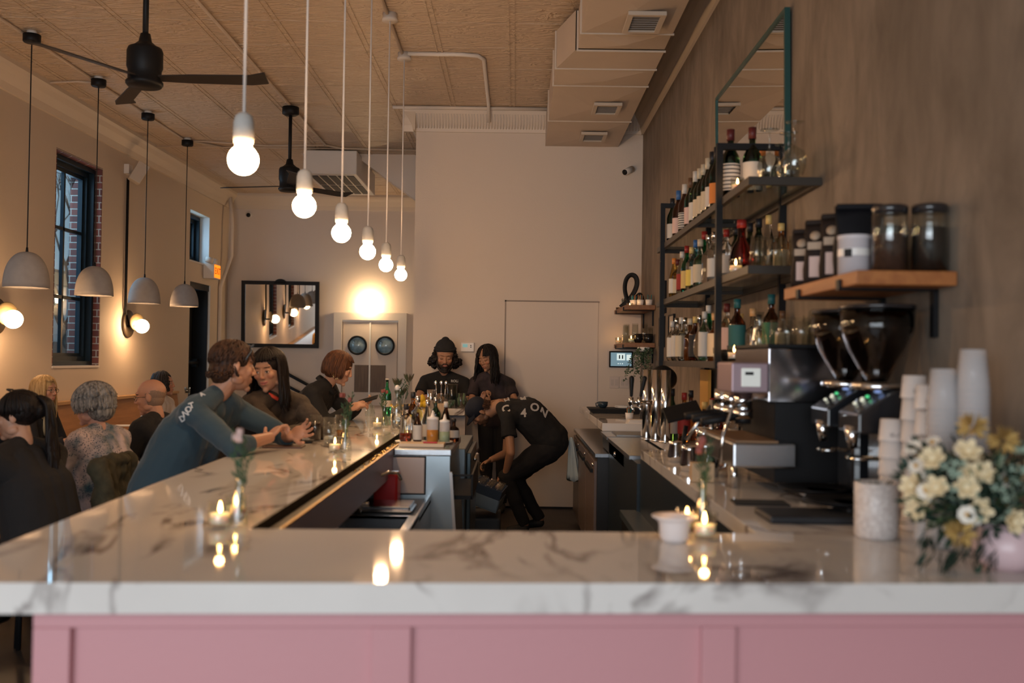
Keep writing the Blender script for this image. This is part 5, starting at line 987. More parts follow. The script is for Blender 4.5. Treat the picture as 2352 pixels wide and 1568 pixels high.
t = thing('syrup_rack', 'black wire rack of tools beside the espresso machine', 'rack', V((1.12, 4.45, ZT))); obj('rack_frame', MB().box((-.1, -.1, .18), (.1, .1, .19)).box((-.1, -.1, 0), (-.09, -.09, .19)).box((.09, -.1, 0), (.1, -.09, .19)).box((-.1, .09, 0), (-.09, .1, .19)).box((.09, .09, 0), (.1, .1, .19)), BLACK, t); obj('rack_caddy', MB().box((-.08, -.08, .191), (.02, .08, .29)), mat('caddy_black', (.02, .02, .022), .3), t, bevel=.01); obj('rack_tin', MB().cyl((.06, 0, .19), (.06, 0, .27), .028), CHROME, t)
o = obj('sugar_caddy', MB().box((-.045, -.03, 0), (.045, .03, .075)), mat('kraft', (1, 1, 1)), loc=V((.74, 3.93, ZT)), label='tan box of packets on the counter by the espresso machine', cat='box', bevel=.004)
bottle(V((.97, 4.72, ZT)), .22, .033, 'red', 'red', 'white', 'small red bottle among the clutter below the shelves', shape='std')
bottle(V((1.0, 4.85, ZT)), .25, .036, 'brown', 'black', 'orange', 'brown bottle with orange label among the clutter below the shelves', shape='squat')
# far corner: two small wood shelves with votives, cups, glasses; ampersand; plant; tablet; switches
def corner_shelf(z, label, y0=9.27, y1=10.33):
    t = thing('corner_shelf', label, 'shelf', (0, 0, 0)); obj('plank', MB().box((1.02, y0, z - .042), (XR - .003, y1, z)), wood_mat('corner_wood', (.30, .14, .06), (.2, .09, .04), .5), t, bevel=.003)
    for y in (y0 + .12, y1 - .25): obj('bracket', MB().box((1.012, y, z - .05), (XR - .003, y + .025, z - .043)).box((1.008, y, z - .05), (1.016, y + .025, z - .015)).box((XR - .016, y, z - .19), (XR - .003, y + .025, z - .05)), BLACK, t)
corner_shelf(2.063, 'upper small wood shelf in the far right corner'); corner_shelf(1.71, 'lower small wood shelf in the far right corner')
def S2(px, y, z): return V(((px - 1184) * y / F, y, z))
def pot_of_pens(px, y, z, label, seed):
    t = thing('straw_pot', label, 'pot', S2(px, y, z)); obj('pot', MB().lathe([(0, 0), (.028, 0), (.034, .055), (.031, .055), (.026, .005), (0, .005)], 20), FROST, t); rnd_ = random.Random(seed)
    for nm, cc_ in (('teal_sticks', (.03, .22, .24)), ('brown_sticks', (.30, .13, .06))):
        m = MB()
        for k in range(9): a = rnd_.uniform(0, 6.28); q = rnd_.uniform(0, .018); m.cyl((math.cos(a) * q, math.sin(a) * q, .01), (math.cos(a) * q * 1.5, math.sin(a) * q * 1.5, .085 + rnd_.uniform(0, .02)), .004, seg=6)
        obj(nm, m, mat(nm, cc_, .6), t)
pot_of_pens(1432, 9.95, 2.063, 'white pot of sticks leftmost on the upper corner shelf', 1); pot_of_pens(1453, 9.45, 2.063, 'white pot of sticks behind the candle, upper corner shelf', 2); pot_of_pens(1469, 9.40, 2.063, 'white pot of teal sticks in the middle, upper corner shelf', 3); pot_of_pens(1489, 9.36, 2.063, 'white pot of teal sticks rightmost, upper corner shelf', 4)
candle(S2(1420, 10.15, 2.015), 'lit candle in dark glass at the far end of the upper corner shelf', 1.0, .8, dark=True); candle(S2(1445, 9.33, 2.015), 'lit candle in front on the upper corner shelf', 1.0, .8)
candle(S2(1419, 10.2, 1.71), 'lit candle at the far end of the lower corner shelf', 1.0, .8); candle(S2(1449, 9.34, 1.71), 'lit candle in front on the lower corner shelf', 1.0, .8)
for i, (px, y) in enumerate(((1438, 9.75), (1436, 10.05), (1458, 9.6), (1480, 9.6), (1494, 9.45))): tumbler(S2(px, y, 1.711), .033, .19 if i < 4 else .15, ['stacked tall glass left on the lower corner shelf', 'tall glass behind the leftmost on the lower corner shelf', 'tall glass in the middle of the lower corner shelf', 'tall glass behind the black cups, lower corner shelf', 'tall glass nearest the wall, lower corner shelf'][i], flip=True)
for i, (px, y) in enumerate(((1465, 9.36), (1489, 9.33))):
    t = thing('black_cup', ('black cup left of its twin on the lower corner shelf', 'black cup rightmost on the lower corner shelf')[i], 'cup', S2(px, y, 1.711)); obj('cup_body', MB().lathe([(0, 0), (.03, 0), (.042, .03), (.042, .085), (.038, .085), (.036, .03), (0, .01)], 24), mat('gloss_black', (.01, .01, .01), .12), t); obj('handle', MB().tube([(-.04, 0, .07), (-.058, 0, .06), (-.055, 0, .03), (-.038, 0, .025)], .005), mat('gloss_black', (1, 1, 1)), t)
# black ampersand sculpture
c = S2(1450, 9.9, 2.064); t = thing('ampersand_sculpture', 'black ampersand shaped ornament on the upper corner shelf', 'ornament', c)
k = 9.9 / F
pts = [(-26, -2), (-8, -18), (6, -38), (12, -58), (8, -74), (-4, -78), (-14, -68), (-18, -48), (-14, -26), (-4, -8), (2, -2)]
m = MB(); pp = [V((x * k, 0, -y * k)) for x, y in pts]
def smooth(ps, n=3):
    for _ in range(n):
        q = [ps[0]]
        for a, b in zip(ps, ps[1:]): q += [a.lerp(b, .25), a.lerp(b, .75)]
        ps = q + [ps[-1]]
    return ps
m.tube(smooth(pp), .028, 8, flat=.55); m.tube(smooth([V((-8 * k, 0, 6 * k)), V((2 * k, 0, 14 * k)), V((10 * k, 0, 26 * k)), V((18 * k, 0, 34 * k)), V((24 * k, 0, 26 * k)), V((24 * k, 0, 2 * k))]), .024, 8, flat=.55)
obj('letter_form', m, BLACKM, t)
p0 = at(1426, 825, YB); t = thing('wall_tablet', 'black wall tablet showing a blue screen at the far right', 'tablet', (p0.x, YB, p0.z))
obj('wall_plate', MB().box((-.14, -.012, -.095), (.14, 0, .095)), mat('plate_white', (.6, .52, .47), .5), t); obj('bezel', MB().box((-.125, -.03, -.085), (.125, -.012, .085)), BLACK, t, bevel=.008)
obj('screen', MB().box((-.108, -.032, -.07), (.108, -.03, .07)), mat('tablet_screen', (.1, .2, .25), .3, emit=(.16, .25, .30), estr=.8), t)
obj('album_tile', MB().box((-.045, -.034, -.01), (.04, -.0325, .06)).box((.055, -.034, -.01), (.1, -.0325, .05)), mat('tile_white', (.7, .8, .8), emit=(.6, .75, .75), estr=.8), t)
obj('tile_figures', MB().ell((-.018, -.035, .04), (.006, .002, .006)).box((-.024, -.0355, .005), (-.012, -.034, .035)).ell((.014, -.035, .04), (.006, .002, .006)).box((.008, -.0355, .005), (.02, -.034, .035)), BLACKM, t)
for i in range(3): obj('screen_button', MB().ell((-.03 + i * .022, -.033, -.045), (.006, .002, .006)), mat('tile_white', (1, 1, 1)), t)
for i, px in enumerate((1411, 1434)):
    p = at(px, 878, YB); t = thing('light_switch', ('left double light switch plate under the wall tablet', 'right double light switch plate under the wall tablet')[i], 'switch', (p.x, YB, p.z)); obj('switch_plate', MB().box((-.05, -.008, -.06), (.05, 0, .06)), mat('plate_white', (1, 1, 1)), t, bevel=.002)
    for s in (-1, 1): obj('rocker', MB().box((s * .022 - .014, -.013, -.032), (s * .022 + .014, -.008, .032)), mat('rocker_white', (.52, .46, .42), .4), t)
t = thing('hanging_plant', 'trailing small-leaved plant hanging below the corner shelves', 'plant', S2(1478, 9.2, 1.66)); m = MB(); ml = MB(); rnd = random.Random(6)
for i in range(14):
    p = V((rnd.uniform(-.06, .06), rnd.uniform(-.06, .06), 0)); q = p + V((rnd.uniform(-.16, .06), rnd.uniform(-.1, .05), -rnd.uniform(.12, .34))); mid = p.lerp(q, .4) + V((rnd.uniform(-.03, .03), 0, .03)); pl = smooth([p, mid, q]); m.tube(pl, .0015, 4)
    for j in range(0, len(pl), 1):
        for kk in range(2): b = pl[j]; d = V((rnd.uniform(-1, 1), rnd.uniform(-1, 1), rnd.uniform(-.6, .3))).normalized(); s_ = d.orthogonal().normalized() * .007; ml.add([b, b + d * .012 + s_, b + d * .024, b + d * .012 - s_], [(0, 1, 2, 3)], 0, False)
obj('vines', m, STEM, t); obj('leaves', ml, mat('small_leaf', (.06, .11, .06), .6), t); obj('plant_pot', MB().lathe([(0, 0), (.045, 0), (.06, .03), (.055, .04), (0, .035)], 20, (0, 0, -.03)), FROST, t)
# things on the far raised marble
def tray(x, y, z, sx, sy, label): 
    o = obj('serving_tray', MB().box((-sx / 2, -sy / 2, 0), (sx / 2, sy / 2, .012)).box((-sx / 2 - .01, -sy / 2 - .01, .012), (sx / 2 + .01, sy / 2 + .01, .022)), BLACKM, loc=V((x, y, z)), label=label, cat='tray', bevel=.004)
tray(.90, 9.0, ZT, .42, .3, 'black serving tray at the bottom of the stack on the far marble'); tray(.89, 9.0, ZT + .023, .44, .32, 'black serving tray on top of the stack on the far marble')
t = thing('espresso_cup', 'dark blue-black espresso cup on the black trays', 'cup', V((.79, 8.95, ZT + .046))); obj('cup_body', MB().lathe([(0, 0), (.025, 0), (.042, .02), (.046, .055), (.043, .055), (.038, .02), (0, .008)], 28), mat('slate_glaze', (.02, .035, .05), .3), t); obj('handle', MB().tube([(-.044, 0, .045), (-.064, 0, .04), (-.06, 0, .015), (-.04, 0, .015)], .005), mat('slate_glaze', (1, 1, 1)), t)
for i in range(3): obj('saucer', MB().lathe([(0, 0), (.05, 0), (.085, .007), (.085, .010), (.05, .004), (0, .004)], 32), FROST, loc=V((.98, 8.95, ZT + .0455 + i * .007)), label=('white saucer at the bottom of the small stack on black trays', 'white saucer in the middle of the small stack on black trays', 'white saucer on top of the small stack on black trays')[i], cat='saucer')
pot_of_pens(1447, 8.0, ZT, 'small pot with pink sticks beside the card reader', 11)
t = thing('card_reader', 'black card terminal on the far right marble', 'card reader', V((1.04, 7.75, ZT))); m = MB(); m.prism([(-.06, 0), (.06, 0), (.06, .04), (-.02, .13), (-.05, .12)], 0, -.06, .06); obj('terminal_body', m, BLACK, t, bevel=.004); obj('terminal_screen', MB().box((-.03, -.05, .09), (.03, -.045, .11)), mat('dim_screen', (.1, .3, .35), emit=(.1, .3, .35), estr=.4), t); obj('receipt_paper', MB().box((-.025, 0, .10), (.025, .004, .17)), FROST, t)
m = MB(); 
for i in range(4): m.box((-.12 + .004 * i, -.08 + .003 * i, i * .006), (.12 + .003 * i, .08, i * .006 + .005))
obj('napkin_stack', m, FROST, loc=V((.98, 7.62, ZT)), label='stack of white papers at the near edge of far right marble', cat='papers')
for i, (y, z, w_, h_) in enumerate(((8.7, 2.10, .2, .28), (8.8, 1.80, .28, .27), (8.25, 1.78, .28, .30))):
    t = thing('picture_frame', ('small black framed picture highest on the plaster wall by the shelving', 'black framed certificate on the plaster wall under the corner shelves', 'black framed list on the plaster wall behind the far post')[i], 'picture', (XR, y, z)); m = MB().frame(0, -w_ / 2, w_ / 2, -h_ / 2, h_ / 2, .012, -.02, -.002); obj('frame', m, BLACK, t); obj('paper', MB().box((-.01, -w_ / 2 + .01, -h_ / 2 + .01), (-.004, w_ / 2 - .01, h_ / 2 - .01)), mat('aged_paper', (.5, .42, .34), .7), t)
# ================================================================ DINING SIDE
TW = mat('table_top_pale', (.45, .33, .24), .4)
def table(x, y, label):
    t = thing('dining_table', label, 'table', (x, y, 0)); obj('tabletop', MB().box((-.38, -.33, .72), (.38, .33, .75)), TW, t, bevel=.004); obj('pedestal', MB().cyl((0, 0, .02), (0, 0, .72), .035), BLACK, t); obj('foot_plate', MB().cyl((0, 0, 0), (0, 0, .02), .24, seg=28), BLACK, t)
tys = [(4.7, 'small pale dining table nearest, before the dark-haired woman'), (5.75, 'small pale dining table before the grey-haired woman'), (6.75, 'small pale dining table before the bald man'), (8.3, 'small pale dining table beside the blonde woman'), (9.5, 'small pale dining table with papers by the far wall'), (10.6, 'small pale dining table before the woman in white')]
for y, lab in tys: table(-3.15, y, lab)
o = flat('place_mat', 292, 978, .26, .2, .01, FROST, 'white paper place mat on the far dining table', 'paper', .2, .752)
obj('purse', MB().ell((0, 0, .05), (.10, .08, .05)), BLACKM, loc=V((-3.40, 9.45, .752)), label='black purse lying on the far dining table', cat='bag')
bud_vase(V((-3.25, 6.15, .751)), 'bud vase with grasses before the grey-haired woman', .12, .022, .14, 5, .04, 44)
def chair(x, y, rz, label, bz=.72):
    t = thing('dining_chair', label, 'chair', (x, y, 0), rz)
    obj('seat', MB().box((-.21, -.21, .43), (.21, .21, .455)), BLACK, t, bevel=.01)
    obj('backrest', MB().box((.19, -.20, bz - .18), (.215, .20, bz)), BLACK, t, bevel=.01)
    for sx in (-1, 1):
        for sy in (-1, 1): obj('leg', MB().cyl((sx * .19, sy * .19, 0), (sx * .18, sy * .18, .43), .012), BLACK, t)
    for sy in (-1, 1): obj('back_post', MB().cyl((.195, sy * .18, .43), (.205, sy * .18, bz - .02), .011), BLACK, t)
    return t
# ================================================================ PEOPLE
def remesh(mb, vox, it=2, fac=.5):
    me = mb.mesh('tmp'); o = bpy.data.objects.new('tmp', me)
    r = o.modifiers.new('r', 'REMESH'); r.mode = 'VOXEL'; r.voxel_size = vox; r.use_smooth_shade = True
    if it: s = o.modifiers.new('s', 'SMOOTH'); s.iterations = it; s.factor = fac
    out = bake(o); bpy.data.meshes.remove(me); out.materials.clear(); return out
def shade(me):
    me.polygons.foreach_set('use_smooth', [True] * len(me.polygons)); return me
def skin_mat(n):
    m = mat('skin_' + n, (.5, .3, .2), .5, attr='tone'); b = m.node_tree.nodes['Principled BSDF']; b.inputs['Subsurface Weight'].default_value = .12; b.inputs['Subsurface Radius'].default_value = (.6, .2, .1); b.inputs['Subsurface Scale'].default_value = .02; return m
def hairmat(name, col, col2): return mat('hair_' + name, col, .58, noise_amt=.3, nscale=70, col2=col2, bump=.3, bscale=120, bstretch=(1, 1, .15), spec=.3)
class Frame:
    def __init__(s, c, f, u):
        s.c = V(c); s.f = V(f).normalized(); s.u = V(u); s.u = (s.u - s.u.dot(s.f) * s.f).normalized(); s.r = s.f.cross(s.u); s.R = M((s.r, s.f, s.u)).transposed(); s.k = 1.0
    def __call__(s, x, y, z): return s.c + s.R @ V((x, y, z)) * s.k
    def inv(s, p): return s.R.transposed() @ (V(p) - s.c) / s.k
def head_prims(m, H, male, smile=0):
    k = H.k; R = H.R
    def E(c, r, rot=None, seg=16, rings=12): m.ell(H(*c), V(r) * k, R if rot is None else R @ rot, seg, rings)
    E((0, -.012, .035), (.076, .094, .083), seg=28, rings=18)
    E((0, .022, -.02), (.064, .066, .085), seg=24, rings=16)
    E((0, .032, -.062), (.049 if male else .045, .052, .048), seg=20, rings=14)
    E((0, .070, -.098), (.020 if male else .017, .017, .016))
    E((0, .074 if male else .070, .036), (.048, .018, .014) if male else (.046, .017, .013))   # brow
    for s in (-1, 1):
        E((s * .037, .060 + smile * .003, -.020 + smile * .003), (.023, .021, .022)); E((s * .031, .0735, .006), (.0155, .0125, .011))      # cheek, lid
        E((s * .077, -.008, -.004), (.008, .018, .030), Rz(-s * .35)); E((s * .052, .01, -.065), (.014, .03, .022))
        E((s * .010, .094, -.027), (.0075, .009, .007))
    m.rcone(H(0, .083, .020), .0075 * k, H(0, .104 if male else .1, -.022), (.0105 if male else .0092) * k)               # nose
    E((0, .083, -.051), (.023, .011, .0065)); E((0, .082, -.064), (.019, .011, .0065)); E((0, .076, -.058), (.030, .012, .018))
def paint(me, H, base, lips, brow, eye=(.05, .03, .02), beard=None, closed=False, origin=V((0, 0, 0)), smile=0):
    n = len(me.vertices); co = np.empty(n * 3, 'f'); me.vertices.foreach_get('co', co); co = co.reshape(n, 3)
    R = np.array(H.R); c = np.array(H.c - origin); q = (co - c) @ R / H.k; x, y, z = q.T; ax = np.abs(x); zl = z - smile * ax * ax * 11
    col = np.tile(np.array(base, 'f'), (n, 1)); near = (y > .03) & (ax < .08) & (z > -.13) & (z < .13)
    def mix(mask, c2, w=1.0):
        wv = np.clip(mask, 0, 1)[:, None] * w; col[:] = col * (1 - wv) + np.array(c2, 'f') * wv
    def blob(cx, cz, rx, rz_, sharp=4): return np.clip((1 - ((ax - cx) / rx) ** 2 - ((z - cz) / rz_) ** 2) * sharp, 0, 1) * near   # reads the current z
    red = np.array(base) * np.array((1.12, .72, .66)); mix(blob(.038, -.025, .022, .018, 1), red, .5); mix(blob(0, -.026, .014, .014, 1), red, .5)
    if beard is not None:
        b = np.clip(((-.036 - z) * 40), 0, 1) * (y > -.01) * (ax < .085) * (z > -.135); b2 = np.clip((ax - .05) * 60, 0, 1) * (z < -.005) * (z > -.12) * (y > .0) * (y < .06); mix(np.maximum(b, b2), beard[0], beard[1])
    z_ = z; z = zl; mix(blob(0, -.057, .022 + .006 * smile, .0095, 5), lips, .85); mix(blob(0, -.0575, .022 + .008 * smile, .0016, 4), np.array(lips) * .35, .9); z = z_
    mix(blob(.031, .030, .017, .0042, 3), brow, .85); mix(blob(.031, .007, .0165, .0095, 3), np.array(base) * .55, .5)
    if closed: mix(blob(.031, .0005, .0145, .0026, 4), (.01, .007, .005))
    else:
        mix(blob(.031, .005, .0135, .0052, 4), (.55, .5, .45)); mix(blob(.031, .005, .0055, .0056, 4), eye); mix(blob(.031, .0105, .0155, .0022, 4), (.01, .007, .005))
    a = me.color_attributes.new('tone', 'FLOAT_COLOR', 'POINT'); a.data.foreach_set('color', np.c_[col, np.ones(n)].astype('f').ravel())
def hand_prims(m, W, d, n, side, curl=.5, spread=.08, thumb=.8, k=1.0):
    d = V(d).normalized(); n = V(n); n = (n - n.dot(d) * d).normalized(); s = d.cross(n) * side           # s points to the thumb side
    m.ell(W + d * .045 * k, V((.040, .050, .016)) * k, M((s, d, n)).transposed(), 14, 10)
    m.rcone(W, .024 * k, W + d * .03 * k, .024 * k, sq=(n, .7))
    for i, (o, L) in enumerate(((.030, .072), (.010, .080), (-.011, .075), (-.031, .060))):
        c = curl * (1 + .12 * i) if not isinstance(curl, (list, tuple)) else curl[i]
        p = W + d * .082 * k + s * o * k; dd = (d + s * (o / .03) * spread).normalized(); r = .0088
        for j, (f, b) in enumerate(((.45, .55), (.32, 1.0), (.25, .8))):
            a = c * b; dd2 = (dd * math.cos(a) + n * math.sin(a)).normalized(); nn = (n * math.cos(a) - dd * math.sin(a)).normalized(); q = p + dd2 * L * f * k; m.rcone(p, r * k, q, r * .92 * k, seg=10); p, dd, r = q, dd2, r * .92
            n_, n = n, nn
            if j == 2: n = n_
        n = V(s.cross(d)) * side if False else (d.cross(s) * -1 * side).normalized() if (d.cross(s) * -1 * side).dot(n) > 0 else (d.cross(s) * side).normalized()
    a = W + d * .02 * k + s * .022 * k; b = a + (s * .7 + d * .55 + n * .25 * thumb).normalized() * .042 * k; e = b + (s * .25 + d * .9 + n * .3 * thumb).normalized() * .030 * k
    m.rcone(a, .014 * k, b, .011 * k); m.rcone(b, .0105 * k, e, .0088 * k)
def torso(m, J, g, w=1.0, neckline=1.0):
    pel, ch, nk = V(J['pelvis']), V(J['chest']), V(J['neck']); sR, sL = V(J['sh'][0]), V(J['sh'][1]); lat = (sL - sR).normalized(); up = nk.lerp(ch, .4); fr = lat.cross(nk - pel).normalized()
    for s in (-1, 1):
        m.rcone(pel + lat * .065 * s * w, (.105 + g) * w, ch + lat * .062 * s * w, (.100 + g) * w, 18)
        m.rcone(ch + lat * .062 * s * w, (.100 + g) * w, up + lat * .075 * s, .072 + g, 18)
    m.rcone(pel - fr * .005, (.100 + g) * w, ch - fr * .005, (.097 + g) * w, 18); m.rcone(ch - fr * .005, (.097 + g) * w, up, .075 + g, 18)
    for S_ in (sR, sL):
        m.rcone(S_, .050 + g, nk.lerp(S_, .30 - .1 * neckline), .042 + g * .7, 14); m.rcone(S_.lerp(ch, .15), .056 + g, ch.lerp(S_, .3), .082 + g, 14)
def folds(me, amp, sc, seed):
    off = V((seed * 3.1, seed * 1.7, 0)); n = len(me.vertices); co = np.empty(n * 3, 'f'); no = np.empty(n * 3, 'f'); me.vertices.foreach_get('co', co); me.vertices.foreach_get('normal', no)
    co = co.reshape(n, 3); no = no.reshape(n, 3); d = np.array([noise.noise(V(c) * sc + off) + .5 * noise.noise(V(c) * sc * 2.3 + off) for c in co.tolist()], 'f')
    me.vertices.foreach_set('co', (co + no * d[:, None] * amp).astype('f').ravel()); me.update(); return me
def hair_locks(H, n, az0, az1, drop, rad=.0075, seed=0, shell=(.088, .104, .096), cz=.030, cy=-.014, th1=1.5, flare=.02, curl=0, inward=0, top=.12, down=V((0, 0, -1)), wave=.0, segs=7, scatter=0):
    rnd = random.Random(seed); m = MB(); k = H.k
    for i in range(n):
        a = az0 + (az1 - az0) * (i + rnd.uniform(-.4, .4)) / n; t1 = th1 * rnd.uniform(.93, 1.06); sc = rnd.uniform(.97, 1.05); pts = []; t0 = top; a_ = a; da = 0
        if scatter: t0 = rnd.uniform(top, max(top, th1 - .5)); t1 = min(t0 + rnd.uniform(.5, .8), t1); da = rnd.uniform(-scatter, scatter); sc = rnd.uniform(.99, 1.06)
        for j in range(5):
            th = t0 + (t1 - t0) * j / 4; a = a_ + da * j / 4; pts.append(H(shell[0] * sc * math.sin(th) * math.sin(a), cy + shell[1] * sc * math.sin(th) * math.cos(a), cz + shell[2] * sc * math.cos(th)))
        out = (H.R @ V((math.sin(a), math.cos(a), 0))); p = pts[-1]; L = drop * rnd.uniform(.82, 1.08) * k * (1 if not scatter else (1 if t1 > th1 * .85 else .5))
        for j in range(1, segs + 1 if L > .005 else 1):
            f = j / segs; q = p + down * L * f + out * (flare * f - inward * f * f) * k + V((math.sin(f * 9 + i) * wave, math.cos(f * 8 + i * 1.3) * wave, 0)); pts.append(q)
        N_ = len(pts); m.tube(pts, [rad * k * (.7 + .5 * min(1, j / 3)) * (1 if j < N_ - 2 else (.75 if j == N_ - 2 else .25)) for j in range(N_)], 6, flat=.8)
    return m
def person(label, J, H, skin, lips=(.42, .16, .13), brow=(.05, .03, .02), male=True, closed=False, beard=None, vox=.0045, group=None, sleeve=1.0, shirt=None, trousers=None, w=1.0, legs=True, smile=0, fold=.004, neckline=1.0, eye=(.05, .03, .02), jacket=False, seed=1):
    org = V((J['pelvis'][0], J['pelvis'][1], 0)); m = MB(); head_prims(m, H, male, smile)
    nk = V(J['neck']); m.rcone(nk, .056 if male else .048, H(0, -.012, -.06), .052 if male else .045, 18); torso(m, J, 0, w)
    ar = (.047, .038, .034, .027) if male else (.040, .032, .029, .022)
    for i, s in ((0, -1), (1, 1)):
        S_, E_, W_ = V(J['sh'][i]), V(J['el'][i]), V(J['wr'][i]); m.rcone(S_, ar[0], E_, ar[1]); m.rcone(E_, ar[1] * .98, E_.lerp(W_, .3), ar[2] * 1.08); m.rcone(E_.lerp(W_, .3), ar[2] * 1.08, W_, ar[3])
        h = J['hand'][i]; hand_prims(m, W_, h[0], h[1], h[2] if len(h) > 2 else s, *(h[3:] if len(h) > 3 else ()))
    if legs:
        for i in range(2):
            hp, kn, an = V(J['hip'][i]), V(J['kn'][i]), V(J['an'][i]); m.rcone(hp, .082 * w, kn, .055); m.rcone(kn, .053, an, .036); tf = V(J['toe'][i]) if 'toe' in J else an + V((.12, 0, -.03)); m.rcone(an - V((0, 0, .03)), .034, tf, .028)
    me = remesh(m, vox, 2); 
    me.transform(M.Translation(-org))
    paint(me, H, skin, lips, brow, eye, beard, closed, org, smile); shade(me)
    body = obj('person', me, skin_mat('a'), loc=org, label=label, cat='person', group=group)
    def child(name, mb, mt, vx=None, it=3, fo=0, sd=1, sc=9):
        if vx: e = remesh(mb, vx, it)
        else: e = mb.mesh(name)
        if fo: folds(e, fo, sc, sd)
        e.transform(M.Translation(-org))
        return obj(name, shade(e) if vx else e, mt, body)
    if shirt:
        m = MB(); g = .016 if not jacket else .024; torso(m, J, g, w, neckline)
        for i in (0, 1):
            S_, E_, W_ = V(J['sh'][i]), V(J['el'][i]), V(J['wr'][i])
            if sleeve >= 1:
                f = min(1, sleeve - 1); m.rcone(S_, ar[0] + g, E_, ar[1] + g); Wt = E_.lerp(W_, f)
                if f > .05: m.rcone(E_, ar[1] + g, Wt, ar[1] * (1 - f) + ar[3] * f + g * .7, flat1=True)
            else: m.rcone(S_, ar[0] + g, S_.lerp(E_, sleeve), ar[0] + g + .004, flat1=True)
        sh = child('jacket' if jacket else 'shirt', m, shirt, .007, 3, fold, seed)
    if trousers and legs:
        m = MB()
        for i in range(2):
            hp, kn, an = V(J['hip'][i]), V(J['kn'][i]), V(J['an'][i]); m.rcone(V(J['pelvis']).lerp(hp, .5), .10 * w, hp, .10 * w); m.rcone(hp, .10 * w, kn, .068); m.rcone(kn, .068, an, .052, flat1=True)
        child('trousers', m, trousers, .009, 3, fold, seed + 3)
        m = MB()
        for i in range(2):
            an = V(J['an'][i]); tf = V(J['toe'][i]) if 'toe' in J else an + V((.12, 0, -.03)); m.rcone(an - V((0, 0, .03)), .042, tf, .034); 
        child('shoes', m, BLACKM, .007, 1)
    body['_ok'] = 1; del body['_ok']
    return body, child
def spectacles(child, H, mt, up=0, r=.021):
    m = MB(); k = H.k
    for s in (-1, 1):
        m.tube([H(s * .031 + r * 1.12 * math.cos(a), .094 - abs(r * math.cos(a)) * .15, .004 + up + r * .8 * math.sin(a)) for a in [2 * PI * i / 20 for i in range(20)]], .0016, 5, closed=True)
        m.tube([H(s * .054, .092, .008 + up), H(s * .076, .06, .010 + up), H(s * .082, -.005, .004 + up)], .0016, 5)
    m.tube([H(-.009, .097, .008 + up), H(0, .099, .011 + up), H(.009, .097, .008 + up)], .0016, 5); child('spectacles', m, mt)
def seated(pel, face, z_seat, spread=.10, foot=.30):
    f = V(face).normalized(); l = V((-f.y, f.x, 0)); p = V(pel)
    hip = [p - l * spread - V((0, 0, .04)), p + l * spread - V((0, 0, .04))]; kn = [h + f * .42 + V((0, 0, .02)) for h in hip]
    an = [V((k.x, k.y, 0)) + f * (.04 if foot == .30 else -.05) + V((0, 0, max(.09, p.z - .04 - .42))) for k in kn]; toe = [a + f * .13 + V((0, 0, -.04)) for a in an]
    return dict(hip=hip, kn=kn, an=an, toe=toe)
def stool(x, y, label):
    t = thing('bar_stool', label, 'stool', (x, y, 0)); obj('seat', MB().cyl((0, 0, .68), (0, 0, .715), .17, seg=32), BLACKM, t, bevel=.006)
    for a in (0.8, 2.37, 3.94, 5.5): obj('leg', MB().cyl((math.cos(a) * .20, math.sin(a) * .20, 0), (math.cos(a) * .12, math.sin(a) * .12, .68), .012), BLACK, t)
    obj('foot_ring', MB().tube([(math.cos(a) * .175, math.sin(a) * .175, .25) for a in [2 * PI * k / 24 for k in range(24)]], .009, closed=True), BLACK, t)
def decal(target, px, py, txt, size, mt, upv=V((0, 0, 1)), rot=0, name='printed_lettering', parent=None):
    me = target.data; off = target.parent.location if target.parent else V((0, 0, 0)); off = off + target.location
    bv = BVHTree.FromPolygons([v.co + off for v in me.vertices], [p.vertices[:] for p in me.polygons]); r = RW @ V((px - 1176, -(py - 784), -F)); r.normalize()
    hit, nrm, _, _ = bv.ray_cast(CAM, r)
    if hit is None: return
    if nrm.dot(r) > 0: nrm = -nrm
    nrm = (nrm * .6 - r * .4).normalized()
    u = (upv - upv.dot(nrm) * nrm).normalized(); x = u.cross(nrm); R = M((x, u, nrm)).transposed() @ Rz(rot); Mx = M.Translation(hit + nrm * .004 - off) @ R.to_4x4()
    m = MB().text(txt, size, .0015, Mx, bold=.03)
    # bend the print onto the cloth
    vs = []
    for v in m.v:
        w_ = V(v) + off; h2, n2, _, _ = bv.find_nearest(w_); vs.append(tuple(h2 + (w_ - h2).normalized() * .0015 * (1 if (w_ - h2).dot(n2) > 0 else -1) - off) if h2 is not None and (w_ - h2).length > .003 else v)
    o = obj(name, m, mt, target); return o
SK_A = (.42, .215, .135); SK_B = (.46, .25, .165); SK_C = (.36, .19, .115)
# ---- man in the blue sweatshirt, leaning on the bar and turned to the woman beside him
H = Frame(at(537, 843, 5.0), (.86, .50, -.10), (-.02, .12, 1)); H.k = 1.04
J = dict(pelvis=(-1.74, 4.98, .86), chest=(-1.62, 4.98, 1.13), neck=(-1.485, 4.99, 1.355), sh=[(-1.55, 4.80, 1.265), (-1.45, 5.18, 1.26)], el=[(-1.305, 4.64, 1.115), (-1.21, 5.26, 1.115)], wr=[(-1.20, 4.88, 1.14), (-1.15, 5.12, 1.13)],
 hand=[((.22, .55, .38), (.35, .35, -.3), 1, .75, .16, 1.3), ((.75, -.25, .30), (.1, -.8, .3), 1, .3, .2, .6)], **seated((-1.74, 4.98, .84), (1, 0, 0), .72, foot=.2))
BLUE = mat('slate_sweatshirt', (.028, .054, .073), .9, sheen=.15, bump=1, bscale=7)
b, ch = person('person in a slate blue sweatshirt with sunglasses on his head, gesturing at the bar', J, H, SK_A, vox=.0038, sleeve=1.45, shirt=BLUE, trousers=mat('dark_jeans', (.02, .025, .04), .9), beard=((.16, .07, .04), .45), fold=.007, seed=2, w=1.14)
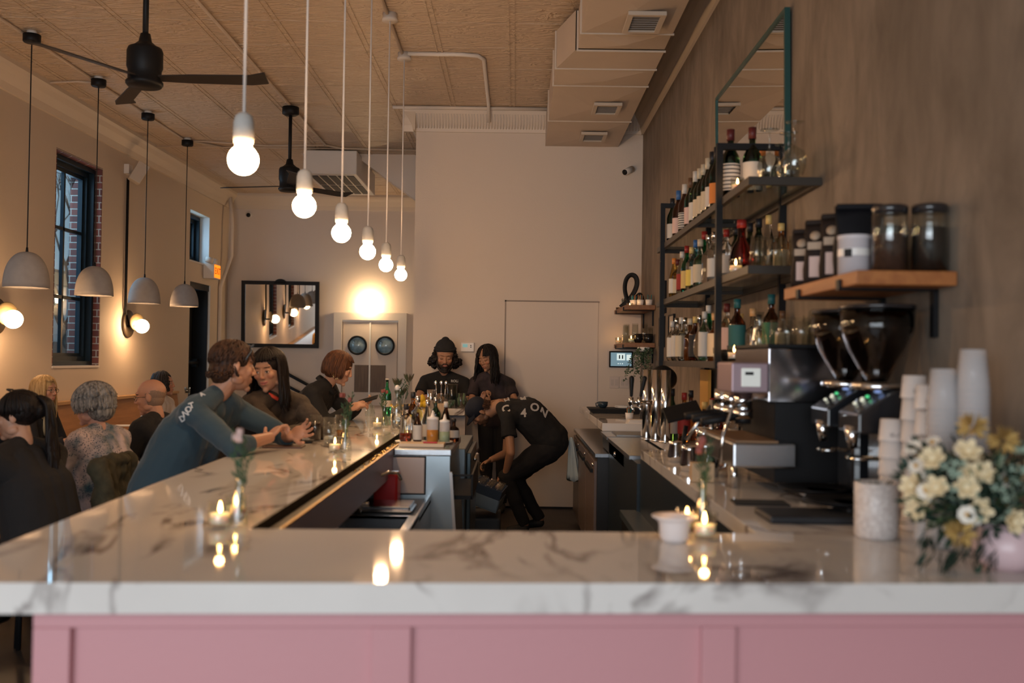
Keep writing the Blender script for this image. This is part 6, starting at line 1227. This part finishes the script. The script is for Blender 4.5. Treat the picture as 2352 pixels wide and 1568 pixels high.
HB = hairmat('brown', (.060, .026, .013), (.018, .008, .005)); m = MB(); m.ell(H(0, -.024, .040), (.089, .104, .093), H.R, 28, 20); m.ell(H(0, -.055, -.02), (.074, .066, .075), H.R, 20, 14); ch('hair', m, HB, .005, 2, .004, 3, 40)
m = hair_locks(H, 330, .55, 2 * PI - .55, .0, rad=.0055, seed=4, shell=(.089, .107, .098), th1=1.75, top=.05, scatter=.5); mb_ = hair_locks(H, 120, 1.6, 2 * PI - 1.6, .006, rad=.005, seed=8, shell=(.078, .094, .07), cz=-.025, th1=1.95, top=.9, scatter=.3, down=-H.u); m.add(mb_.v, mb_.f); m2 = hair_locks(H, 40, -.7, .7, 0, rad=.006, seed=7, shell=(.088, .10, .098), th1=.78, top=.05)
m.add(m2.v, m2.f); ch('hair_locks', m, HB)
m = MB(); m.tube([H(-.088, .03, .03), H(-.084, .055, .075), H(-.045, .062, .105), H(0, .064, .115), H(.045, .062, .105), H(.084, .055, .075), H(.088, .03, .03)], .0035, 6)
for s in (-1, 1): m.ell(H(s * .04, .067, .104), (.024, .005, .016), H.R @ Rx(-.6))
ch('sunglasses', m, mat('grey_blue_frame', (.05, .07, .09), .2))
shF = [c for c in b.children if c.name.startswith('shirt')][0]; INK = mat('pale_print', (.5, .5, .5), .8)
decal(shF, 464, 907, 'A', .035, INK, rot=.6)
for px, py, tx in ((440, 932, 'T'), (433, 941, 'O'), (427, 950, 'N'), (420, 961, 'D')): decal(shF, px, py, tx, .04, INK, upv=V((.3, .3, 1)), rot=.7)
stool(-1.76, 4.98, 'black bar stool under the man in the blue sweatshirt')
# ---- woman with a dark fringe beside him
H = Frame(at(617, 850, 5.62), (-.20, -.95, -.20), (-.12, -.15, 1)); H.k = 1.0
J = dict(pelvis=(-1.66, 5.78, .86), chest=(-1.50, 5.74, 1.12), neck=(-1.385, 5.70, 1.325), sh=[(-1.47, 5.55, 1.25), (-1.27, 5.86, 1.245)], el=[(-1.27, 5.42, 1.10), (-1.10, 5.70, 1.115)], wr=[(-1.18, 5.58, 1.125), (-1.20, 5.52, 1.135)],
 hand=[((.1, .3, .1), (0, 0, -1), 1, .5), ((-.8, -.4, .05), (.1, .1, -1), -1, .5)], **seated((-1.66, 5.78, .84), (1, 0, 0), .72, foot=.2))
b, ch = person('person with long dark hair and a fringe, smiling beside the man in blue', J, H, SK_B, vox=.0038, male=False, sleeve=1.9, shirt=mat('olive_jacket', (.065, .048, .036), .9, noise_amt=.3, nscale=30, bump=1, bscale=12), trousers=mat('dark_jeans', (1, 1, 1)), jacket=True, brow=(.03, .02, .015), lips=(.5, .15, .13), seed=5, smile=1)
HD = hairmat('dark', (.012, .007, .006), (.004, .003, .003)); m = MB(); m.ell(H(0, -.022, .042), (.088, .100, .090), H.R, 28, 20); ch('hair', m, HD, .005, 2, .002, 3, 40)
m = hair_locks(H, 150, 1.12, 2 * PI - 1.12, .26, rad=.008, seed=4, th1=1.5, flare=.03, wave=.003); m2 = hair_locks(H, 90, -1.1, 1.1, .006, rad=.0065, seed=9, shell=(.088, .104, .094), th1=1.10, top=.1, flare=.0, segs=2); m.add(m2.v, m2.f); ch('hair_locks', m, HD)
m = MB(); nk = V(J['neck']); m.tube([nk + V((-.085, -.02, .005)), nk + V((-.06, -.075, .015)), nk + V((0, -.095, .0)), nk + V((.05, -.08, -.03))], .011, 8, flat=.6); ch('red_collar', m, mat('red_orange_cloth', (.60, .06, .03), .7))
stool(-1.68, 5.80, 'black bar stool under the woman with the dark fringe')
# ---- woman with a bob, black blazer, phone
H = Frame(at(779, 846, 7.2), (.93, .12, -.36), (.32, .05, 1)); H.k = .98
J = dict(pelvis=(-1.66, 7.26, .86), chest=(-1.52, 7.24, 1.13), neck=(-1.365, 7.23, 1.345), sh=[(-1.44, 7.06, 1.27), (-1.38, 7.42, 1.265)], el=[(-1.33, 6.98, 1.06), (-1.24, 7.46, 1.12)], wr=[(-1.175, 7.08, 1.165), (-1.15, 7.30, 1.17)],
 hand=[((.8, .25, .45), (.1, .4, -.7), 1, .55), ((.8, -.3, .30), (0, -.2, .9), 1, .6)], **seated((-1.66, 7.26, .84), (1, 0, 0), .72, foot=.2))
b, ch = person('person with brown bob and gold hoop earring in a black blazer, looking at phone', J, H, SK_B, vox=.004, male=False, closed=True, sleeve=1.92, shirt=mat('black_blazer', (.010, .010, .012), .85, bump=1, bscale=9), trousers=mat('dark_jeans', (1, 1, 1)), jacket=True, lips=(.36, .13, .11), seed=6)
HA = hairmat('auburn', (.115, .045, .020), (.035, .014, .008)); m = MB(); m.ell(H(0, -.020, .040), (.088, .102, .092), H.R, 28, 20); m.ell(H(0, -.045, -.02), (.080, .068, .07), H.R, 20, 14); ch('hair', m, HA, .005, 2, .002, 3, 40)
m = hair_locks(H, 170, 1.05, 2 * PI - 1.05, .105, rad=.007, seed=4, th1=1.5, flare=.030, inward=.034, down=(-H.u * .9 + V((0, 0, -.3))).normalized(), wave=.001); m2 = hair_locks(H, 50, -.85, .85, .01, rad=.0065, seed=9, th1=.92, top=.1, flare=.01, segs=2); m.add(m2.v, m2.f); ch('hair_locks', m, HA)
m = MB(); e0 = H(.083, -.004, -.035); m.tube([e0 + V((math.cos(a) * .022, 0, math.sin(a) * .022 - .022)) for a in [2 * PI * i / 20 for i in range(20)]], .0028, 6, closed=True); ch('hoop_earring', m, mat('gold', (.8, .55, .22), .25, metal=1))
m = MB(); nk = V(J['neck']); m.tube([nk + V((.06, -.04, -.07)), nk + V((.0, -.075, .0)), nk + V((-.06, -.05, .045)), nk + V((-.07, .04, .05)), nk + V((0, .075, .0)), nk + V((.06, .05, -.07))], .018, 8, flat=.5); ch('blazer_collar', m, mat('black_blazer', (1, 1, 1)))
o = obj('phone', MB().box((-.075, -.036, -.004), (.075, .036, .004)), BLACK, loc=at(858, 906, 7.18), label='black phone held by the woman with the bob', cat='phone', bevel=.003); o.rotation_euler = (.35, -.30, -.1); o.location = V((-1.06, 7.18, 1.235))
stool(-1.68, 7.26, 'black bar stool under the woman with the bob')
# ---- bartender with beanie
BLK = mat('black_tshirt', (.010, .010, .011), .9, bump=1, bscale=9)
H = Frame(at(1022, 818, 9.90), (.10, -.92, -.30), (.05, -.3, .95)); H.k = 1.16
J = dict(pelvis=(-.72, 10.05, .93), chest=(-.71, 10.02, 1.20), neck=(-.71, 9.98, 1.385), sh=[(-.90, 9.98, 1.305), (-.51, 9.98, 1.295)], el=[(-.96, 9.86, 1.13), (-.46, 9.88, 1.07)], wr=[(-.80, 9.72, 1.17), (-.60, 9.74, 1.13)],
 hand=[((.6, -.1, -.1), (0, .3, -1), 1, .8), ((-.6, -.1, -.05), (0, .3, -1), 1, .8)], hip=[(-.81, 10.05, .9), (-.63, 10.05, .9)], kn=[(-.82, 10.0, .5), (-.62, 10.0, .5)], an=[(-.83, 10.05, .09), (-.61, 10.05, .09)], toe=[(-.83, 9.92, .04), (-.61, 9.92, .04)])
b, ch = person('person in black beanie and black T-shirt with dark beard, looking down', J, H, SK_C, vox=.0045, closed=True, beard=((.018, .012, .010), .95), sleeve=.62, shirt=BLK, trousers=mat('black_jeans', (.008, .008, .01), .9), seed=7)
m = MB(); m.ell(H(0, -.024, .068), V((.086, .100, .080)) * 1.16, H.R, 28, 18); m.ell(H(.0, -.03, .135), V((.036, .04, .030)) * 1.16, H.R); m.tube([H(.087 * math.cos(a), -.022 + .103 * math.sin(a), .062 + .012 * math.sin(a)) for a in [2 * PI * i / 28 for i in range(28)]], .010, 8, closed=True, flat=1.6); ch('beanie', m, mat('charcoal_knit', (.016, .016, .018), .95, bump=.4, bscale=200), .005, 2)
m = MB()
for s_ in (-1, 1): m.ell(H(s_ * .078, -.005, .015), (.026, .045, .05)); m.ell(H(s_ * .088, -.01, -.03), (.036, .05, .055)); m.ell(H(s_ * .108, -.02, -.058), (.042, .05, .045)); m.ell(H(s_ * .085, -.015, -.085), (.035, .04, .035))
m.ell(H(0, -.06, -.02), (.10, .06, .08)); ch('curly_hair', m, HD, .005, 1, .022, 3, 34)
m = MB(); m.ell(H(0, .058, -.100), (.040, .034, .034), H.R); m.tube([H(-.068, .015, -.04), H(-.058, .04, -.085), H(-.03, .07, -.112), H(0, .082, -.118), H(.03, .07, -.112), H(.058, .04, -.085), H(.068, .015, -.04)], .014, 8); m.tube([H(-.028, .082, -.06), H(-.018, .093, -.043), H(0, .097, -.040), H(.018, .093, -.043), H(.028, .082, -.06)], .005, 6); ch('beard', m, HD, .004, 1, .002, 5, 60)
shI = [c for c in b.children if c.name.startswith('shirt')][0]; decal(shI, 1044, 875, 'ROLI', .035, INK)
# ---- second bartender, long dark hair
H = Frame(at(1119, 822, 9.92), (-.48, -.80, -.34), (-.25, -.3, .9)); H.k = 1.06
J = dict(pelvis=(-.20, 10.10, .93), chest=(-.22, 10.04, 1.18), neck=(-.245, 9.99, 1.395), sh=[(-.40, 9.97, 1.30), (-.06, 10.02, 1.29)], el=[(-.43, 9.84, 1.12), (.0, 9.88, 1.135)], wr=[(-.33, 9.72, 1.13), (-.24, 9.72, 1.115)],
 hand=[((.3, -.1, .55), (.7, .2, -.2), 1, .9), ((-.6, -.05, .35), (.3, .5, .3), -1, .9)], hip=[(-.28, 10.1, .9), (-.12, 10.1, .9)], kn=[(-.28, 10.05, .5), (-.12, 10.05, .5)], an=[(-.28, 10.08, .09), (-.12, 10.08, .09)], toe=[(-.28, 9.95, .04), (-.12, 9.95, .04)])
PRN = mat('dark_print_shirt', (.012, .010, .012), .85, noise_amt=.3, nscale=9, col2=(.045, .032, .038))
b, ch = person('person with long black hair and dark printed shirt, hands clasped', J, H, SK_C, vox=.0042, male=False, closed=True, sleeve=.72, shirt=PRN, trousers=mat('black_jeans', (1, 1, 1)), seed=8, lips=(.36, .14, .11))
HK = hairmat('black', (.012, .009, .009), (.004, .003, .003)); m = hair_locks(H, 44, .25, .98, .03, rad=.007, seed=31, shell=(.086, .100, .094), th1=1.05, top=.05, segs=2); mr = hair_locks(H, 44, -.98, -.25, .03, rad=.007, seed=32, shell=(.086, .100, .094), th1=1.05, top=.05, segs=2); m.add(mr.v, mr.f); ch('parted_hair', m, HK); m = MB(); m.ell(H(0, -.024, .042), (.085, .098, .090), H.R, 28, 20); ch('hair', m, HK, .005, 2, .002, 3, 40)
m = hair_locks(H, 150, .98, 2 * PI - .98, .28, rad=.008, seed=14, th1=1.45, flare=.03, wave=.006, shell=(.087, .102, .094)); ch('hair_locks', m, HK)
# ---- bending bartender
H = Frame(at(1101, 946, 8.80), (-.50, -.10, -.86), (-.82, -.20, .48)); H.k = 1.02
J = dict(pelvis=(.33, 8.86, .83), chest=(.12, 8.84, 1.05), neck=(-.135, 8.80, 1.135), sh=[(-.04, 9.00, 1.06), (-.06, 8.62, 1.03)], el=[(-.07, 8.92, .70), (-.03, 8.52, .74)], wr=[(-.20, 8.78, .655), (-.07, 8.63, .565)],
 hand=[((-.7, -.15, -.35), (.1, -.3, -.9), 1, .7), ((-.55, .3, -.5), (.3, .3, -.7), -1, .5)], hip=[(.32, 8.98, .76), (.30, 8.74, .76)], kn=[(.02, 8.98, .48), (-.07, 8.66, .52)], an=[(.24, 9.02, .10), (.10, 8.72, .10)], toe=[(.12, 9.02, .05), (-.03, 8.72, .05)])
b, ch = person('person in a navy cap and black T-shirt bending down over the glass rack', J, H, SK_C, vox=.0042, closed=True, beard=((.05, .03, .02), .8), sleeve=.55, shirt=BLK, trousers=mat('black_jeans', (1, 1, 1)), fold=.008, seed=9, w=1.28)
m = MB(); m.ell(H(0, -.014, .050), (.090, .106, .088), H.R, 28, 18); n0 = len(m.v); ch('cap_crown', m, mat('navy_cap', (.009, .013, .026), .85), .005, 2)
m = MB(); vs = []; 
for r_ in (.0, 1): vs += [H((.086 if r_ == 0 else .078) * math.sin(a), (.080 if r_ == 0 else .155) * math.cos(a) - (0 if r_ == 0 else 0), .052 - .02 * r_ - .012 * abs(math.sin(a))) for a in [-1.1 + 2.2 * k / 10 for k in range(11)]]
m.add(vs + [v + H.u * .005 for v in vs], [(k, k + 1, k + 12, k + 11) for k in range(10)] + [(k + 22 + 1, k + 22, k + 33, k + 34) for k in range(10)] + [(k + 11, k + 12, k + 34, k + 33) for k in range(10)]); ch('cap_brim', m, mat('navy_cap', (1, 1, 1)))
m = hair_locks(H, 50, 1.9, 2 * PI - 1.9, .02, rad=.006, seed=3, shell=(.082, .10, .06), th1=1.8, top=1.2, cz=.0, down=-H.u, segs=2); ch('short_hair', m, HB)
shK = [c for c in b.children if c.name.startswith('shirt')][0]; WHT = mat('white_print', (.42, .39, .37), .8)
for px, py, tx, rt in ((1162, 940, 'C', -.2), (1203, 949, '4', -.35), (1228, 936, 'O', -.5), (1248, 948, 'N', -.9), (1165, 920, 'H', -.1), (1202, 917, 'M', -.3), (1212, 910, 'E', -.4)): decal(shK, px, py, tx, .10 if tx in 'C4ON' else .07, WHT, upv=V((-.45, .0, 1)), rot=rt)
tumbler(V((-.285, 8.74, .535)), .03, .10, 'small glass in the bending bartender\'s hand')
# towel hanging from the back pocket
m = MB(); vs = []; n = 9
for i in range(n):
    f = i / (n - 1)
    for k in range(36): a = 2 * PI * k / 36; wv = 1 + .28 * math.sin(6 * a + f) * (.4 + .6 * f) + .12 * math.sin(11 * a); vs.append((.50 + (.012 + .042 * f ** .7) * math.cos(a) * wv + .03 * f, 8.80 + (.010 + .025 * f) * math.sin(a) * wv, .86 - .37 * f - (.02 * math.sin(3 * a) if i == n - 1 else 0)))
m.add(vs, [(i * 36 + k, i * 36 + (k + 1) % 36, (i + 1) * 36 + (k + 1) % 36, (i + 1) * 36 + k) for i in range(n - 1) for k in range(36)] + [tuple(range(36))[::-1], tuple(range((n - 1) * 36, n * 36))])
obj('towel', m, mat('pale_blue_towel', (.48, .56, .58), .95), label='pale blue towel hanging from the bending bartender\'s back pocket', cat='towel')
# ---- dining side, from near to far
def arms(pel, f, sh, z_table=.80, reach=.36):
    f = V(f).normalized(); l = V((-f.y, f.x, 0)); el = []; wr = []
    for i, s in ((0, -1), (1, 1)):
        S_ = V(sh[i]); e = S_ + f * .10 + l * s * .05 + V((0, 0, -.27)); el.append(e); wr.append(V((e.x, e.y, 0)) + f * .24 - l * s * .07 + V((0, 0, z_table + .03)))
    return el, wr
def diner(label, hx, hy, hz, f, hf=None, up=(0, 0, 1), wid=.18, lean=.0, skin=SK_B, k=1.0, **kw):
    f = V(f).normalized(); l = V((-f.y, f.x, 0)); h = V((hx, hy, hz)); H = Frame(h, hf or f, up); H.k = k
    nk = h - f * (.045) + V((0, 0, -.135)); pel = V((nk.x, nk.y, 0)) - f * (.10 + lean) + V((0, 0, .53)); chs = nk.lerp(pel, .42) - f * .015
    sh = [nk - l * -0 + l * -wid + V((0, 0, -.07)) - f * .01, nk + l * wid + V((0, 0, -.07)) - f * .01]; el, wr = arms(pel, f, sh)
    if 'wrs' in kw: wr = kw.pop('wrs')
    if 'els' in kw: el = kw.pop('els')
    hd = [((f * .8 - l * -.3), V((0, 0, -1)), 1, .5), ((f * .8 - l * .3), V((0, 0, -1)), -1, .5)]
    J = dict(pelvis=pel, chest=chs, neck=nk, sh=sh, el=el, wr=wr, hand=kw.pop('hands', hd), **seated(pel, f, .45))
    b, ch = person(label, J, H, skin, **kw); return b, ch, H, J
p = at(38, 956, 5.0); DK = mat('charcoal_knitwear', (.012, .011, .012), .9, bump=1, bscale=9)
b, ch, H, J = diner('person with dark hair tied back in a black top, nearest at the left edge', p.x, p.y, p.z, (-.93, .25, 0), hf=(-.95, -.12, -.12), male=False, sleeve=1.9, shirt=DK, els=[V((-2.60, 5.24, 1.0)), V((-2.62, 4.80, .90))], wrs=[V((-2.62, 5.02, 1.13)), V((-2.60, 4.74, 1.11))], hands=[((-.2, -.2, .6), (0, -1, 0), 1, .8), ((-.1, .2, .6), (0, 1, 0), -1, .8)], trousers=mat('black_jeans', (1, 1, 1)), w=1.18, wid=.21, seed=11, lean=.06, skin=SK_B, vox=.005)
m = MB(); m.ell(H(0, -.026, .040), (.091, .106, .094), H.R, 28, 20); m.ell(H(.0, -.11, .02), (.045, .045, .045), H.R); ch('hair', m, HD, .005, 2, .003, 3, 40)
m = hair_locks(H, 90, .7, 2 * PI - .7, .0, rad=.0065, seed=2, shell=(.092, .109, .098), th1=1.75, top=.1); m2 = hair_locks(H, 46, 2.6, 2 * PI - 2.6, .38, rad=.010, seed=5, shell=(.06, .12, .07), cy=-.05, th1=1.5, top=.6, flare=.04, wave=.006); m.add(m2.v, m2.f); ch('hair_locks', m, HD)
m = MB(); m.tube([H(-.05, .0, .13), H(-.03, .02, .138), H(0, .03, .14), H(.04, .02, .136), H(.07, .0, .11)], .005, 6); ch('hair_clip', m, BLACKM)
o = obj('burger', MB().ell((0, 0, .035), (.05, .05, .03), seg=20, rings=12).ell((0, 0, .0), (.048, .048, .018), seg=20, rings=10), mat('bread_crust', (.45, .22, .06), .6), loc=V((-2.62, 4.87, 1.17)), label='bun held up at the left edge by the dark-haired woman', cat='food')
p = at(103, 897, 8.3)
b, ch, H, J = diner('person with long blonde hair and glasses in a black cardigan, facing right', p.x, p.y, p.z, (1, -.05, 0), hf=(.97, -.2, -.03), male=False, sleeve=1.9, shirt=mat('black_cardigan', (.012, .012, .014), .9), trousers=mat('black_jeans', (1, 1, 1)), jacket=True, seed=12, skin=SK_A, brow=(.2, .12, .05), vox=.005)
HBl = hairmat('blonde', (.50, .33, .15), (.30, .18, .07)); m = MB(); m.ell(H(0, -.022, .040), (.087, .102, .092), H.R, 28, 20); ch('hair', m, HBl, .005, 2, .003, 3, 40)
m = hair_locks(H, 110, .9, 2 * PI - .9, .25, rad=.009, seed=2, th1=1.5, flare=.01, wave=.004); m2 = hair_locks(H, 90, -.95, .95, .0, rad=.005, seed=9, shell=(.089, .106, .098), th1=1.08, top=.1, scatter=.3); m.add(m2.v, m2.f); ch('hair_locks', m, HBl)
spectacles(ch, H, mat('dark_frame', (.05, .03, .02), .3)); m = MB(); nk = V(J['neck']); m.ell(nk + V((.07, 0, -.13)), (.05, .07, .12)); ch('cream_top', m, mat('cream_cloth', (.55, .42, .24), .8))
p = at(212, 932, 5.95)
FLO = mat('floral_blouse', (.50, .41, .42), .8, noise_amt=.5, nscale=9, col2=(.03, .09, .13), bump=.8, bscale=9); 
N_, L_, B_ = nodes(FLO); tc = N_.new('ShaderNodeTexCoord'); vo = N_.new('ShaderNodeTexVoronoi'); vo.inputs['Scale'].default_value = 95; L_.new(tc.outputs['Object'], vo.inputs['Vector']); lt = N_.new('ShaderNodeMath'); lt.operation = 'LESS_THAN'; lt.inputs[1].default_value = .32; L_.new(vo.outputs['Distance'], lt.inputs[0])
ns = N_.new('ShaderNodeTexNoise'); ns.inputs['Scale'].default_value = 5; L_.new(tc.outputs['Object'], ns.inputs['Vector']); gt = N_.new('ShaderNodeMath'); gt.operation = 'GREATER_THAN'; gt.inputs[1].default_value = .5; L_.new(ns.outputs[0], gt.inputs[0]); mu = N_.new('ShaderNodeMath'); mu.operation = 'MULTIPLY'; L_.new(lt.outputs[0], mu.inputs[0]); L_.new(gt.outputs[0], mu.inputs[1])
src = B_.inputs['Base Color'].links[0].from_socket; mx = N_.new('ShaderNodeMixRGB'); mx.inputs[2].default_value = (.025, .05, .09, 1); L_.new(mu.outputs[0], mx.inputs[0]); L_.new(src, mx.inputs[1]); L_.new(mx.outputs[0], B_.inputs['Base Color'])
b, ch, H, J = diner('person with short grey hair in a patterned pale blouse, seen from behind', p.x, p.y, p.z, (-.95, .3, 0), hf=(-.97, .1, -.1), male=False, sleeve=1.5, shirt=FLO, trousers=mat('black_jeans', (1, 1, 1)), w=1.22, wid=.19, seed=13, lean=.02, skin=(.48, .26, .20), vox=.005, fold=.008)
HG = hairmat('grey', (.30, .28, .26), (.075, .07, .066)); m = MB(); m.ell(H(0, -.028, .042), (.098, .112, .098), H.R, 28, 20); m.ell(H(0, -.055, -.03), (.085, .078, .07), H.R, 20, 14); ch('hair', m, HG, .005, 2, .003, 3, 30)
m = hair_locks(H, 150, .75, 2 * PI - .75, .06, rad=.007, seed=22, shell=(.099, .116, .104), th1=1.6, flare=.022, inward=.028, wave=.005, top=.03, segs=5); m3 = hair_locks(H, 380, .6, 2 * PI - .6, .03, rad=.0055, seed=29, shell=(.103, .121, .110), th1=1.75, flare=.012, inward=.012, scatter=.25, top=.03, segs=3); m.add(m3.v, m3.f); mm = hair_locks(H, 90, .8, 2 * PI - .8, .03, rad=.009, seed=27, shell=(.106, .124, .112), th1=1.2, flare=.012, inward=.01, wave=.006, top=.1, segs=4); m.add(mm.v, mm.f); m2 = hair_locks(H, 50, -.75, .75, 0, rad=.008, seed=9, shell=(.094, .112, .104), th1=.95, top=.05); m.add(m2.v, m2.f); ch('hair_locks', m, HG)
p = at(346, 912, 6.85)
b, ch, H, J = diner('person, bald with thin glasses and a black coat, facing left', p.x, p.y, p.z, (-.96, .2, 0), hf=(-.97, -.05, -.16), sleeve=1.9, shirt=mat('black_coat', (.010, .010, .012), .88, bump=1, bscale=9), jacket=True, trousers=mat('black_jeans', (1, 1, 1)), w=1.12, wid=.20, seed=14, lean=.06, skin=(.46, .23, .145), vox=.0045, k=1.03)
spectacles(ch, H, mat('dark_frame', (1, 1, 1))); m = MB(); m.ell(H(0, -.012, .035), V((.0775, .0955, .0845)) * 1.03, H.R, 48, 40); m.ell(H(0, -.005, -.012), V((.0705, .083, .075)) * 1.03, H.R, 40, 30); fs = []
for f_ in m.f:
    q = H.inv(sum((V(m.v[i]) for i in f_), V()) / len(f_))
    if -.075 < q.z < .030 + .012 * math.sin(q.x * 60) and q.y < .012 and (q.y < -.025 or q.z < .028): fs.append(f_)
m.f = fs; m.m = m.m[:len(fs)]; m.sm = m.sm[:len(fs)]
ch('thin_grey_hair', m, mat('hair_thin', (.30, .19, .13), .8, noise_amt=.3, nscale=200))
p = at(377, 882, 10.3)
b, ch, H, J = diner('person with dark curly hair in a white blouse at the back, holding a cup', p.x, p.y, p.z, (1, -.2, 0), hf=(.97, .12, .02), male=False, sleeve=1.95, shirt=mat('white_blouse', (.55, .48, .42), .8), trousers=mat('black_jeans', (1, 1, 1)), seed=15, skin=SK_A, vox=.005)
m = MB(); m.ell(H(0, -.032, .036), (.096, .108, .100), H.R, 28, 20); m.ell(H(0, -.06, -.04), (.09, .08, .085), H.R, 20, 14); ch('hair', m, HK, .006, 2, .012, 3, 22)
m = hair_locks(H, 90, .9, 2 * PI - .9, .11, rad=.010, seed=2, shell=(.098, .11, .104), th1=1.6, flare=.02, wave=.010); ch('hair_locks', m, HK)
w_ = V(J['wr'][0]); o = tumbler(at(430, 905, 10.2), .03, .07, 'small dark cup held by the woman in white at the back', liquid=mat('dark_coffee', (1, 1, 1)))
# chairs on the aisle side, one with a jacket
chair(-2.36, 4.98, 0, 'black dining chair under the dark-haired woman'); chair(-2.36, 5.85, 0, 'black dining chair under the grey-haired woman'); chair(-2.30, 6.80, 0, 'black dining chair under the bald man'); chair(-3.86, 10.34, PI, 'black dining chair under the woman in white')
c5 = chair(-2.42, 5.42, .15, 'black dining chair with an olive jacket over its back', .93)
m = MB(); m.rcone((.20, -.15, .93), .05, (.20, .15, .93), .05)
for q in range(6): yy = -.16 + q * .064; m.rcone((.215, yy, .93), .050, (.27 + .02 * math.sin(q * 2.1), yy * 1.15, .50), .045 + .012 * (q % 2))
for s in (-1, 1): m.rcone((.22, s * .18, .94), .052, (.30, s * .21, .70), .05); m.rcone((.30, s * .21, .70), .05, (.29, s * .17, .46), .04)
m.rcone((.24, -.06, .97), .035, (.24, .07, .97), .035)
o = obj('olive_jacket', remesh(m, .008, 3), mat('olive_cloth', (.050, .042, .022), .9, noise_amt=.3, nscale=30, bump=1, bscale=14), loc=V((-2.40, 5.42, 0)), label='olive jacket hung over the chair back between the two seated women', cat='jacket'); folds(o.data, .022, 9, 4); shade(o.data)

bpy.data.scenes.remove(WORK)
# ---- the phrase shared by things that repeat
GR = {'bulb_pendant': 'bare bulb pendants over the bar', 'dome_pendant': 'concrete dome pendants over the dining tables', 'ceiling_fan': 'black ceiling fans', 'wall_lamp': 'globe lamps on the left wall', 'bar_stool': 'bar stools along the bar', 'dining_chair': 'dining chairs on the aisle side', 'dining_table': 'small dining tables along the bench', 'paper_cup_stack': 'stacks of cups beside the flowers', 'plastic_cup_stack': 'stacks of cups beside the flowers', 'coffee_grinder': 'coffee grinders', 'coffee_bag': 'coffee bags on the wood shelf', 'storage_jar': 'lidded jars on the wood shelf', 'lemon': 'heap of lemons', 'bar_spoon': 'bar spoons in the clear tub', 'straw_pot': 'small pots of sticks', 'wine_glass': 'upturned wine glasses on the top shelf', 'saucer': 'white saucers', 'serving_tray': 'stacked serving trays', 'light_switch': 'light switch plates', 'picture_frame': 'small framed pictures on the plaster wall', 'electrical_conduit': 'conduits on the ceiling', 'milk_pitcher': 'steel milk pitchers', 'squeeze_bottle': 'squeeze bottles on the right saucer', 'garnish_jar': 'garnish jars on the far bar end', 'corner_shelf': 'small corner shelves', 'black_cup': 'black cups on the lower corner shelf', 'bare_tree': 'bare trees outside', 'yellow_flower': 'yellow flowers on the bar', 'bud_vase': 'glass bud vases', 'menu_board': 'boards on the bar'}
for o in COL.objects:
    if o.parent or 'label' not in o: continue
    k = o.name.split('.')[0]; L = o['label']; g = GR.get(k)
    if k == 'bottle': g = 'bottles on the %s shelf' % [w for w in ('top', 'middle', 'bottom', 'back') if w in L + ' back'][0] if 'shelf' in L or 'magnum' in L or 'post' in L or 'tumbler' in L else 'bottles on the bar and counters'
    if k == 'votive_candle': g = 'lit votive candles on the %s' % ('shelves' if 'shelf' in L else 'bar and counters')
    if k == 'drinking_glass' and 'rack' not in L: g = 'glasses on the %s' % ('espresso machine' if 'espresso' in L or 'hopper' in L else 'shelves' if 'shelf' in L else 'bar')
    if g and 'group' not in o: o['group'] = g
